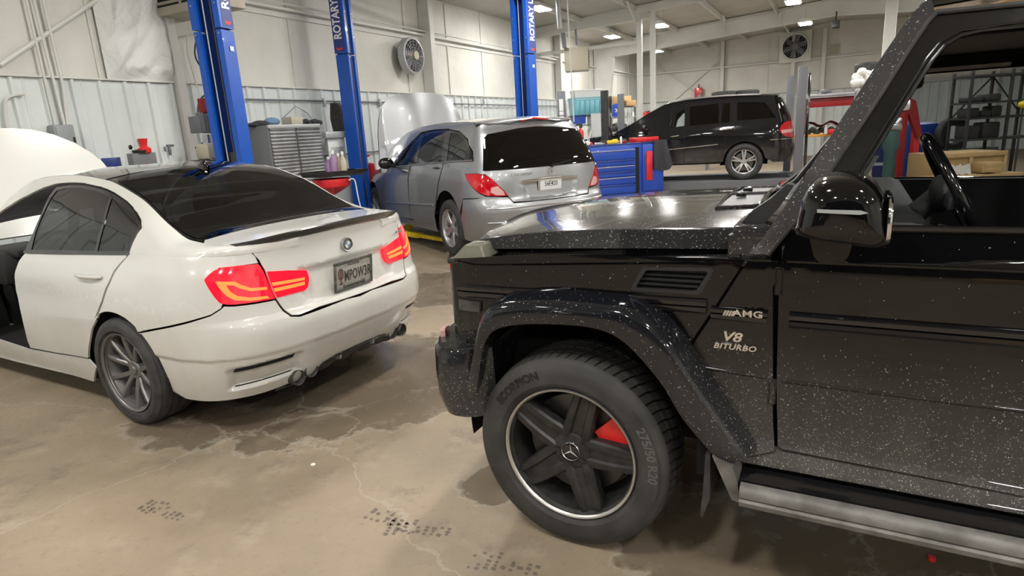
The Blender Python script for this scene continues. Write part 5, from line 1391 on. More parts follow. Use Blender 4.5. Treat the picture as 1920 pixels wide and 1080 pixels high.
rEz = crom([-.62, -.3, .5, 1.3, 1.9, 2.3, 2.7, 3.0], [1.625, 1.66, 1.685, 1.665, 1.60, 1.48, 1.29, 1.12])
rZc = crom([-.66, -.3, .5, 1.3, 1.9, 2.3, 2.7, 3.0], [1.66, 1.70, 1.725, 1.705, 1.64, 1.52, 1.32, 1.15])
def rT(x, w):
    x = np.asarray(x, float); w = np.asarray(w, float); ze = rEz(x); y = rw(np.maximum(x, -.35)+0*w, ze+0*w)
    f = np.clip((-.35-x)/.30, 0, .999); y = y*(1-f**3.1)**(1/3.1)
    return np.stack([x+0*w, y*w, ze+(rZc(x)-ze)*(1-np.abs(w)**2.4)], -1)
RT = Chart(rT, (-.645, 3.), (-1, 1), RP, flip=False)
rcar = thing('estate_car', 'silver estate with dark rear window and raised hood on the blue lift', 'car', tuple(RP.o), RP.a)
S_ = MT['silver_paint']; UR = .35+1.30
dlo = [(734, 314), (745, 296), (762, 278), (790, 250), (812, 245), (838, 243), (862, 248), (876, 264), (884, 285), (886, 301), (830, 305), (780, 309)]
p1 = [(741, 310), (752, 292), (766, 278), (788, 254), (775, 306)]
p2 = [(795, 250), (835, 247), (826, 301), (781, 305)]
p3 = [(845, 248), (862, 252), (873, 266), (881, 285), (883, 298), (837, 301)]
def ar(cx, cz, r, a0, a1, n=14): return [('u', -(cx+r*math.cos(a)), cz+r*math.sin(a)) for a in np.linspace(a0, a1, n)]
# body side (doors + quarter) with the door gaps as thin lines
topE = [('u', -x, float(rEz(x))) for x in (2.05, 1.6, 1.2, .8, .4, 0., -.35)]
quarter = [(833, 306), (826, 330), (822, 350)]+ar(0, .42, .43, .75*1.0, PI-.45, 16)+[(868, 372), (893, 371), (880, 345), (871, 326), (893, 325), (908, 327), (903, 306), (904, 256)]+[('u', .66, 1.64), ('u', .35, 1.655)]+[('u', -x, float(rEz(x))) for x in (-.2, .4)]+[(842, 242), (862, 246), (878, 262), (887, 284), (888, 303)]
quarter = [(833, 305), (826, 330), (822, 350)]+ar(0, .42, .43, .75, PI-.45, 16)+[(868, 372), (913, 370), (900, 364), (890, 357), (880, 345), (871, 326), (893, 325), (908, 327), (903, 306), (904, 256), ('u', .60, 1.60), ('u', .35, 1.655), ('u', .2, 1.67), ('u', -.4, 1.683)]+[(842, 242), (862, 246), (878, 262), (887, 284), (888, 303)]
both('quarter_panel', RS, quarter, S_, rcar)
both('rear_door', RS, [(831, 305), (824, 330), (820, 352), ('u', -.46, .50), ('u', -.55, .40), ('u', -1.42, .36), (766, 340), (772, 309)], S_, rcar)
both('front_door', RS, [(770, 309), (764, 340), ('u', -1.44, .36), ('u', -2.52, .33), ('u', -2.55, .6), ('u', -2.45, 1.0), ('u', -2.3, 1.10)], S_, rcar)
both('front_wing', RS, [('u', -2.54, .33), ('u', -2.57, .6), ('u', -2.47, 1.0), ('u', -2.34, 1.10), ('u', -2.9, 1.06), ('u', -3.4, 1.0), ('u', -3.9, .85), ('u', -4.0, .7), ('u', -4.0, .40)]+[('u', -(3.215+.42*math.cos(a)), .42+.42*math.sin(a)) for a in np.linspace(-.1, PI-.2, 16)]+[('u', -2.74, .36)], S_, rcar)
both('roof_rail', RS, [('u', -2.95, 1.10), ('u', -2.55, 1.20), (735, 312), (745, 294), (762, 276), (790, 248), (812, 243), (842, 241), ('u', -.4, 1.683), ('u', -.9, 1.68), ('u', -1.5, 1.65), ('u', -1.9, 1.60), ('u', -2.3, 1.48), ('u', -2.7, 1.29), ('u', -3.0, 1.12)], S_, rcar, th=.01)
both('window_frame', RS, dlo, MT['gloss_black'], rcar, off=-.006, holes=[p1, p2, p3], th=.01)
for q in (p1,): both('door_glass', RS, q, MT['glass_mid'], rcar, off=-.01, th=0)
for q in (p2, p3): both('door_glass', RS, q, MT['glass_dark'], rcar, off=-.01, th=0)
both('sill', RS, [('u', -.47, .48), ('u', -.47, .27), ('u', -2.72, .24), ('u', -2.72, .34), ('u', -1.4, .345)], S_, rcar)
for q in (([(708, 0)],),): pass
def rbead(pts, r, mat, name, off=.004):
    L = RS.uv(pts); Q = []
    for k in range(len(L)-1):
        for t in np.linspace(0, 1, 8, endpoint=(k == len(L)-2)): Q.append((L[k][0]*(1-t)+L[k+1][0]*t, L[k][1]*(1-t)+L[k+1][1]*t))
    U = np.array([q[0] for q in Q]); V = np.array([q[1] for q in Q]); P = RSh(U, V)+RS.nrm(U, V)*off
    for s_ in (1, -1): MB().tube([(p[0], p[1]*s_, p[2]) for p in P], r, 8).build(name, mat, rcar)
rbead([(725, 380), (812, 384)], .014, S_, 'side_moulding'); rbead([(734, 314), (780, 309), (830, 305), (886, 301)], .008, MT['satin'], 'window_trim')
rbead([(757, 320), (767, 322)], .014, S_, 'door_handle', .02); rbead([(815, 315), (826, 313)], .016, MT['satin'], 'door_handle', .02)
# tail: gate, glass, lamps, bumper
gl = [(906, 260), (916, 252), (1000, 244), (1046, 243)]
gate = [(905, 307), (910, 327), (925, 337), (945, 357), (963, 378), (1000, 376)]
Lg = RS.uv(gate)
zb_ = float(Lg[-1][1])
gz = [(UR, zb_-.0), (UR, 1.085)]
def recess(U, V, P):
    y = UR-U; r = np.clip((.34+(V-.8)*.25-np.abs(y))/.04, 0, 1)*np.clip((.945-V)/.02, 0, 1)*np.clip((V-.735)/.02, 0, 1); r = r*r*(3-2*r); return -.025*r
for m in (False, True): patch('tailgate', RS, Lg+[(UR, zb_), (UR, 1.09), (Lg[0][0], 1.09)], S_, rcar, .03, .02, raw=True, mirror=m, disp=recess)
g0 = RS.uv([(904, 306), (904, 258)])
glass_l = RS.uv([(907, 305), (906, 260), (914, 252)])
zt_ = 1.555
for m in (False, True):
    patch('rear_window', RS, [(glass_l[0][0], 1.10), glass_l[1], glass_l[2], (UR-.3, zt_), (UR, zt_+.01), (UR, 1.10)], MT['glass_dark'], rcar, .05, .04, off=.003, raw=True, mirror=m, th=.01)
    patch('tailgate_frame', RS, [(g0[0][0], 1.09), (g0[1][0]+.0, g0[1][1]), (.60, 1.60), (.75, 1.63), (UR-.3, 1.64), (UR, 1.645), (UR, 1.09)], S_, rcar, .05, .04, off=-.006, raw=True, mirror=m, th=.01)
patch('roof_panel', RT, [(-.64, -.999), (-.64, .999), (0, .999), (1.0, .999), (1.85, .99), (1.95, .5), (1.97, 0), (1.95, -.5), (1.85, -.99), (1., -.999), (0, -.999)], S_, rcar, .07, .1, raw=True)
patch('windshield', RT, [(1.9, -.97), (1.99, 0), (1.9, .97), (2.9, .97), (2.98, 0), (2.9, -.97)], MT['glass_clear'], rcar, .1, .2, raw=True, th=0)
MB().tube([(-.655, y, 1.645+.02*(1-abs(y)/.2)) for y in np.linspace(-.19, .19, 9)], .010, 8).build('high_brake_lamp', MT['lamp_red'], rcar)
tl = [(872, 327), (893, 326), (910, 329), (918, 333), (927, 340), (940, 353), (953, 367), (935, 368), (913, 367), (900, 362), (890, 355), (880, 343)]
for m in (False, True):
    t_ = patch('tail_lamp', RS, tl, MT['lamp_red'], rcar, .04, .03, off=.006, mirror=m, th=.03, disp=None)
    patch('reverse_lens', RS, [(921, 352), (933, 349), (944, 359), (947, 366), (930, 366), (920, 361)], MT['lamp_clear'], t_, .04, .03, off=.009, mirror=m, th=.006)
Lb = RS.uv([(868, 374), (893, 373), (913, 369), (953, 370), (963, 381)])
for m in (False, True):
    patch('rear_bumper', RS, Lb+[(UR, zb_-.012), (UR, .34), (UR-.5, .30), (.75, .27), (.48, .26)]+[(.43*math.cos(a)*1.0, .42+.43*math.sin(a)) for a in np.linspace(-.35, .25, 8)], S_, rcar, .04, .03, raw=True, mirror=m)
def tailline(z, y0, y1, r, mat, name, off=.006, par=None):
    U = np.array([UR-abs(y) for y in np.linspace(y0, y1, 24)]); S2 = np.sign(np.linspace(y0, y1, 24)+1e-9)
    V = np.full(24, z); P = RSh(U, V)+RS.nrm(U, V)*off
    return MB().tube([(p[0], p[1]*s_, p[2]) for p, s_ in zip(P, S2)], r, 8).build(name, mat, par or rcar)
tailline(.955, -.36, .36, .012, MT['chrome'], 'tailgate_handle', .008)
tailline(.665, -.80, .80, .010, MT['satin'], 'bumper_trim', .004)
tailline(.50, -.80, .80, .012, S_, 'bumper_bead', .004)
tp = RP.pxx((1033, 343), -.975); pc = Vector((-.975, tp[1], tp[2])); Tp = frame(pc, (0, -1, 0), (-.1, 0, 1))
plr = MB().box((0, 0, 0), (.30, .15, .006), .003, T=Tp).build('number_plate', MT['plate_white'], rcar)
MB().box((-.165, 0, 0), (.03, .15, .004), .002, T=Tp).box((0, .079, 0), (.35, .012, .008), T=Tp).build('plate_holder', MT['satin'], rcar)
text_obj('plate_lettering', '56F420', .078, MT['plate_ink'], plr, Tp @ Matrix.Translation((0, -.005, .0035)), .001, sx=.80, bold=.0008)
mb = MB(); mb.lathe([(.026, .0036), (.032, .0036)], 24, T=Tp, axis=2); mb.build('plate_emblem', MT['steel_grey'], plr)
text_obj('badge_lettering', 'R 350 4-MATIC', .045, MT['satin'], rcar, frame((-.992, .40, 1.035), (.10, -1, 0), (-.1, 0, 1)), .003, sx=1.1)
Ts = frame((-.985, 0, 1.035), (0, -1, 0), (-.1, 0, 1)); mb = MB(); mb.lathe([(.036, 0), (.036, .006), (.042, .006), (.042, 0)], 28, T=Ts, axis=2)
for k in range(3):
    a = PI/2+2*PI*k/3; mb.add([Ts @ Vector(p) for p in ((.038*math.cos(a), .038*math.sin(a), .004), (.006*math.cos(a+1), .006*math.sin(a+1), .004), (0, 0, .008), (.006*math.cos(a-1), .006*math.sin(a-1), .004))], [[0, 1, 2], [0, 2, 3]])
mb.build('star_badge', MT['chrome'], rcar)
MB().cyl((-.99, -.03, 1.11), (-.975, -.30, 1.15), .009, 8).cyl((-.985, -.03, 1.105), (-.955, -.03, 1.105), .02, 12).build('rear_wiper', MT['gloss_black'], rcar)
for (x, z) in ((0, .365), (3.215, .365)):
    for s_ in (1, -1):
        wheel(rcar, (x, .945*s_, z), s_, .368, .255, .235, (MT['rubber'], MT['rim_silver'], MT['rim_silver']), 'twin', a0=.9, cap=(MT['rim_silver'], None, .03), dish=.02, nt=64)
        MB().lathe([(.425, .90*s_), (.425, .6*s_), (0, .6*s_)], 32, T=Matrix.Translation((x, 0, .43)), a0=-.2, a1=PI+.2).build('wheel_well', MT['dark_hole'], rcar)
MB().box((1.6, 0, .33), (2.1, 1.7, .12)).box((-.65, 0, .45), (.5, 1.5, .2)).box((0, 0, .42), (1.1, 1.0, .3)).box((3.2, 0, .5), (1., 1., .3)).build('underbody', MT['dark_hole'], rcar)
MB().box((-.30, 0, .80), (1.1, 1.5, .5), .03).box((.55, 0, .85), (.16, 1.3, .7), .05).build('cabin_lining', MT['interior'], rcar)
for y in (.4, -.4):
    for x in (1.0, 1.9):
        o = MB().box((x, y, .80), (.15, .5, .75), .06, rot=Matrix.Rotation(-.15, 4, 'Y')).box((x+.3, y, .60), (.5, .5, .16), .05).build('seat', MT['beige_seat'] if 'beige_seat' in MT else MT['interior_grey'], rcar); MB().box((x-.09, y, 1.27), (.08, .25, .16), .04).build('headrest', MT['interior_grey'], o)
MB().box((2.65, 0, .95), (.4, 1.5, .25), .05).build('dashboard', MT['interior'], rcar)
mb = MB(); rows = []
for y in np.linspace(-.85, .85, 15): rows.append([(4.0-.25*abs(y/.85)**2.5, y, z) for z in (.3, .5, .75)])
mb.grid(rows).build('front_bumper', S_, rcar, smooth=60); MB().box((3.3, 0, .75), (1.1, 1.3, .25), .05).build('engine', MT['interior'], rcar)
# mirror
mm = RP.py((727, 306), 1.02); mb = MB(); mb.sphere((mm[0], 1.05, mm[2]), .12, 20, (.5, 1.0, .72)).cyl((mm[0], .90, mm[2]-.05), (mm[0], 1.0, mm[2]-.03), .03, 10); mb.build('door_mirror', MT['gloss_black'], rcar, smooth=70)
# raised hood
hp = [(712, 297), (709, 255), (710, 225), (716, 200), (728, 182), (750, 177), (780, 174), (808, 175), (828, 179), (842, 190), (856, 212), (866, 232), (872, 250)]
HL = []
def hoodp(px):
    """on the tilted plane of the raised hood: x = 2.62 + .12*(z-1.1)"""
    n = RP.f*1.0+np.array([0, 0, -.12]); P0 = RP.w([2.60, 0, 1.1]); return RP.inv(CAM.plane(px[0], px[1], P0, n))
Lh = [hoodp(p) for p in hp]; base_r = [Lh[-1][0], Lh[-1][1], 1.05]; Lh2 = [(p[1], p[2]) for p in Lh]+[(min(p[1] for p in Lh)-.02, 1.0), (max(p[1] for p in Lh), 1.0)]
def rh(y, z):
    y = np.asarray(y, float); z = np.asarray(z, float); yc = .0
    return np.stack([2.60+.12*(z-1.1)-.10*(1-np.clip(np.abs(y-0)/.80, 0, 1)**3)+.06*np.clip((z-1.9)/.5, 0, 1)**2+.010*np.cos(y*9), y+0*z, z+0*y], -1)
RH = Chart(rh, (-1., 1.), (1., 2.5), RP, flip=True)
ho = patch('raised_hood', RH, Lh2, S_, rcar, .06, .06, raw=True, th=.03)
MB().cyl((3.3, .72, .95), (2.75, .70, 1.75), .012, 8).build('hood_strut', MT['gloss_black'], rcar)
# BMW raised hood (white shape at the left edge)
def bh(y, z):
    y = np.asarray(y, float); z = np.asarray(z, float)
    return np.stack([2.25+.42*(z-1.0)-.05*(1-np.clip(np.abs(y)/.8, 0, 1)**3), y+0*z, z+0*y], -1)
BH = Chart(bh, (-1.2, 1.2), (.9, 1.9), BP, flip=True)
hpx = [(205, 319), (192, 303), (170, 286), (140, 268), (100, 252), (60, 243), (20, 240), (-40, 240)]
L = BH.uv(hpx); L2 = [tuple(p) for p in L]
MAXZ = max(p[1] for p in L2)
hl = L2[:-1]+[(.62, L2[-2][1]), (.74, L2[-2][1]-.1), (.77, 1.0), (-.72, 1.0)]
patch('raised_hood', BH, hl, W_, bmw, .06, .06, raw=True, th=.03)

# ---------------------------------------------------------------- black SUV on the four-post lift
LP_ = Pose(5.511, 14.51, 2.7925, .275)
lzs = [.30, .45, .70, .90, 1.02, 1.12, 1.3, 1.5, 1.7, 1.80]
lw = table2([-.35, 1., 2.2, 3.0, 3.6, 4.0], lzs, [
    [.90, .94, .96, .955, .945, .925, .865, .80, .73, .69],
    [.91, .945, .955, .955, .95, .925, .865, .80, .73, .69],
    [.91, .945, .955, .955, .94, .91, .85, .79, .72, .68],
    [.91, .95, .96, .95, .90, .86, .8, .75, .7, .66],
    [.88, .92, .93, .90, .84, .78, .7, .7, .66, .6],
    [.72, .78, .8, .74, .68, .6, .6, .6, .6, .6]])
lxt = crom([.3, .5, .65, .72, .9, 1.1, 1.4, 1.7, 1.82], [-.98, -1.06, -1.08, -1.05, -1.03, -1.0, -.90, -.74, -.66])
LSh = Shell(-.45, lw, lxt, n=3.2, L=1.25)
LS = Chart(LSh, (-4.05, 1.7), (.28, 1.82), LP_, n=(260, 110))
lEz = crom([-.66, -.3, .5, 1.3, 1.7, 2.0, 2.4, 2.8, 3.4, 4.0], [1.73, 1.765, 1.79, 1.77, 1.70, 1.56, 1.34, 1.14, 1.05, .90])
suv = thing('suv', 'black seven-seat SUV parked on the grey drive-on lift', 'car', tuple(LP_.o), LP_.a)
K_ = MT['black_paint']
def lu(x, z): return ('u', -x, z)
q1 = [(1254, 240), (1259, 225), (1270, 213), (1284, 204), (1283, 236)]
q2 = [(1293, 201), (1347, 194), (1348, 231), (1293, 236)]
q3 = [(1355, 194), (1369, 193), (1368, 229), (1352, 231)]
q4 = [(1382, 192), (1434, 192), (1444, 205), (1455, 221), (1382, 226)]
Ls = {k: LS.uv(v) for k, v in (('q1', q1), ('q2', q2), ('q3', q3), ('q4', q4))}
top = [('u', -x, float(lEz(x))) for x in (-.3, .2, .8, 1.3, 1.7, 2.0, 2.4, 2.8)]
def rarch(cx, a0, a1, r=.425, cz=.40, n=14): return [('u', -(cx+r*math.cos(a)), cz+r*math.sin(a)) for a in np.linspace(a0, a1, n)]
body = [lu(.45, .40)]+rarch(0, .05, PI-.15)+[lu(-.60, .36), ('u', .8, .36), ('u', .8, 1.12), ('u', .75, 1.74), ('u', .45, 1.75)]+top+[lu(2.55, 1.12), lu(2.5, .9), lu(2.52, .38)]
both('body_side', LS, body, K_, suv, holes=[q1, q2, q3, q4])
both('front_wing', LS, [lu(2.53, .38), lu(2.51, .9), lu(2.56, 1.12), lu(3.4, 1.05), lu(3.9, .92), lu(4.0, .7), lu(4.0, .35)]+rarch(3.075, -.1, PI+.1)[0:]+[], K_, suv)
for k in ('q1',): 
    for m in (False, True): patch('door_glass', LS, Ls[k], MT['glass_clear'], suv, .1, .1, off=-.01, raw=True, mirror=m, th=0)
for k in ('q2', 'q3', 'q4'):
    for m in (False, True): patch('side_glass', LS, Ls[k], MT['glass_dark'], suv, .1, .1, off=-.008, raw=True, mirror=m, th=0)
for m in (False, True):
    patch('tailgate', LS, [('u', .8, .36)[1:], (.8, 1.12), (.8, 1.12), (1.7, 1.12), (1.7, .34)], K_, suv, .06, .06, raw=True, mirror=m)
    patch('rear_window', LS, [(.78, 1.13), (.72, 1.70), (1.70, 1.72), (1.70, 1.13)], MT['glass_dark'], suv, .06, .06, raw=True, mirror=m, off=.002)
tlx = [(1464, 236), (1470, 230), (1478, 227), (1486, 226), (1488, 256), (1478, 257), (1470, 255), (1461, 246)]
both('tail_lamp', LS, tlx, MT['lamp_red'], suv, off=.008, th=.02)
both('reverse_lens', LS, [(1464, 244), (1486, 241), (1486, 247), (1466, 250)], MT['lamp_clear'], suv, off=.012, th=.01)
def lbead(pts, r, mat, name, off=.004):
    L = LS.uv(pts); Q = []
    for k in range(len(L)-1):
        for t in np.linspace(0, 1, 10, endpoint=(k == len(L)-2)): Q.append((L[k][0]*(1-t)+L[k+1][0]*t, L[k][1]*(1-t)+L[k+1][1]*t))
    U = np.array([q[0] for q in Q]); V = np.array([q[1] for q in Q]); P = LSh(U, V)+LS.nrm(U, V)*off
    for s_ in (1, -1): MB().tube([(p[0], p[1]*s_, p[2]) for p in P], r, 8).build(name, mat, suv)
lbead([(1246, 281.5), (1346, 270.5)], .014, MT['chrome'], 'side_moulding', .006)
lbead([(1444, 262), (1486, 259)], .012, MT['chrome'], 'bumper_trim', .006)
lbead([(1257, 257), (1273, 254)], .016, MT['chrome'], 'door_handle', .025); lbead([(1353, 244), (1370, 241.5)], .016, MT['chrome'], 'door_handle', .025)
for pts in ([lu(1.25, 1.12), lu(1.25, .42)], [lu(2.3, 1.12), lu(2.38, .9), lu(2.38, .42)], [lu(.36, 1.12), lu(.40, .85), lu(.46, .5)]): lbead(pts, .005, MT['dark_hole'], 'door_gap', .0)
lbead([('u', -x, float(lEz(x))) for x in (-.3, 0, .4, .8, 1.2, 1.6)], .02, MT['satin'], 'roof_rack', .03)
mb = MB(); rows = []
for x in list(np.linspace(-.70, -.45, 6))+list(np.linspace(-.3, 1.75, 12)):
    ze = float(lEz(max(x, -.66))); f = min(.999, max(0, (-.45-x)/.27)); y = .69*(1-f**3.2)**(1/3.2)
    rows.append([(x, y*w, ze+.045*(1-abs(w)**2.5)) for w in np.linspace(-1, 1, 13)])
mb.grid(rows).build('roof_panel', K_, suv, smooth=60)
rows = [[(x, w*.67, float(lEz(x))+.04*(1-abs(w)**2.5)) for w in np.linspace(-1, 1, 9)] for x in np.linspace(1.75, 2.8, 8)]
MB().grid(rows).build('windshield', MT['glass_clear'], suv, smooth=60)
rows = [[(x, w*float(np.interp(x, [2.8, 3.6, 4.0], [.80, .72, .5])), float(lEz(x))+.05*(1-abs(w)**2.5)-.01) for w in np.linspace(-1, 1, 11)] for x in np.linspace(2.78, 4.0, 12)]
MB().grid(rows).build('hood', K_, suv, smooth=60)
MB().box((3.95, 0, .62), (.1, 1.3, .5), .04).build('front_bumper', K_, suv)
for (x, z) in ((0, .39), (3.075, .39)):
    for s_ in (1, -1):
        wheel(suv, (x, .955*s_, z), s_, .39, .275, .250, (MT['rubber'], MT['rim_silver'], MT['rim_silver']), 'twin', a0=.31, cap=(MT['rim_silver'], None, .03), dish=.02, nt=64)
        MB().lathe([(.425, .90*s_), (.425, .6*s_), (0, .6*s_)], 32, T=Matrix.Translation((x, 0, .41)), a0=-.1, a1=PI+.1).build('wheel_well', MT['dark_hole'], suv)
MB().box((1.5, 0, .42), (2.1, 1.7, .12)).box((-.65, 0, .50), (.5, 1.5, .2)).box((0, 0, .45), (1.0, 1.0, .3)).box((3.1, 0, .5), (1., 1., .3)).build('underbody', MT['dark_hole'], suv)
MB().box((-.1, 0, .85), (1.4, 1.5, .5), .03).build('cabin_lining', MT['interior'], suv); MB().box((2.65, 0, 1.0), (.4, 1.5, .25), .05).build('dashboard', MT['interior'], suv)
for y in (.4, -.4): MB().box((1.7, y, 1.1), (.15, .5, .75), .06, rot=Matrix.Rotation(-.15, 4, 'Y')).box((1.65, y, 1.55), (.1, .24, .2), .04).build('seat', MT['interior_grey'], suv)
MB().tube([(2.25+.08*math.sin(a), .4+.17*math.cos(a), 1.15+.15*math.sin(a)) for a in np.linspace(0, 2*PI, 24, endpoint=False)], .014, 6, closed=True).build('steering_wheel', MT['interior'], suv)
mm = LP_.py((1208, 240), 1.02); MB().sphere((mm[0], 1.05, mm[2]), .12, 20, (.5, 1., .75)).build('door_mirror', MT['gloss_black'], suv, smooth=70)
MB().prism([(.95, 1.80), (1.10, 1.80), (1.0, 1.90), (.96, 1.90)], -.02, .02).build('roof_antenna', MT['steel_grey'], suv)

# unseen copy of the SUV, added behind the camera to darken the off-roader's door reflection
def copy_tree(o, parent=None):
    c = o.copy(); COL.objects.link(c)
    if parent is not None: c.parent = parent
    for ch in [q for q in list(bpy.data.objects) if q.parent == o]: copy_tree(ch, c)
    return c
bpy.context.view_layer.update()
kids = {}
for q in bpy.data.objects:
    if q.parent is not None: kids.setdefault(q.parent.name, []).append(q)
def copy_tree(o, parent=None):
    c = o.copy(); COL.objects.link(c)
    if parent is not None: c.parent = parent
    for ch in kids.get(o.name, []): copy_tree(ch, c)
    return c
s2 = copy_tree(suv); s2.location = (-4.6, -3.6, 0); s2.rotation_euler = (0, 0, 2.55); s2['label'] = 'unseen copy of the black SUV, added behind the camera to darken the door reflection'
# ---------------------------------------------------------------- shop equipment
def at(x, y, Y): return Vector(CAM.atY(x, y, Y))
def gz(v): return Vector((v[0], v[1], 0))
def tagm(name, mb, mat, label, cat, loc=(0, 0, 0), rz=0., group=None, smooth=35):
    o = mb.build(name, mat, None, smooth=smooth); o.location = loc; o.rotation_euler = (0, 0, rz); return setp(o, label, cat, group)

# --- two-post lift columns
def lift_column(x, y, face, side, label, H=4.0, W=.36, D=.21, arms=(), lab=True, power=False):
    t = thing('lift_column', label, 'vehicle lift', (x, y, 0), face)
    w, d, th = W/2, D, .012
    sec = [(-d/2, -w), (d/2, -w), (d/2, -w+.075), (d/2-.045, -w+.075), (d/2-.045, -w+.063), (d/2-.012, -w+.063), (d/2-.012, -w+.012), (-d/2+.012, -w+.012)]
    sec = sec+[(p[0], -p[1]) for p in reversed(sec)]
    MB().prism(sec, 0.02, H-1.08, axis=2).build('column', MT['blue_lift'], t, smooth=None)
    s2 = [(p[0]*1.06, p[1]*1.05) for p in sec]
    MB().prism(s2, H-1.06, H, axis=2).build('column_sleeve', MT['blue_lift'], t, smooth=None)
    MB().box((0, 0, .01), (D+.2, W+.12, .02), .004).build('base_plate', MT['blue_lift'], t)
    MB().box((-.02, 0, 1.1), (D*.55, W*.55, .9), .01).build('carriage', MT['gloss_black'], t)
    MB().box((-.06, 0, H/2), (.05, W*.80, H-.2)).build('column_lining', MT['blue_dark'], t, smooth=None)
    for q in (-.045, .06): MB().cyl((.06, q, .1), (.06, q, H-.05), .007, 6).build('lift_cable', MT['conduit'] if q < 0 else MT['steel_grey'], t)
    for z in (H-1.12, H-.80, H-.45, H-.12):
        for q in (-1, 1): MB().cyl((D/2, q*(w-.03), z), (D/2+.012, q*(w-.03), z), .012, 8).build('bolt', MT['satin'], t)
    # decal on the side wall of the sleeve
    sy = side*(w*1.05+.001); x0 = -.02
    MB().box((x0, sy, H-.54), (.18, .003, 1.0)).build('decal', MT['decal_navy'], t, smooth=None)
    # text reading upwards
    T = frame((x0, sy+side*.003, H-.40), (0, 0, 1), (-side, 0, 0)) if True else None
    T = frame((x0, sy+side*.003, H-.60), (0, 0, 1), (side*-1*-1*-1, 0, 0))
    zax = Vector((0, 0, 1)).cross(Vector((-side, 0, 0)))
    if zax.y*side < 0: T = frame((x0, sy+side*.003, H-.60), (0, 0, 1), (side, 0, 0))
    if lab:
        V, Fc = text_geo('ROTARY LIFT', .175, .0015, bold=.0045, spacing=.98)
        mesh_obj('decal_lettering', [T @ Vector((v.x*.86+.19, v.y, v.z)) for v in V], Fc, MT['decal_white'], t)
        mb = MB()
        for k in range(2):
            mb.add([T @ Vector((-.375-.012*k+.03*math.cos(a)*(1), .055*math.sin(a), .001)) for a in np.linspace(PI*.6, PI*1.4, 9)]+[T @ Vector((-.375-.012*k+.012+.022*math.cos(a), .05*math.sin(a), .001)) for a in np.linspace(PI*1.4, PI*.6, 9)], [list(range(18))])
        mb.build('decal_arc', MT['decal_red'], t)
    if not arms or abs(face) > 1.5:
        MB().box((x0, sy, 2.72), (.06, .002, .05)).build('decal_small', MT['decal_white'], t, smooth=None)
    for (ang, L, zz) in arms:
        mb = MB(); R_ = Matrix.Translation((.14, 0, zz)) @ Matrix.Rotation(ang, 4, 'Z')
        mb.box((L*.32, 0, 0), (L*.64, .10, .075), .008, T=R_).box((L*.75, 0, .0), (L*.55, .075, .055), .006, T=R_)
        a = mb.build('lift_arm', MT['yellow'], t); mb = MB(); p = R_ @ Vector((L, 0, .02)); mb.cyl((p.x, p.y, zz), (p.x, p.y, zz+.07), .06, 20); mb.build('lift_pad', MT['yellow'], a)
    return t
wB = lambda P: math.atan2(P[1], P[0])
pL = at(440, 300, 7.8); pM = at(676, 340, 10.55); pR = at(988, 200, 12.0)
fL = math.radians(-106); fM = math.radians(-11); fR = math.radians(-132)
def arm_to(p, face, tgt):
    dx, dy = tgt[0]-p[0], tgt[1]-p[1]; c, s = math.cos(-face), math.sin(-face); lx, ly = dx*c-dy*s-.14, dx*s+dy*c; return (math.atan2(ly, lx), math.hypot(lx, ly))
tgs = [RP.w([x, y, 0]) for x, y in ((.75, .62), (2.45, .62), (.75, -.62), (2.45, -.62))]
aM = [(*arm_to(pM, fM, tgs[0]), .14), (*arm_to(pM, fM, tgs[1]), .14)]; aR = [(*arm_to(pR, fR, tgs[2]), .14), (*arm_to(pR, fR, tgs[3]), .14)]
cl = lift_column(pL.x, pL.y, fL, 1, 'wide blue lift column with power unit, leftmost of the three', W=.38)
cm = lift_column(pM.x, pM.y, fM, -1, 'blue lift column lettered in white beside the silver estate, middle of the three', arms=aM, W=.30, D=.21)
cr = lift_column(pR.x, pR.y, fR, 1, 'blue lift column rising behind the silver estate, rightmost of the three', arms=aR)
tagm('lift_crossbeam', MB().cyl((pM.x, pM.y, 4.06), (pR.x, pR.y, 4.06), .035, 10), MT['gloss_black'], 'dark overhead crossbar linking the middle and right blue columns', 'crossbar')
for p, f_ in ((pM, fM), (pR, fR)):
    mb = MB(); mb.box((0, 0, 3.95), (.24, .30, .12), .01).cyl((.12, -.12, 3.93), (.12, .12, 3.93), .05, 14)
    mb.build('pulley_head', MT['gloss_black'], cm if p is pM else cr)
# power unit on the left column (local frame of that column: +x faces the bay, side +y towards the camera)
def lloc(px, py, Y):
    w = at(px, py, Y)-Vector((pL.x, pL.y, 0)); c, s = math.cos(-fL), math.sin(-fL); return Vector((w.x*c-w.y*s, w.x*s+w.y*c, w.z))
Yp = 7.95
a = lloc(372, 235, Yp)
pu = MB().box(tuple(lloc(370, 234, Yp)), (.10, .16, .20), .01).box(tuple(lloc(384, 230, Yp)), (.14, .12, .24), .01).build('switch_box', MT['steel_grey'], cl)
MB().cyl(tuple(lloc(388, 216, Yp)), tuple(lloc(391, 250, Yp)), .065, 18).build('pump_motor', MT['steel_grey'], cl)
MB().cyl(tuple(lloc(387, 252, Yp)), tuple(lloc(389, 268, Yp)), .05, 16).build('pump_valve', MT['satin'], cl)
MB().box(tuple(lloc(388, 284, Yp)), (.18, .20, .19), .03).build('oil_reservoir', MT['amber2'] if 'amber2' in MT else MT['beige_heater'], cl)
MB().cyl(tuple(lloc(384, 264, Yp)), tuple(lloc(369, 277, Yp-.05)), .006, 8).sphere(tuple(lloc(368, 277, Yp-.05)), .016, 10).build('release_lever', MT['gloss_black'], cl)
MB().box(tuple(lloc(384, 198, Yp)), (.10, .12, .17), .012).build('red_switch', MT['red_dark'], cl)
MB().tube([tuple(lloc(x, y, Yp)) for x, y in ((372, 222), (371, 205), (374, 190), (382, 180), (393, 175))], .012, 8, sm=5).build('cable', MT['steel_grey'], cl)
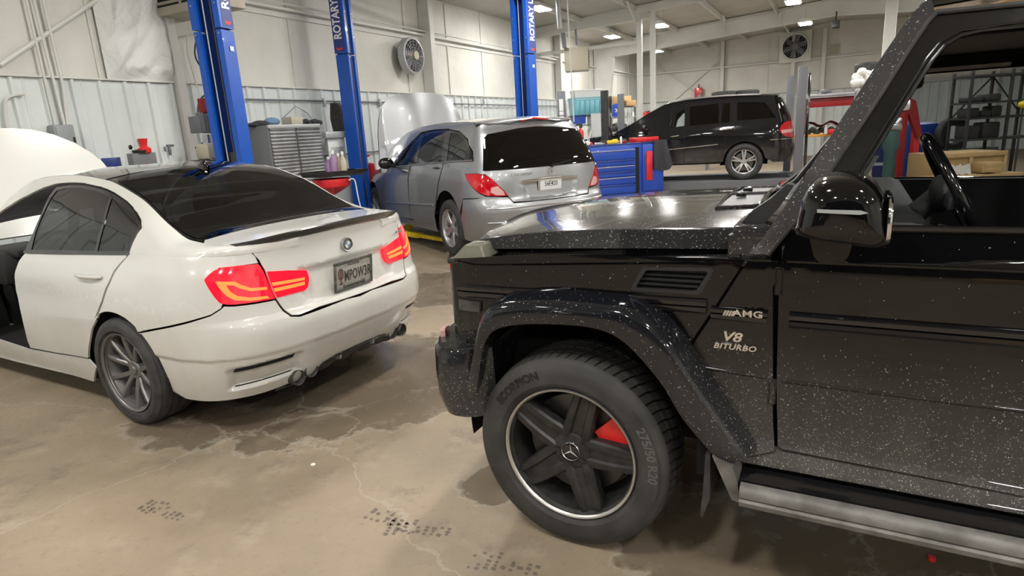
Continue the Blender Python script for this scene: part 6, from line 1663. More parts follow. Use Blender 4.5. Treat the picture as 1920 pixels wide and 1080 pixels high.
MB().tube([tuple(lloc(x, y, Yp-.0)) for x, y in ((371, 65), (366, 85), (366, 105), (374, 122), (385, 135))], .009, 8, sm=5).build('cable', MT['rubber'], cl)
MB().box(tuple(lloc(385, 301, Yp)), (.22, .24, .03), .005).build('reservoir_bracket', MT['gloss_black'], cl)
# black bag behind the middle column
q = at(634, 222, 10.75); tagm('tyre_bag', MB().prism([(-.10, -.25), (.08, -.25), (.12, .0), (.08, .25), (-.03, .25), (-.10, .12)], -.06, .06), MT['rubber'], 'black bag hanging behind the middle blue column', 'bag', q, WA+PI/2)

# --- things on and by the long wall
def wallbox(name, mat, label, cat, p0, p1, v, dep, bev=.01, extra=None):
    a = onv(p0, v); b = onv(p1, v); u, z = (a[0]+b[0])/2, (a[2]+b[2])/2
    t = bthing(name, label, cat, u, v, z-abs(a[2]-b[2])/2); h = abs(a[2]-b[2]); w_ = abs(a[0]-b[0])
    MB().box((0, dep/2, h/2), (w_, dep, h), bev).build('body', mat, t); return t, w_, h
t, w_, h = wallbox('breaker_panel', MT['panel_grey'], 'grey electrical panel box on the corrugated wall behind the raised white hood', 'electrical panel', (99, 234), (150, 290), .16, .12)
MB().box((0, -.004, h/2), (w_*.84, .012, h*.86), .004).build('panel_door', MT['panel_grey'], t); MB().box((w_*.36, -.014, h*.5), (.02, .012, .06), .003).build('latch', MT['gloss_black'], t)
def pipe(name, pts, r, mat, label, cat, group=None, v=.08, sm=0):
    P = [BW(*onv(p, v)) if len(p) == 2 else BW(*p) for p in pts]; P = [tuple(p) for p in P]; o = MB().tube(P, r, 8, sm=sm).build(name, mat, None); return setp(o, label, cat, group)
pipe('conduit', [(45, -20), (104, 236)], .014, MT['white_steel'], 'white conduit running down to the grey panel, leftmost of the three', 'pipe')
pipe('conduit', [(58, -20), (121, 236)], .016, MT['white_steel'], 'white conduit running down to the grey panel, middle of the three', 'pipe')
pipe('conduit', [(76, -20), (118, 160), (127, 236)], .016, MT['white_steel'], 'white conduit running down to the grey panel, rightmost of the three', 'pipe')
pipe('conduit', [(14, 240), (10, 200), (16, 182), (46, 176)], .014, MT['white_steel'], 'bent white conduit at the left edge of the corrugated wall', 'pipe', sm=4)
pipe('air_line', [(6.6, .09, 2.262), (20.5, .09, 2.262)], .013, MT['steel_grey'], 'long dark air line running along the corrugated wall above the cabinet', 'pipe')
pipe('air_line', [(7.5, .09, 1.38), (9.9, .09, 1.38)], .013, MT['steel_grey'], 'short dark air line low on the wall behind the drain tray', 'pipe')
pipe('conduit', [(6.6, .16, 3.66), (21, .16, 3.66)], .016, MT['white_steel'], 'thin conduit along the upper wall rail above the round fan', 'pipe')
for px in (608, 712, 907):
    P = onv((px, 192), .09); o = tagm('pipe_clip', MB().box((0, -.0, 0), (.05, .04, .14), .005), MT['steel_light'], 'small grey clip holding the long air line on the wall', 'bracket', BW(*P), WA, 'clips of the long air line')
pipe('wall_cable', [(390-10, 60), (350, 66), (352, 100), (370, 165)], .012, MT['white_steel'], 'white pipe with side branch on the wall left of the wide blue column', 'pipe', v=.12)
# heater, upper left
def heater(px, Y, w_, d_, h_, label, mat, rz=0., lou='x'):
    P = at(*px, Y); t = thing('unit_heater', label, 'heater', (P.x, P.y, P.z), WA+rz)
    MB().box((0, 0, h_/2), (d_, w_, h_), .015).build('casing', mat, t)
    s = -1; MB().box((s*d_/2-.002, 0, h_*.52), (.012, w_*.84, h_*.78)).build('outlet', MT['dark_hole'], t, smooth=None)
    for k in range(7): MB().box((s*d_/2-.012, 0, h_*(.17+.112*k)), (.05, w_*.84, .012), rot=Matrix.Rotation(.5, 4, 'Y')).build('louvre', mat, t, smooth=None)
    MB().box((s*d_/2-.012, 0, h_*.52), (.03, .03, h_*.8)).build('louvre_post', mat, t, smooth=None)
    for q in (-.4, .4): MB().cyl((0, q*w_, h_), (0, q*w_, max(h_+.1, EZ+.1-P.z)), .008, 6).build('hanger_rod', MT['conduit'], t)
    return t
heater((372, 26), 8.35, 1.22, .42, .75, 'beige unit heater with louvres hanging behind the wide blue column', MT['beige_soot'])
h2 = heater((1082, 134), 17.4, .55, .62, .58, 'small beige heater hanging above the stacked totes', MT['beige_heater'], rz=1.9)
# wall fans
def fan(name, P, rz, r, label, square=None, nb=5):
    t = thing(name, label, 'wall fan', P, rz)
    # faces local -y (into the room)
    MB().lathe([(r, 0), (r+.03, -.02), (r+.03, -.16), (r-.01, -.17), (r-.015, 0)], 40, close=True).build('ring', MT['white_steel'] if square else MT['steel_light'], t)
    mb = MB()
    for k in range(nb):
        a = 2*PI*k/nb+.3; T = Matrix.Rotation(-a, 4, 'Y') @ Matrix.Translation((r*.52, -.09, 0)) @ Matrix.Rotation(.5, 4, 'X')
        MB().box((0, 0, 0), (r*.82, .008, r*.42), .003, T=T).build('blade', MT['steel_grey'], t)
    MB().cyl((0, -.02, 0), (0, -.22, 0), r*.26, 18).build('motor', MT['beige_heater'] if not square else MT['steel_grey'], t)
    MB().lathe([(0, .012), (r, .012)], 32).build('shutter', MT['dark_hole'], t)
    mb = MB()
    for k in range(1, 6): mb.lathe([(r*k/6, -.165), (r*k/6+.006, -.17), (r*k/6, -.175)], 32)
    for k in range(8): a = PI*k/8; mb.cyl((-r*math.cos(a), -.17, -r*math.sin(a)), (r*math.cos(a), -.17, r*math.sin(a)), .004, 5)
    mb.build('guard', MT['steel_light'], t)
    if square:
        s = square/2; P_ = [(-s, -s), (s, -s), (s, s), (-s, s)]
        mb = MB(); rr = r+.02; rows = []
        for k in range(33):
            a = 2*PI*k/32; c, q = math.cos(a), math.sin(a); m = max(abs(c), abs(q)); rows.append([(rr*c, -.06, rr*q), (s*c/m, -.06, s*q/m), (s*c/m, .02, s*q/m)])
        mb.grid(rows); mb.build('housing', MT['white_steel'], t, smooth=None)
    return t
c0 = onv((764, 106), .16); fan('wall_fan', BW(*c0), WA, .31, 'round metal wall fan high on the left wall under the sloping pipe', nb=5)
c1 = onu((1491, 88), U1-.2); ff = fan('wall_fan', BW(*c1), WA-PI/2, .44, 'large square framed exhaust fan high on the far wall', 1.1, nb=6)

# grey rack with funnels, blue box
Yq = 7.9
P0 = at(262, 300, Yq); t = thing('steel_rack', 'small grey metal stand carrying funnels by the corrugated wall', 'stand', (P0.x, P0.y, 0), WA)
zt = at(262, 287, Yq).z
MB().box((0, 0, zt-.12), (.30, .22, .24), .004).build('bin', MT['cabinet_grey'], t)
for a_ in (-.13, .13):
    for b_ in (-.09, .09): MB().box((a_, b_, (zt-.24)/2), (.025, .025, zt-.24)).build('leg', MT['cabinet_grey'], t, smooth=None)
MB().box((0, 0, .25), (.28, .2, .02)).build('shelf', MT['cabinet_grey'], t, smooth=None)
P = at(272, 285, Yq); t = thing('funnel', 'red funnel standing on the grey metal stand', 'funnel', (P.x, P.y, zt), .3)
mb = MB(); mb.lathe([(.055, .17), (.052, .165), (.035, .08), (.075, .05), (.07, .0), (.02, .0)], 24, axis=2); mb.build('cone', MT['red_plastic'], t)
P = at(240, 282, Yq-.05); t = thing('funnel', 'black glossy funnel at the left end of the grey metal stand', 'funnel', (P.x, P.y, zt-.0), 0)
mb = MB(); mb.sphere((-.02, 0, .075), .085, 20, (1, .8, .85)); mb.build('bowl', MT['gloss_black'], t, smooth=70); MB().tube([(.03, 0, .03), (.08, 0, .02), (.14, .0, .03)], .02, 8).build('spout', MT['gloss_black'], t)
P = at(263, 284, Yq-.06); tagm('oil_pan', MB().lathe([(0, .0), (.06, 0), (.08, .03), (.076, .032), (.05, .008), (0, .008)], 24, axis=2), MT['rubber'], 'flat black pan between the two funnels', 'pan', (P.x, P.y, zt))
P = at(209, 304, 7.35); tagm('parts_box', MB().box((0, 0, 0), (.16, .12, .10), .004), MT['decal_navy'], 'small blue carton just behind the raised white hood', 'box', P, .2)
P = at(209, 313, 7.35); tagm('side_bench', MB().box((0, 0, P.z-.03), (.2, .2, .04), .004).box((-.06, 0, (P.z-.05)/2), (.04, .2, P.z-.05)).box((.06, 0, (P.z-.05)/2), (.04, .2, P.z-.05)), MT['cabinet_grey'], 'low grey bench hidden behind the white sedan roof', 'bench', (P.x, P.y, 0), .2, smooth=None)
q = onv((318, 282), .1); tagm('spray_gun', MB().box((0, 0, 0), (.03, .03, .12), .008).box((.02, 0, .06), (.10, .03, .03), .008).cyl((-.06, 0, -.01), (-.06, 0, .05), .012, 8), MT['steel_grey'], 'little grey spray gun hung on the wall right of the funnels', 'tool', BW(*q), WA)

# silver cabinet with louvred doors
ua = onv((500, 235), .75); ub = onv((598, 240), .75); uA, uB = ua[0], ub[0]; zt = ua[2]+.0
t = bthing('metal_cabinet', 'tall silver cabinet with ribbed doors against the left wall', 'cabinet', uA, .75, 0)
L = uB-uA; dpt = .60
MB().box((L/2, dpt/2, zt/2), (L, dpt, zt), .01).build('body', MT['cabinet_grey'], t)
for k in range(2):
    mb = MB(); rows = []; n = 36
    for i in range(n+1):
        z = .08+(zt-.12)*i/n; rows += [[(L*.5*k+.02, -.014, z), (L*.5*(k+1)-.01, -.014, z)], [(L*.5*k+.02, -.032, z+.6*(zt-.12)/n), (L*.5*(k+1)-.01, -.032, z+.6*(zt-.12)/n)]] if i < n else [[(L*.5*k+.02, -.014, z), (L*.5*(k+1)-.01, -.014, z)]]
    mb.grid(rows); d_ = mb.build('ribbed_door', MT['cabinet_alu'], t, smooth=None)
    MB().box((L*.5+(.05 if k else -.05), -.04, .95), (.025, .03, .22), .008).build('handle', MT['gloss_black'], d_)
MB().box((L/2, -.01, zt-.02), (L, .04, .05), .004).build('top_rail', MT['steel_light'], t)
cabz = zt
def oncab(px, d=.45): q = onv((px, 232), .75-.0); return BW(q[0], .75-d+.0, cabz)
tagm('cloth', MB().sphere((0, 0, .03), .14, 16, (1, .7, .35)).sphere((-.13, 0, .02), .10, 12, (1.2, .7, .3)), MT['cloth_dark'], 'crumpled black cloth at the left end of the silver cabinet top', 'cloth', BW(uA+.12, .5, cabz), WA, smooth=70)
tagm('cloth', MB().sphere((0, 0, .06), .12, 16, (1.1, .7, .5)), MT['cloth_blue'], 'blue rag heaped on top of the silver cabinet', 'cloth', BW(uA+.38, .45, cabz), WA, smooth=70)
tagm('carton', MB().box((0, 0, .06), (.22, .2, .12), .006), MT['beige_heater'], 'small beige carton between the rags on the silver cabinet', 'box', BW(uA+.72, .5, cabz), WA)
mb = MB()
for i in range(7): mb.sphere((-.2+.07*i, .02*(i % 2), .035+.01*(i % 3)), .055, 10, (1, 1, .7))
tagm('tool_belt', mb, MT['cloth_dark'], 'lumpy black belt lying at the right end of the silver cabinet', 'belt', BW(uA+1.05, .5, cabz), WA, smooth=70)
# sash-like board next to it
a = onv((614, 246), .5); b = onv((656, 334), .5)
t = bthing('wall_board', 'pale board with metal head rail right of the silver cabinet', 'board', a[0], .5, 0)
wz = a[2]; Lb_ = b[0]-a[0]+.1
MB().box((Lb_/2, 0, wz-.06), (Lb_+.2, .10, .10), .01).build('head_rail', MT['steel_light'], t); MB().box((Lb_+.1, 0, wz-.07), (.05, .14, .14), .01).build('rail_cap', MT['rubber'], t)
MB().box((Lb_/2-.06, .02, wz/2+.2), (Lb_*.8, .02, wz-.55), .004).build('board', MT['clear_plastic'], t); MB().box((Lb_/2-.06, .008, wz-.42), (Lb_*.6, .012, .34), .004).build('poster', MT['blue_fluid2'] if 'blue_fluid2' in MT else MT['steel_light'], t)
for q in (.02, Lb_-.15): MB().box((q, .04, wz/2-.05), (.03, .03, wz-.1)).build('upright', MT['steel_light'], t, smooth=None)
pipe('hanging_cord', [(529, 223), (554, 199), (576, 212), (592, 232)], .006, MT['steel_grey'], 'thin cord forming a triangle above the silver cabinet', 'cord', v=.12)
pipe('hanging_cord', [(612, 249), (609, 275), (605, 305)], .006, MT['steel_grey'], 'thin cord hanging straight beside the pale board', 'cord', v=.4)
P = at(587, 294, 9.6); tagm('battery_charger', MB().box((0, 0, 0), (.11, .10, .14), .012), MT['rubber'], 'small black box at the right edge of the silver cabinet', 'charger', P, WA)

# rolling drain with tray and bottles
Yd = 8.6
pc = at(622, 345, Yd); t = thing('drain_funnel', 'wide red oil drain funnel on a stem, under the black tray', 'oil drain', (pc.x, pc.y, 0), 0)
zt = at(622, 335, Yd).z; zb = at(622, 362, Yd).z
MB().lathe([(.25, zt), (.255, zt-.04), (.245, zt-.10), (.12, zb+.02), (.035, zb-.02)], 36, axis=2).build('bowl', MT['red_gloss'], t)
MB().cyl((0, 0, .35), (0, 0, zb), .03, 12).build('stem', MT['steel_light'], t); MB().cyl((0, 0, .06), (0, 0, .45), .2, 24).build('tank', MT['red_gloss'], t)
MB().tube([tuple(at(x, y, Yd-.1)-gz(pc)) for x, y in ((654, 338), (660, 335), (665, 338), (668, 350), (672, 372), (678, 395))], .008, 8, sm=4).build('drain_hose', MT['white_plastic'], t)
zt2 = at(622, 326, Yd).z
t = thing('service_tray', 'black rectangular tray resting over the red drain funnel', 'tray', (pc.x, pc.y, 0), 0)
c_ = [at(560, 320, Yd), at(600, 333, Yd-.35), at(690, 322, Yd), at(650, 317, Yd+.4)]
mb = MB(); V = [Vector((p.x-pc.x, p.y-pc.y, zt2+.03)) for p in c_]; V2 = [Vector((v.x*.9, v.y*.9, zt2-.03)) for v in V]; mb.add([*V, *V2], [[0, 1, 5, 4], [1, 2, 6, 5], [2, 3, 7, 6], [3, 0, 4, 7], [4, 5, 6, 7]])
mb.build('pan', MT['rubber'], t, smooth=None)
MB().tube([tuple(v) for v in V], .012, 6, closed=True).build('tray_rim', MT['gloss_black'], t)
def bottle(px, Y, z, h, r, mat, label, capm='bottle_white', group=None, sh=.35):
    P = at(*px, Y); t = thing('bottle', label, 'bottle', (P.x, P.y, z), 0, group)
    MB().lathe([(0, 0), (r, 0), (r, h*.62), (r*sh, h*.82), (r*sh, h*.88), (0, h*.88)], 20, axis=2).build('body', MT[mat], t); MB().cyl((0, 0, h*.86), (0, 0, h), r*sh*1.15, 12).build('cap', MT[capm], t); return t
zz = zt2-.03
bottle((618, 318), Yd+.05, zz, .26, .05, 'purple', 'purple bottle on the black tray, nearest the board')
bottle((627, 318), Yd+.0, zz, .34, .055, 'purple', 'tall purple bottle with white cap on the black tray')
bottle((637, 318), Yd+.05, zz, .30, .045, 'amber', 'amber bottle on the black tray between the purple bottles')
bottle((645, 318), Yd+.0, zz, .32, .045, 'beige_heater', 'tan bottle on the black tray against the middle blue column')
P = at(606, 317, Yd); tagm('rag', MB().sphere((0, 0, .03), .09, 14, (1.4, 1, .4)), MT['rubber'], 'black rag at the left end of the black tray', 'cloth', (P.x, P.y, zz), 0, smooth=70)
P = at(697, 320, 11.2); tagm('stool_back', MB().prism([(-.12, -.22), (.12, -.22), (.06, .12), (-.10, .16)], -.10, .10), MT['red_gloss'], 'red jerrycan just left of the silver estate mirror', 'canister', P, .1)
P = at(697, 330, 11.2); tagm('shop_stand', MB().box((0, 0, (P.z-.1)/2), (.24, .24, P.z-.1), .01), MT['steel_grey'], 'dark stand behind the middle blue column', 'stand', (P.x, P.y, 0), .1)
P = at(686, 300, 11.0); t = thing('spray_bottle', 'white spray bottle with red trigger behind the red jerrycan', 'bottle', (P.x, P.y, P.z-.08), .4)
MB().lathe([(0, 0), (.04, 0), (.04, .09), (.015, .13), (0, .13)], 14, axis=2).build('body', MT['bottle_white'], t); MB().box((.02, 0, .15), (.10, .025, .035), .006).build('trigger', MT['red_plastic'], t)

# --- blue tool cart
cA = at(1101, 372, 13.3); cB = at(1244, 362, 13.75); dx = cB-cA; ang = math.atan2(dx.y, dx.x); Lc = math.hypot(dx.x, dx.y); Hc = 1.19
t = thing('tool_cart', 'wide blue tool cart with drawers behind the silver estate', 'tool cart', (cA.x, cA.y, 0), ang)
MB().box((Lc/2, .32, Hc/2+.06), (Lc, .62, Hc-.12), .01).build('body', MT['blue_cart'], t)
dw = Lc*.62
zs_ = [.16, .36, .52, .64, .76, .88, 1.10]
for k in range(6):
    z0, z1 = zs_[k], zs_[k+1]-.015
    d_ = MB().box((dw/2+.03, -.008, (z0+z1)/2), (dw-.04, .03, z1-z0), .006).build('drawer', MT['blue_cart'], t)
    MB().box((dw/2+.03, -.032, z1-.018), (dw-.08, .026, .014), .004).build('drawer_pull', MT['steel_light'] if k in (1, 3, 5) else MT['blue_dark'], d_)
MB().box((dw+.05, -.006, .62), (.09, .02, .98)).build('shadow_gap', MT['dark_hole'], t, smooth=None)
MB().box((Lc-.26, -.008, .66), (.50, .03, 1.0), .008).build('cabinet_door', MT['blue_cart'], t)
MB().tube([(Lc-.46, -.02, .72), (Lc-.46, -.06, .74), (Lc-.46, -.06, .92), (Lc-.46, -.02, .94)], .010, 8).build('door_pull', MT['chrome'], t)
MB().box((Lc/2, .32, Hc+.0), (Lc+.02, .64, .03), .006).build('worktop', MT['blue_dark'], t)
for x in (.12, Lc-.12):
    for y in (.1, .52): MB().cyl((x-.02, y, .06), (x+.02, y, .06), .06, 14).build('caster', MT['rubber'], t)
def oncart(x, y, z=Hc+.015):
    c, s = math.cos(ang), math.sin(ang); return Vector((cA.x+x*c-y*s, cA.y+x*s+y*c, z))
MBt = MB().box((0, 0, .05), (.56, .34, .10), .012); tagm('tool_tray', MBt, MT['red_gloss'], 'long red tray at the right end of the blue cart top', 'tray', oncart(Lc-.30, .34), ang)
tagm('tag_board', MB().box((0, 0, 0), (.15, .02, .62), .01), MT['red_gloss'], 'red folder hanging on the right door of the blue cart', 'folder', oncart(Lc-.36, -.04, .70), ang)
# jacket draped over the corner
mb = MB(); rows = []
for i in range(15):
    f = i/14; row = []
    for j in range(13):
        g = j/12; x = (g-.5)*(.28+.22*f)+.10*f; y = -.05-.05*math.sin(g*9+f*2)*f-.03*math.sin(PI*g); z = -.66*f*(1-.25*abs(g-.35))+.02*math.sin(g*7)
        if f < .15: y += .12*(1-f/.15); z = .01
        row.append((x, y, z))
    rows.append(row)
mb.grid(rows); mb.grid([[(p[0], p[1]+.03, p[2]) for p in r] for r in rows])
jk = tagm('jacket', mb, MT['cloth_dark'], 'dark work jacket draped over the right end of the blue cart', 'jacket', oncart(Lc-.12, 0, Hc+.03), ang, smooth=70)
# clutter on the cart
bits = [(.10, .2, 'white_plastic', (.10, .08, .10)), (.22, .35, 'red_plastic', (.12, .08, .06)), (.36, .15, 'steel_light', (.16, .05, .05)), (.52, .3, 'rubber', (.14, .10, .08)), (.66, .2, 'yellow', (.18, .08, .08)), (.80, .3, 'yellow', (.14, .06, .10)), (.94, .2, 'red_dark', (.14, .10, .06)), (1.04, .35, 'rubber', (.10, .12, .09)), (.46, .42, 'chrome', (.16, .04, .04))]
nmz = {'white_plastic': 'white', 'red_plastic': 'red', 'steel_light': 'silver', 'rubber': 'black', 'yellow': 'yellow', 'red_dark': 'dark red', 'chrome': 'shiny chrome'}
wh = ['at its left end', 'near its left end', 'left of the middle', 'left of the yellow pair', 'left one of the yellow pair', 'right one of the yellow pair', 'right of the yellow pair', 'just left of the red tray', 'behind the silver tool']
for (x, y, m_, s_), pos in zip(bits, wh):
    tagm('hand_tool', MB().box((0, 0, s_[2]/2), s_, min(s_)*.3).box((s_[0]*.5, 0, s_[2]*.4), (s_[0]*.7, s_[1]*.4, s_[2]*.5), .005), MT[m_], '%s hand tool on the blue cart top, %s' % (nmz[m_], pos), 'tool', oncart(x, y), ang+.4*math.sin(x*9))
q = oncart(.86, .12); t = thing('bottle', 'slim white bottle standing among tools on the blue cart', 'bottle', q, 0)
MB().lathe([(0, 0), (.025, 0), (.025, .12), (.01, .15), (0, .15)], 12, axis=2).build('body', MT['bottle_white'], t)
q = oncart(.02, .3); t = thing('fire_extinguisher', 'red upright cylinder with black head at the left end of the blue cart', 'extinguisher', q, 0)
MB().lathe([(0, 0), (.055, 0), (.058, .02), (.058, .30), (.03, .36), (.02, .38), (0, .38)], 22, axis=2).build('cylinder', MT['red_gloss'], t); MB().box((0, 0, .42), (.07, .05, .09), .01).box((-.05, 0, .45), (.12, .02, .03), .006).build('valve_head', MT['rubber'], t)
q = oncart(.20, .45); tagm('grease_gun', MB().tube([(0, 0, 0), (.03, 0, .12), (-.02, 0, .28), (.06, 0, .38)], .010, 8, sm=4).tube([(.10, 0, 0), (.06, 0, .14), (.12, 0, .30)], .010, 8, sm=4), MT['bottle_white'], 'curled white hoses standing right of the red cylinder on the cart', 'hose', q, ang)

# --- four-post drive-on lift under the SUV
t = thing('drive_on_lift', 'grey drive-on lift with tall posts under the black SUV', 'vehicle lift', (LP_.o[0], LP_.o[1], 0), LP_.a)
zr = LP_.o[2]
for y in (.84, -.84):
    MB().prism([(-1.55, zr), (4.6, zr), (4.6, zr-.16), (-1.55, zr-.16)], y-.28, y+.28).build('runway', MT['steel_grey'], t, smooth=None)
    MB().prism([(-1.55, zr), (-2.35, .02), (-2.30, .0), (-1.55, zr-.03)], y-.26, y+.26).build('ramp', MT['steel_grey'], t, smooth=None)
def llift(px, Y): 
    P = at(*px, Y); return LP_.inv(P)
for (px, Y, ztop) in (((1500, 290), 12.8, 2.50), ((1137, 230), 14.5, 2.36)):
    l = llift(px, Y)
    po = MB().box((l[0]+.03, l[1], ztop/2), (.16, .13, ztop), .006).build('post', MT['steel_grey'] if Y < 14 else MT['rubber'], t)
    MB().box((l[0]-.10, l[1]-.02, ztop/2-.06), (.05, .10, ztop-.14), .004).build('post_slide', MT['gloss_black'], po)
    MB().box((l[0], l[1], .01), (.4, .4, .02), .004).build('post_foot', MT['steel_grey'], po)
    MB().box((l[0], 0, zr-.1), (.14, 2*abs(l[1]), .14), .006).build('crossbeam', MT['steel_grey'], t)
    p2 = MB().box((l[0]+.03, -l[1], ztop/2), (.16, .13, ztop), .006).build('post', MT['steel_grey'], t)
P = at(1054, 230, 15.5); t = thing('lift_post', 'grey post with white label sheets behind the silver estate roof', 'post', (P.x, P.y, 0), .1)
ztp = at(1054, 171, 15.5).z
MB().box((0, 0, ztp/2), (.18, .14, ztp), .006).build('post', MT['steel_grey'], t)
for k, (y0, y1) in enumerate(((186, 208), (209, 216), (218, 236))):
    za, zb_ = at(1054, y0, 15.5).z, at(1054, y1, 15.5).z; MB().box((-.02, -.075, (za+zb_)/2), (.10, .006, za-zb_)).build('label_sheet', MT['decal_white'], t, smooth=None)
MB().box((.12, -.02, 2.0), (.05, .05, .35), .01).build('control_handle', MT['white_plastic'], t)
# hanging things from the roof
def hang(name, px0, px1, Y, r, mat, label, cat, sm=0):
    a = at(*px0, Y); b = at(*px1, Y); o = MB().tube([tuple(a), tuple(b)], r, 10).build(name, mat, None); return setp(o, label, cat)
hang('hose_drop', (1062, -30), (1076, 228), 14.2, .012, MT['white_plastic'], 'thin white hose dropping from the roof to the right of the grey post', 'hose')
hang('exhaust_pipe', (1046, 0), (1050, 53), 14.5, .055, MT['steel_light'], 'thick grey pipe hanging from the roof right of the leftmost lamp', 'pipe')
hang('exhaust_pipe', (1056, 62), (1059, 90), 17, .06, MT['steel_grey'], 'short dark duct hanging under the sloping white beam', 'pipe')
hang('exhaust_pipe', (1079, 55), (1082, 85), 17, .03, MT['steel_grey'], 'narrow dark duct hanging right of the short duct', 'pipe')
P = at(1314, 62-12, 19); 
# camera/speaker box near ridge
P = at(1567, 46, 19); t = tagm('speaker', MB().box((0, 0, 0), (.34, .2, .18), .02).cyl((0, 0, .05), (0, 0, .35), .02, 8), MT['rubber'], 'black box hanging from the roof beam right of the far fan', 'speaker', P, WA)
q = onu((1565, 92), U1-.04); tagm('switch_plate', MB().box((0, 0, 0), (.30, .03, .32), .005), MT['beige_heater'], 'tan square patch on the far wall right of the fan', 'panel', BW(*q), WA+PI/2)

# --- totes, shelves near the far left corner
Yt = 18.0
def tote(px0, px1, Y, dep, label, name='storage_tote', mat='clear_plastic', inner=None, group=None, cat='tote'):
    a = at(*px0, Y); b = at(*px1, Y); w_ = abs(b.x-a.x); h_ = abs(a.z-b.z); t = thing(name, label, cat, ((a.x+b.x)/2, Y, min(a.z, b.z)), .12, group)
    MB().prism([(-w_*.46, 0), (w_*.46, 0), (w_*.5, h_), (-w_*.5, h_)], -dep/2, dep/2).build('tub', MT[mat], t, smooth=None)
    if inner:
        for k in range(6):
            MB().box((-w_*.42+w_*.168*(k+.5)-.0, -dep/2-.01, h_*.45), (w_*.15, .03, h_*.80), .012).build('rib', MT[inner], t)
    MB().box((0, 0, h_), (w_*1.04, dep*1.04, .04), .01).build('lid', MT[mat], t); return t
tote((1068, 186), (1125, 214), Yt, .5, 'wide tote of light blue liquid stacked right of the grey post', inner='blue_fluid', mat='blue_fluid')
tote((1072, 172), (1124, 185), Yt, .5, 'clear lidded tote on top of the light blue tote')
tote((1104, 214), (1127, 256), Yt, .45, 'clear drawer tower under the right end of the blue tote', name='drawer_tower', cat='drawers')
tote((1073, 218), (1096, 232), Yt, .4, 'blue crate with red lid under the light blue tote', mat='blue_cart', name='plastic_crate', cat='crate')
P = at(1098, 240, Yt); t = thing('shelf_unit', 'dark shelf unit carrying the blue tote', 'shelf', (P.x, Yt+.05, 0), .12)
zz = at(1098, 215, Yt).z-.0
for x in (-.45, .45): MB().box((x, .2, zz/2), (.04, .04, zz)).build('upright', MT['steel_grey'], t, smooth=None); MB().box((x, -.2, zz/2), (.04, .04, zz)).build('upright', MT['steel_grey'], t, smooth=None)
for z in (.35, at(1098, 233, Yt).z, at(1098, 215, Yt).z-.02): MB().box((-.0, 0, z-.02), (.94, .44, .03)).build('shelf_board', MT['steel_grey'], t, smooth=None)
tagm('parts_pile', MB().sphere((0, 0, .12), .2, 14, (1.3, .8, .6)).box((.25, 0, .1), (.2, .2, .2), .03), MT['cloth_dark'], 'dark machine part on the lower shelf under the blue crate', 'part', (P.x-.1, Yt-.0, at(1098, 233, Yt).z-1.0+.0 if 0 else .37), 0)
# far-left corner shelf
Ys = 19.6
P = at(1168, 240, Ys); t = thing('shelf_unit', 'grey shelf unit with cartons and jars left of the twin columns', 'shelf', (P.x, Ys, 0), .1)
levels = [at(1168, y, Ys).z for y in (246, 219, 200)]
for x in (-.55, .45):
    for y in (-.2, .2): MB().box((x, y, 1.15), (.04, .04, 2.3)).build('upright', MT['steel_grey'], t, smooth=None)
for z in levels+[.4]: MB().box((-.05, 0, z-.015), (1.04, .44, .03)).build('shelf_board', MT['steel_light'], t, smooth=None)
def onsh(px, k, dy=-.05): q = at(px, 200, Ys+dy); return Vector((q.x, Ys+dy, levels[k]))
def carton(px, k, s, label, mat='cardboard', name='carton', cat='box', dy=-.05): return tagm(name, MB().box((0, 0, s[2]/2), s, .006), MT[mat], label, cat, onsh(px, k, dy), .1)
carton(1162, 2, (.62, .36, .30), 'wide cardboard box on top of the grey shelf unit', 'wood')
carton(1181, 2, (.30, .3, .16), 'low cardboard box right of the wide one on the grey shelf unit', 'cardboard', dy=-.25)
P = at(1155, 207, Ys-.4); tagm('hose_reel', MB().lathe([(.06, -.06), (.19, -.06), (.19, -.04), (.10, -.04), (.10, .04), (.19, .04), (.19, .06), (.06, .06)], 28, close=True), MT['blue_cart'], 'round blue hose reel in front of the cartons', 'reel', (P.x, P.y, P.z), .1)
P2 = P; tagm('reel_bracket', MB().cyl((0, 0, 0), (0, .42, 0), .02, 8), MT['steel_grey'], 'dark bracket carrying the blue hose reel', 'bracket', (P.x, P.y, P.z))
for k, px in enumerate((1164.5, 1170, 1178, 1186)):
    tagm('jar', MB().lathe([(0, 0), (.05, 0), (.052, .10), (.03, .13), (0, .13)], 14, axis=2), MT['bottle_white'], 'small white jar in the row on the middle shelf of the grey unit', 'jar', onsh(px, 1, -.1), 0, 'white jars on the grey shelf unit')
carton(1172, 0, (.22, .2, .26), 'pale grey box on the lower shelf of the grey unit', 'steel_light', dy=-.1)
tagm('gear_housing', MB().sphere((0, 0, .14), .16, 16, (1, .8, .9)).box((-.15, 0, .08), (.2, .2, .16), .03), MT['cardboard'], 'brown round housing on the lower shelf beside the blue reel', 'part', onsh(1158, 0, -.1), 0, smooth=60)
tagm('helmet', MB().sphere((0, 0, .10), .12, 16, (1, 1, .9)), MT['bottle_white'], 'white round pot on the lower shelf near the twin columns', 'pot', onsh(1188, 0, -.1), 0, smooth=70)
for px, lb in ((1148, 'black engine part on the bench behind the SUV bonnet, left one'), (1166, 'black engine part on the bench behind the SUV bonnet, right one')):
    P = at(px, 243, 18.6); tagm('engine_part', MB().box((0, 0, .08), (.30, .2, .16), .04).sphere((.08, 0, .16), .08, 10), MT['rubber'], lb, 'engine part', (P.x, P.y, P.z-.06), .3)
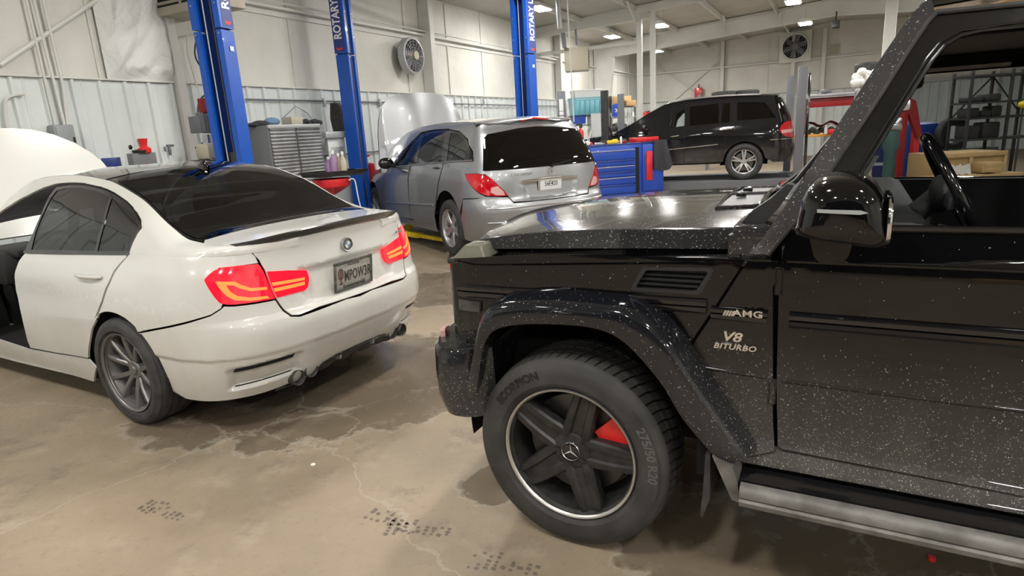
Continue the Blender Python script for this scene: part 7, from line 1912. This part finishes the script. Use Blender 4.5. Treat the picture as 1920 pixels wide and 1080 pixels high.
P = at(1157, 250, 18.6); tagm('work_bench', MB().box((0, 0, P.z-.0), (.9, .5, .05), .006).box((-.4, 0, P.z/2), (.05, .45, P.z)).box((.4, 0, P.z/2), (.05, .45, P.z)), MT['steel_grey'], 'dark bench with engine parts behind the SUV bonnet', 'bench', (P.x, P.y, 0), .1, smooth=None)
P = at(1215, 232, 19.); t = thing('red_canister', 'red machine with rounded top just right of the twin columns', 'machine', (P.x, P.y, 0), .2)
MB().prism([(-.22, 0), (.22, 0), (.22, P.z+.1), (.10, P.z+.32), (-.12, P.z+.34), (-.22, P.z+.2)], -.2, .2).build('casing', MT['red_dark'], t); MB().cyl((-.1, 0, P.z+.34), (.06, 0, P.z+.36), .02, 8).build('grip', MT['rubber'], t)
q = onu((1310, 175), U1-.2); t = bthing('first_aid_box', 'red box with black nozzle on the far wall above the SUV roof', 'box', *q, PI/2)
MB().box((0, 0, 0), (.30, .20, .42), .015).build('case', MT['red_gloss'], t); MB().cyl((0, 0, .2), (0, 0, .36), .02, 8).build('nozzle', MT['rubber'], t)
# tyre rack behind the SUV
Yr = 20.2
P = at(1378, 184, Yr); t = thing('tyre_rack', 'tall steel rack behind the SUV carrying two tyres', 'rack', (P.x, P.y, 0), -.45)
for x in (-.8, .8):
    for y in (-.2, .2): MB().box((x, y, P.z/2), (.05, .05, P.z)).build('upright', MT['steel_grey'], t, smooth=None)
MB().box((0, 0, P.z-.02), (1.7, .5, .04)).build('shelf_board', MT['steel_grey'], t, smooth=None)
for px, lb in ((1357, 'black tyre lying on the rack above the SUV roof, left of the two'), (1400, 'black tyre lying on the rack above the SUV roof, right of the two')):
    Q = at(px, 182, Yr); tagm('spare_tyre', MB().lathe([(.22, 0), (.33, 0), (.37, .04), (.37, .18), (.33, .22), (.22, .22)], 36, axis=2, close=True), MT['rubber'], lb, 'tyre', (Q.x, Q.y, P.z), 0)

# --- red hutch and bench right of the grey lift post
Yh = 15.2
P = at(1550, 250, Yh); t = thing('work_bench', 'wooden topped bench right of the grey lift post', 'workbench', (P.x, P.y, 0), -.35)
MB().box((0, 0, P.z-.03), (1.5, .6, .06), .006).build('bench_top', MT['orange'], t)
for x in (-.65, .0, .65): MB().box((x, 0, (P.z-.06)/2), (.08, .5, P.z-.06)).build('leg', MT['steel_light'], t, smooth=None)
bz = P.z
t = thing('tool_hutch', 'dark red open frame hutch with pale board on top of the bench', 'hutch', (P.x, P.y, 0), -.35)
z1 = at(1550, 200, Yh).z; z2 = at(1550, 183, Yh).z
MB().box((.05, .1, (z1+z2)/2), (1.1, .35, z2-z1), .01).build('canopy', MT['red_dark'], t)
for x in (-.45, .55): MB().box((x, .2, (bz+z1)/2), (.05, .05, z1-bz)).build('upright', MT['red_dark'], t, smooth=None)
MB().box((-.05, .05, z2+.06), (1.3, .5, .05), .006).box((-.05, .05, z2+.02), (1.2, .45, .04)).build('top_board', MT['steel_light'], t)
def onbench(px, dz=0., Y=Yh-.1): q = at(px, 250, Y); return Vector((q.x, q.y, bz+dz))
tagm('seat_cover', MB().grid([[(-.45+.09*i, -.1+.05*j, .22+.05*math.sin(i*1.3)+.03*math.cos(j*2)) for j in range(6)] for i in range(11)]).grid([[(-.45+.09*i, -.1+.05*j, .17+.05*math.sin(i*1.3)) for j in range(6)] for i in range(11)]), MT['maroon'], 'maroon cloth spread across the bench things under the hutch', 'cloth', onbench(1548), -.35, smooth=70)
mb = MB()
for i in range(8): mb.sphere((-.4+.1*i, .03*math.sin(i*2), .07+.03*math.cos(i*3)), .08, 10, (1, .8, .9))
tagm('wiring_loom', mb, MT['rubber'], 'black tangled loom lying on the wooden bench top', 'loom', onbench(1540), -.35, smooth=70)
bottle((1548, 248), Yh-.35, bz, .20, .035, 'bottle_white', 'white bottle on the wooden bench top', sh=.5)
tagm('small_box', MB().box((0, 0, .05), (.2, .12, .10), .01), MT['red_plastic'], 'small red box at the right end of the wooden bench', 'box', onbench(1557, 0, Yh-.3), -.3)
P3 = at(1546, 170, Yh); tagm('power_tool', MB().sphere((0, 0, .05), .08, 12, (1.2, .8, .7)).box((.1, 0, .04), (.12, .05, .06), .01), MT['steel_grey'], 'grey hand grinder on top of the hutch board', 'tool', (P3.x, P3.y, z2+.085), 0, smooth=60)
for px, lb in ((1586, 'grey socket box on the far wall, left of the pair'), (1597, 'grey socket box on the far wall, right of the pair')):
    q = onu((px, 178), U1-.1); tagm('socket_box', MB().box((0, 0, 0), (.16, .06, .26), .01).box((0, .035, .04), (.05, .01, .05)), MT['steel_light'], lb, 'switch box', BW(*q), WA+PI/2)
# tall rack with bag and tyre next to the windscreen pillar
Yk = 13.
P = at(1625, 168, Yk); t = thing('steel_rack', 'pale tall rack seen behind the windscreen pillar', 'rack', (P.x+.2, P.y, 0), -.4)
for x in (-.35, .5):
    for y in (-.2, .2): MB().box((x, y, P.z/2), (.04, .04, P.z)).build('upright', MT['steel_light'], t, smooth=None)
for z in (P.z-.02, 1.3, .5): MB().box((.08, 0, z), (.9, .45, .03)).build('shelf_board', MT['steel_light'], t, smooth=None)
mb = MB(); r3 = random.Random(5)
for i in range(26): mb.sphere((r3.uniform(-.22, .22), r3.uniform(-.12, .12), r3.uniform(.06, .34)), r3.uniform(.05, .10), 10)
Q = at(1622, 168, Yk); tagm('bubble_wrap', mb, MT['bag'], 'bunched clear plastic wrap beside the windscreen pillar', 'plastic wrap', (Q.x, Q.y, P.z), 0, smooth=70)
Q = at(1632, 140, Yk+.3); zT = at(1632, 136, Yk+.3).z; tagm('spare_tyre', MB().lathe([(.2, 0), (.31, 0), (.34, .04), (.34, .16), (.31, .2), (.2, .2)], 36, axis=2, close=True), MT['rubber'], 'black tyre lying above the bunched plastic wrap', 'tyre', (Q.x+.1, Q.y+.1, zT), 0)
tagm('carton', MB().box((0, 0, (zT-P.z)/2), (.5, .3, zT-P.z), .01), MT['white_steel'], 'white carton holding up the black tyre beside the pillar', 'box', (Q.x+.1, Q.y+.12, P.z), 0)

# --- things seen through the off-roader's cabin
def box_at(name, px0, px1, Y, dep, mat, label, cat, rz=0., floor=False, bev=.01):
    a = at(*px0, Y); b = at(*px1, Y); w_ = abs(b.x-a.x); z1 = max(a.z, b.z); z0 = 0 if floor else min(a.z, b.z)
    return tagm(name, MB().box((0, 0, (z1-z0)/2), (w_, dep, z1-z0), bev), MT[mat], label, cat, ((a.x+b.x)/2, Y+dep/2, z0), rz)
Yc = 11.5
P = at(1712, 318, Yc); t = thing('hydraulic_press', 'red steel post with splayed base seen through the cabin', 'press', (P.x-.05, P.y, 0), .1)
zt = at(1690, 180, Yc).z
MB().box((-.25, 0, zt/2), (.12, .12, zt), .01).build('post', MT['red_dark'], t); MB().prism([(-.25, zt), (-.05, zt-.1), (.15, zt-.75), (.05, zt-.75), (-.2, zt-.25)], -.04, .04).build('brace', MT['red_dark'], t)
MB().box((.12, .1, .6), (.11, .1, 1.2), .01).build('post', MT['red_gloss'], t); MB().prism([(-.35, 0), (.4, 0), (.2, .12), (-.2, .12)], -.3, .3).build('foot', MT['red_dark'], t)
P = at(1668, 300, 10.5); t = thing('vise_stand', 'dark green machine stand with steel head seen through the cabin', 'machine', (P.x, P.y, 0), 0)
zt = at(1668, 245, 10.5).z
MB().lathe([(.22, 0), (.2, .05), (.10, .12), (.09, zt-.35), (.13, zt-.25), (.10, zt)], 20, axis=2).build('column', MT['green_dark'], t); MB().box((0, 0, zt+.05), (.26, .14, .12), .03).cyl((.05, 0, zt+.1), (.12, 0, zt+.18), .04, 10).build('head', MT['satin'], t)
box_at('blue_cover', (1682, 232), (1765, 290), 13.5, .9, 'blue_dark', 'dark blue covered machine seen through the cabin', 'machine', floor=True, bev=.15)
P = at(1792, 252, 13.2); tagm('spare_tyre', MB().lathe([(.2, 0), (.31, 0), (.34, .04), (.34, .18), (.31, .22), (.2, .22)], 36, close=True), MT['rubber'], 'black tyre standing upright beside the blue machine', 'tyre', (P.x, P.y, P.z), 0)
P2 = at(1792, 282, 13.2); box_at('work_table', (1772, 281), (1870, 300), 13.1, .6, 'steel_grey', 'grey table under the standing tyre', 'table', floor=True)
P = at(1835, 300, 12.4); t = thing('shelf_unit', 'black open shelving with dark parts seen through the cabin', 'shelf', (P.x, P.y+.3, 0), 0)
zt = at(1835, 132, 12.4).z
for x in (-.28, .50, 1.1):
    for y in (-.25, .25): MB().box((x, y, zt/2), (.045, .045, zt)).build('upright', MT['rubber'], t, smooth=None)
for yy in (142, 193, 222, 262): MB().box((.41, 0, at(1835, yy, 12.4).z), (1.44, .52, .04)).build('shelf_board', MT['rubber'], t, smooth=None)
MB().cyl((-.28, .25, zt-.9), (.5, .25, zt-.1), .015, 6).cyl((.5, .25, zt-.1), (1.1, .25, zt-.8), .015, 6).build('cross_brace', MT['rubber'], t)
shx = P.x
k = 0
for yy, items in ((193, ((-.1, .3, .10), (.25, .3, .14))), (222, ((-.12, .25, .18), (.15, .2, .12), (.35, .2, .2))), (262, ((-.1, .3, .25), (.28, .35, .3)))):
    z = at(1835, yy, 12.4).z+.02
    for x, w_, h_ in items:
        tagm('parts_bin', MB().box((0, 0, h_/2), (w_, .3, h_), .03), MT['rubber'], 'black parts bin on the open shelving inside the cabin view', 'bin', (shx+x, P.y+.28, z), 0, 'black bins on the open shelving'); k += 1
Yw = 9.6
def crate(px0, px1, Y, dep, label, rz=0.):
    a = at(*px0, Y); b = at(*px1, Y); w_ = abs(b.x-a.x); h_ = abs(a.z-b.z); t = thing('wooden_crate', label, 'crate', ((a.x+b.x)/2, Y+dep/2, min(a.z, b.z)), rz)
    MB().box((0, 0, h_/2), (w_*.97, dep*.97, h_*.97), .004).build('panel', MT['cardboard'], t)
    for x in (-.5, -.0, .5): MB().box((x*w_*.97, -dep/2, h_/2), (.05, .03, h_), .003).build('batten', MT['wood'], t)
    for z in (.04, h_-.04): MB().box((0, -dep/2-.005, z), (w_, .03, .07), .003).build('batten', MT['wood'], t)
    return t
zc = at(1820, 330, Yw).z
crate((1755, 289), (1880, 345), Yw, .7, 'long wooden crate with battens seen through the cabin')
a = at(1755, 345, Yw); b = at(1880, 345, Yw); tagm('pallet', MB().box((0, 0, a.z/2-.01), (b.x-a.x+.1, .8, a.z-.02), .01), MT['wood'], 'wooden pallet stack under the long crate', 'pallet', ((a.x+b.x)/2, Yw+.35, 0), 0)
crate((1846, 305), (1875, 322), Yw-.35, .25, 'little pale wooden box in front of the long crate')
P = at(1860, 325, Yw-.3); tagm('plank_shelf', MB().box((0, 0, P.z/2), (1.4, .3, P.z), .01), MT['cardboard'], 'low cardboard ledge under the little wooden box', 'ledge', (P.x-.3, P.y+.05, 0), 0)
tagm('plastic_wrap', MB().grid([[(-.16+.04*i, -.02*math.sin(i*1.7+j), .05*j+.02*math.sin(i*2.1)) for j in range(4)] for i in range(9)]).sphere((-.1, .02, .05), .04, 10, (1.4, .5, 1)), MT['bag'], 'clear plastic wrap catching light on the long crate', 'plastic wrap', (at(1800, 318, Yw-.25).x, Yw-.25, P.z), 0, smooth=60)
P = at(1912, 250, 12.); t = thing('drum', 'pale grey drum at the right end of the black shelving', 'drum', (P.x+.32, P.y-.45, 0), 0)
MB().lathe([(0, 0), (.26, 0), (.26, .85), (.0, .86)], 28, axis=2).build('barrel', MT['steel_light'], t)
P = at(1914, 196, 12.); tagm('shop_light', MB().sphere((0, 0, 0), .09, 14, (1, 1, .8)), MT['yellow'], 'round yellow lamp head at the right edge inside the cabin view', 'lamp', (P.x+.05, P.y, P.z), 0, smooth=70)
tagm('lamp_stand', MB().cyl((0, 0, 0), (0, 0, P.z-.06), .015, 8).cyl((0, 0, 0), (0, 0, .02), .10, 16), MT['rubber'], 'thin black stand under the round yellow lamp head', 'stand', (P.x+.05, P.y, 0), 0)
# --- small things on the floor
P = CAM.atz(587, 871, 0); tagm('paper_scrap', MB().lathe([(0, .004), (.010, .004), (.013, 0)], 12, axis=2), MT['white_plastic'], 'tiny white scrap on the bare concrete in the foreground', 'scrap', (P[0], P[1], 0))
P = CAM.atz(1747, 1050, 0); tagm('plastic_scrap', MB().lathe([(0, .014), (.012, .014), (.013, 0), (.011, 0), (.010, .012)], 16, axis=2), MT['red_plastic'], 'small red plastic cap on the wet floor under the off-roader', 'cap', (P[0], P[1], 0))
MT['print'] = pm('print', (.13, .105, .08), .7)
def footprint(px, rot, lab):
    c = CAM.atz(*px, 0); mb = MB(); r4 = random.Random(int(px[0]))
    for i in range(9):
        for j in range(-2, 3):
            x = i*.032-.13; wv = .045 if i > 4 else (.036 if i < 2 else .03)
            if abs(j)*.02 > wv or r4.random() < .3: continue
            a = r4.uniform(-.4, .4); s = r4.uniform(.010, .017); y = j*.022+.007*math.sin(i)+r4.uniform(-.005, .005)
            P = [(x+s*math.cos(a+k*PI/2+.4)*(1.2 if k % 2 else .8), y+s*.8*math.sin(a+k*PI/2+.4), .0012) for k in range(4)]; mb.add(P, [[0, 1, 2, 3]])
    return tagm('footprint', mb, MT['print'], lab, 'footprint', (c[0], c[1], 0), rot, smooth=None)
footprint((305, 958), 2.7, 'muddy boot print on the concrete at the lower left'); footprint((735, 978), 2.6, 'muddy boot print in the middle foreground, left of the pair'); footprint((785, 992), 2.9, 'muddy boot print in the middle foreground, right of the pair'); footprint((945, 1058), 2.8, 'faint boot print at the bottom edge below the front wheel')

# --- back of the hall (behind the camera): unseen cartons, added for the reflection in the door
for (u, v, s, lb) in ((-4.6, 9.3, (.7, .7, .5), 'large unseen cardboard box added behind the camera for the door reflection'), (-3.9, 10.2, (.9, .6, .45), 'second unseen cardboard box added behind the camera for the door reflection')):
    w = BW(u, v, 0); tagm('carton', MB().box((0, 0, s[2]/2), s, .01), MT['cardboard'], lb, 'box', w, WA+.3)
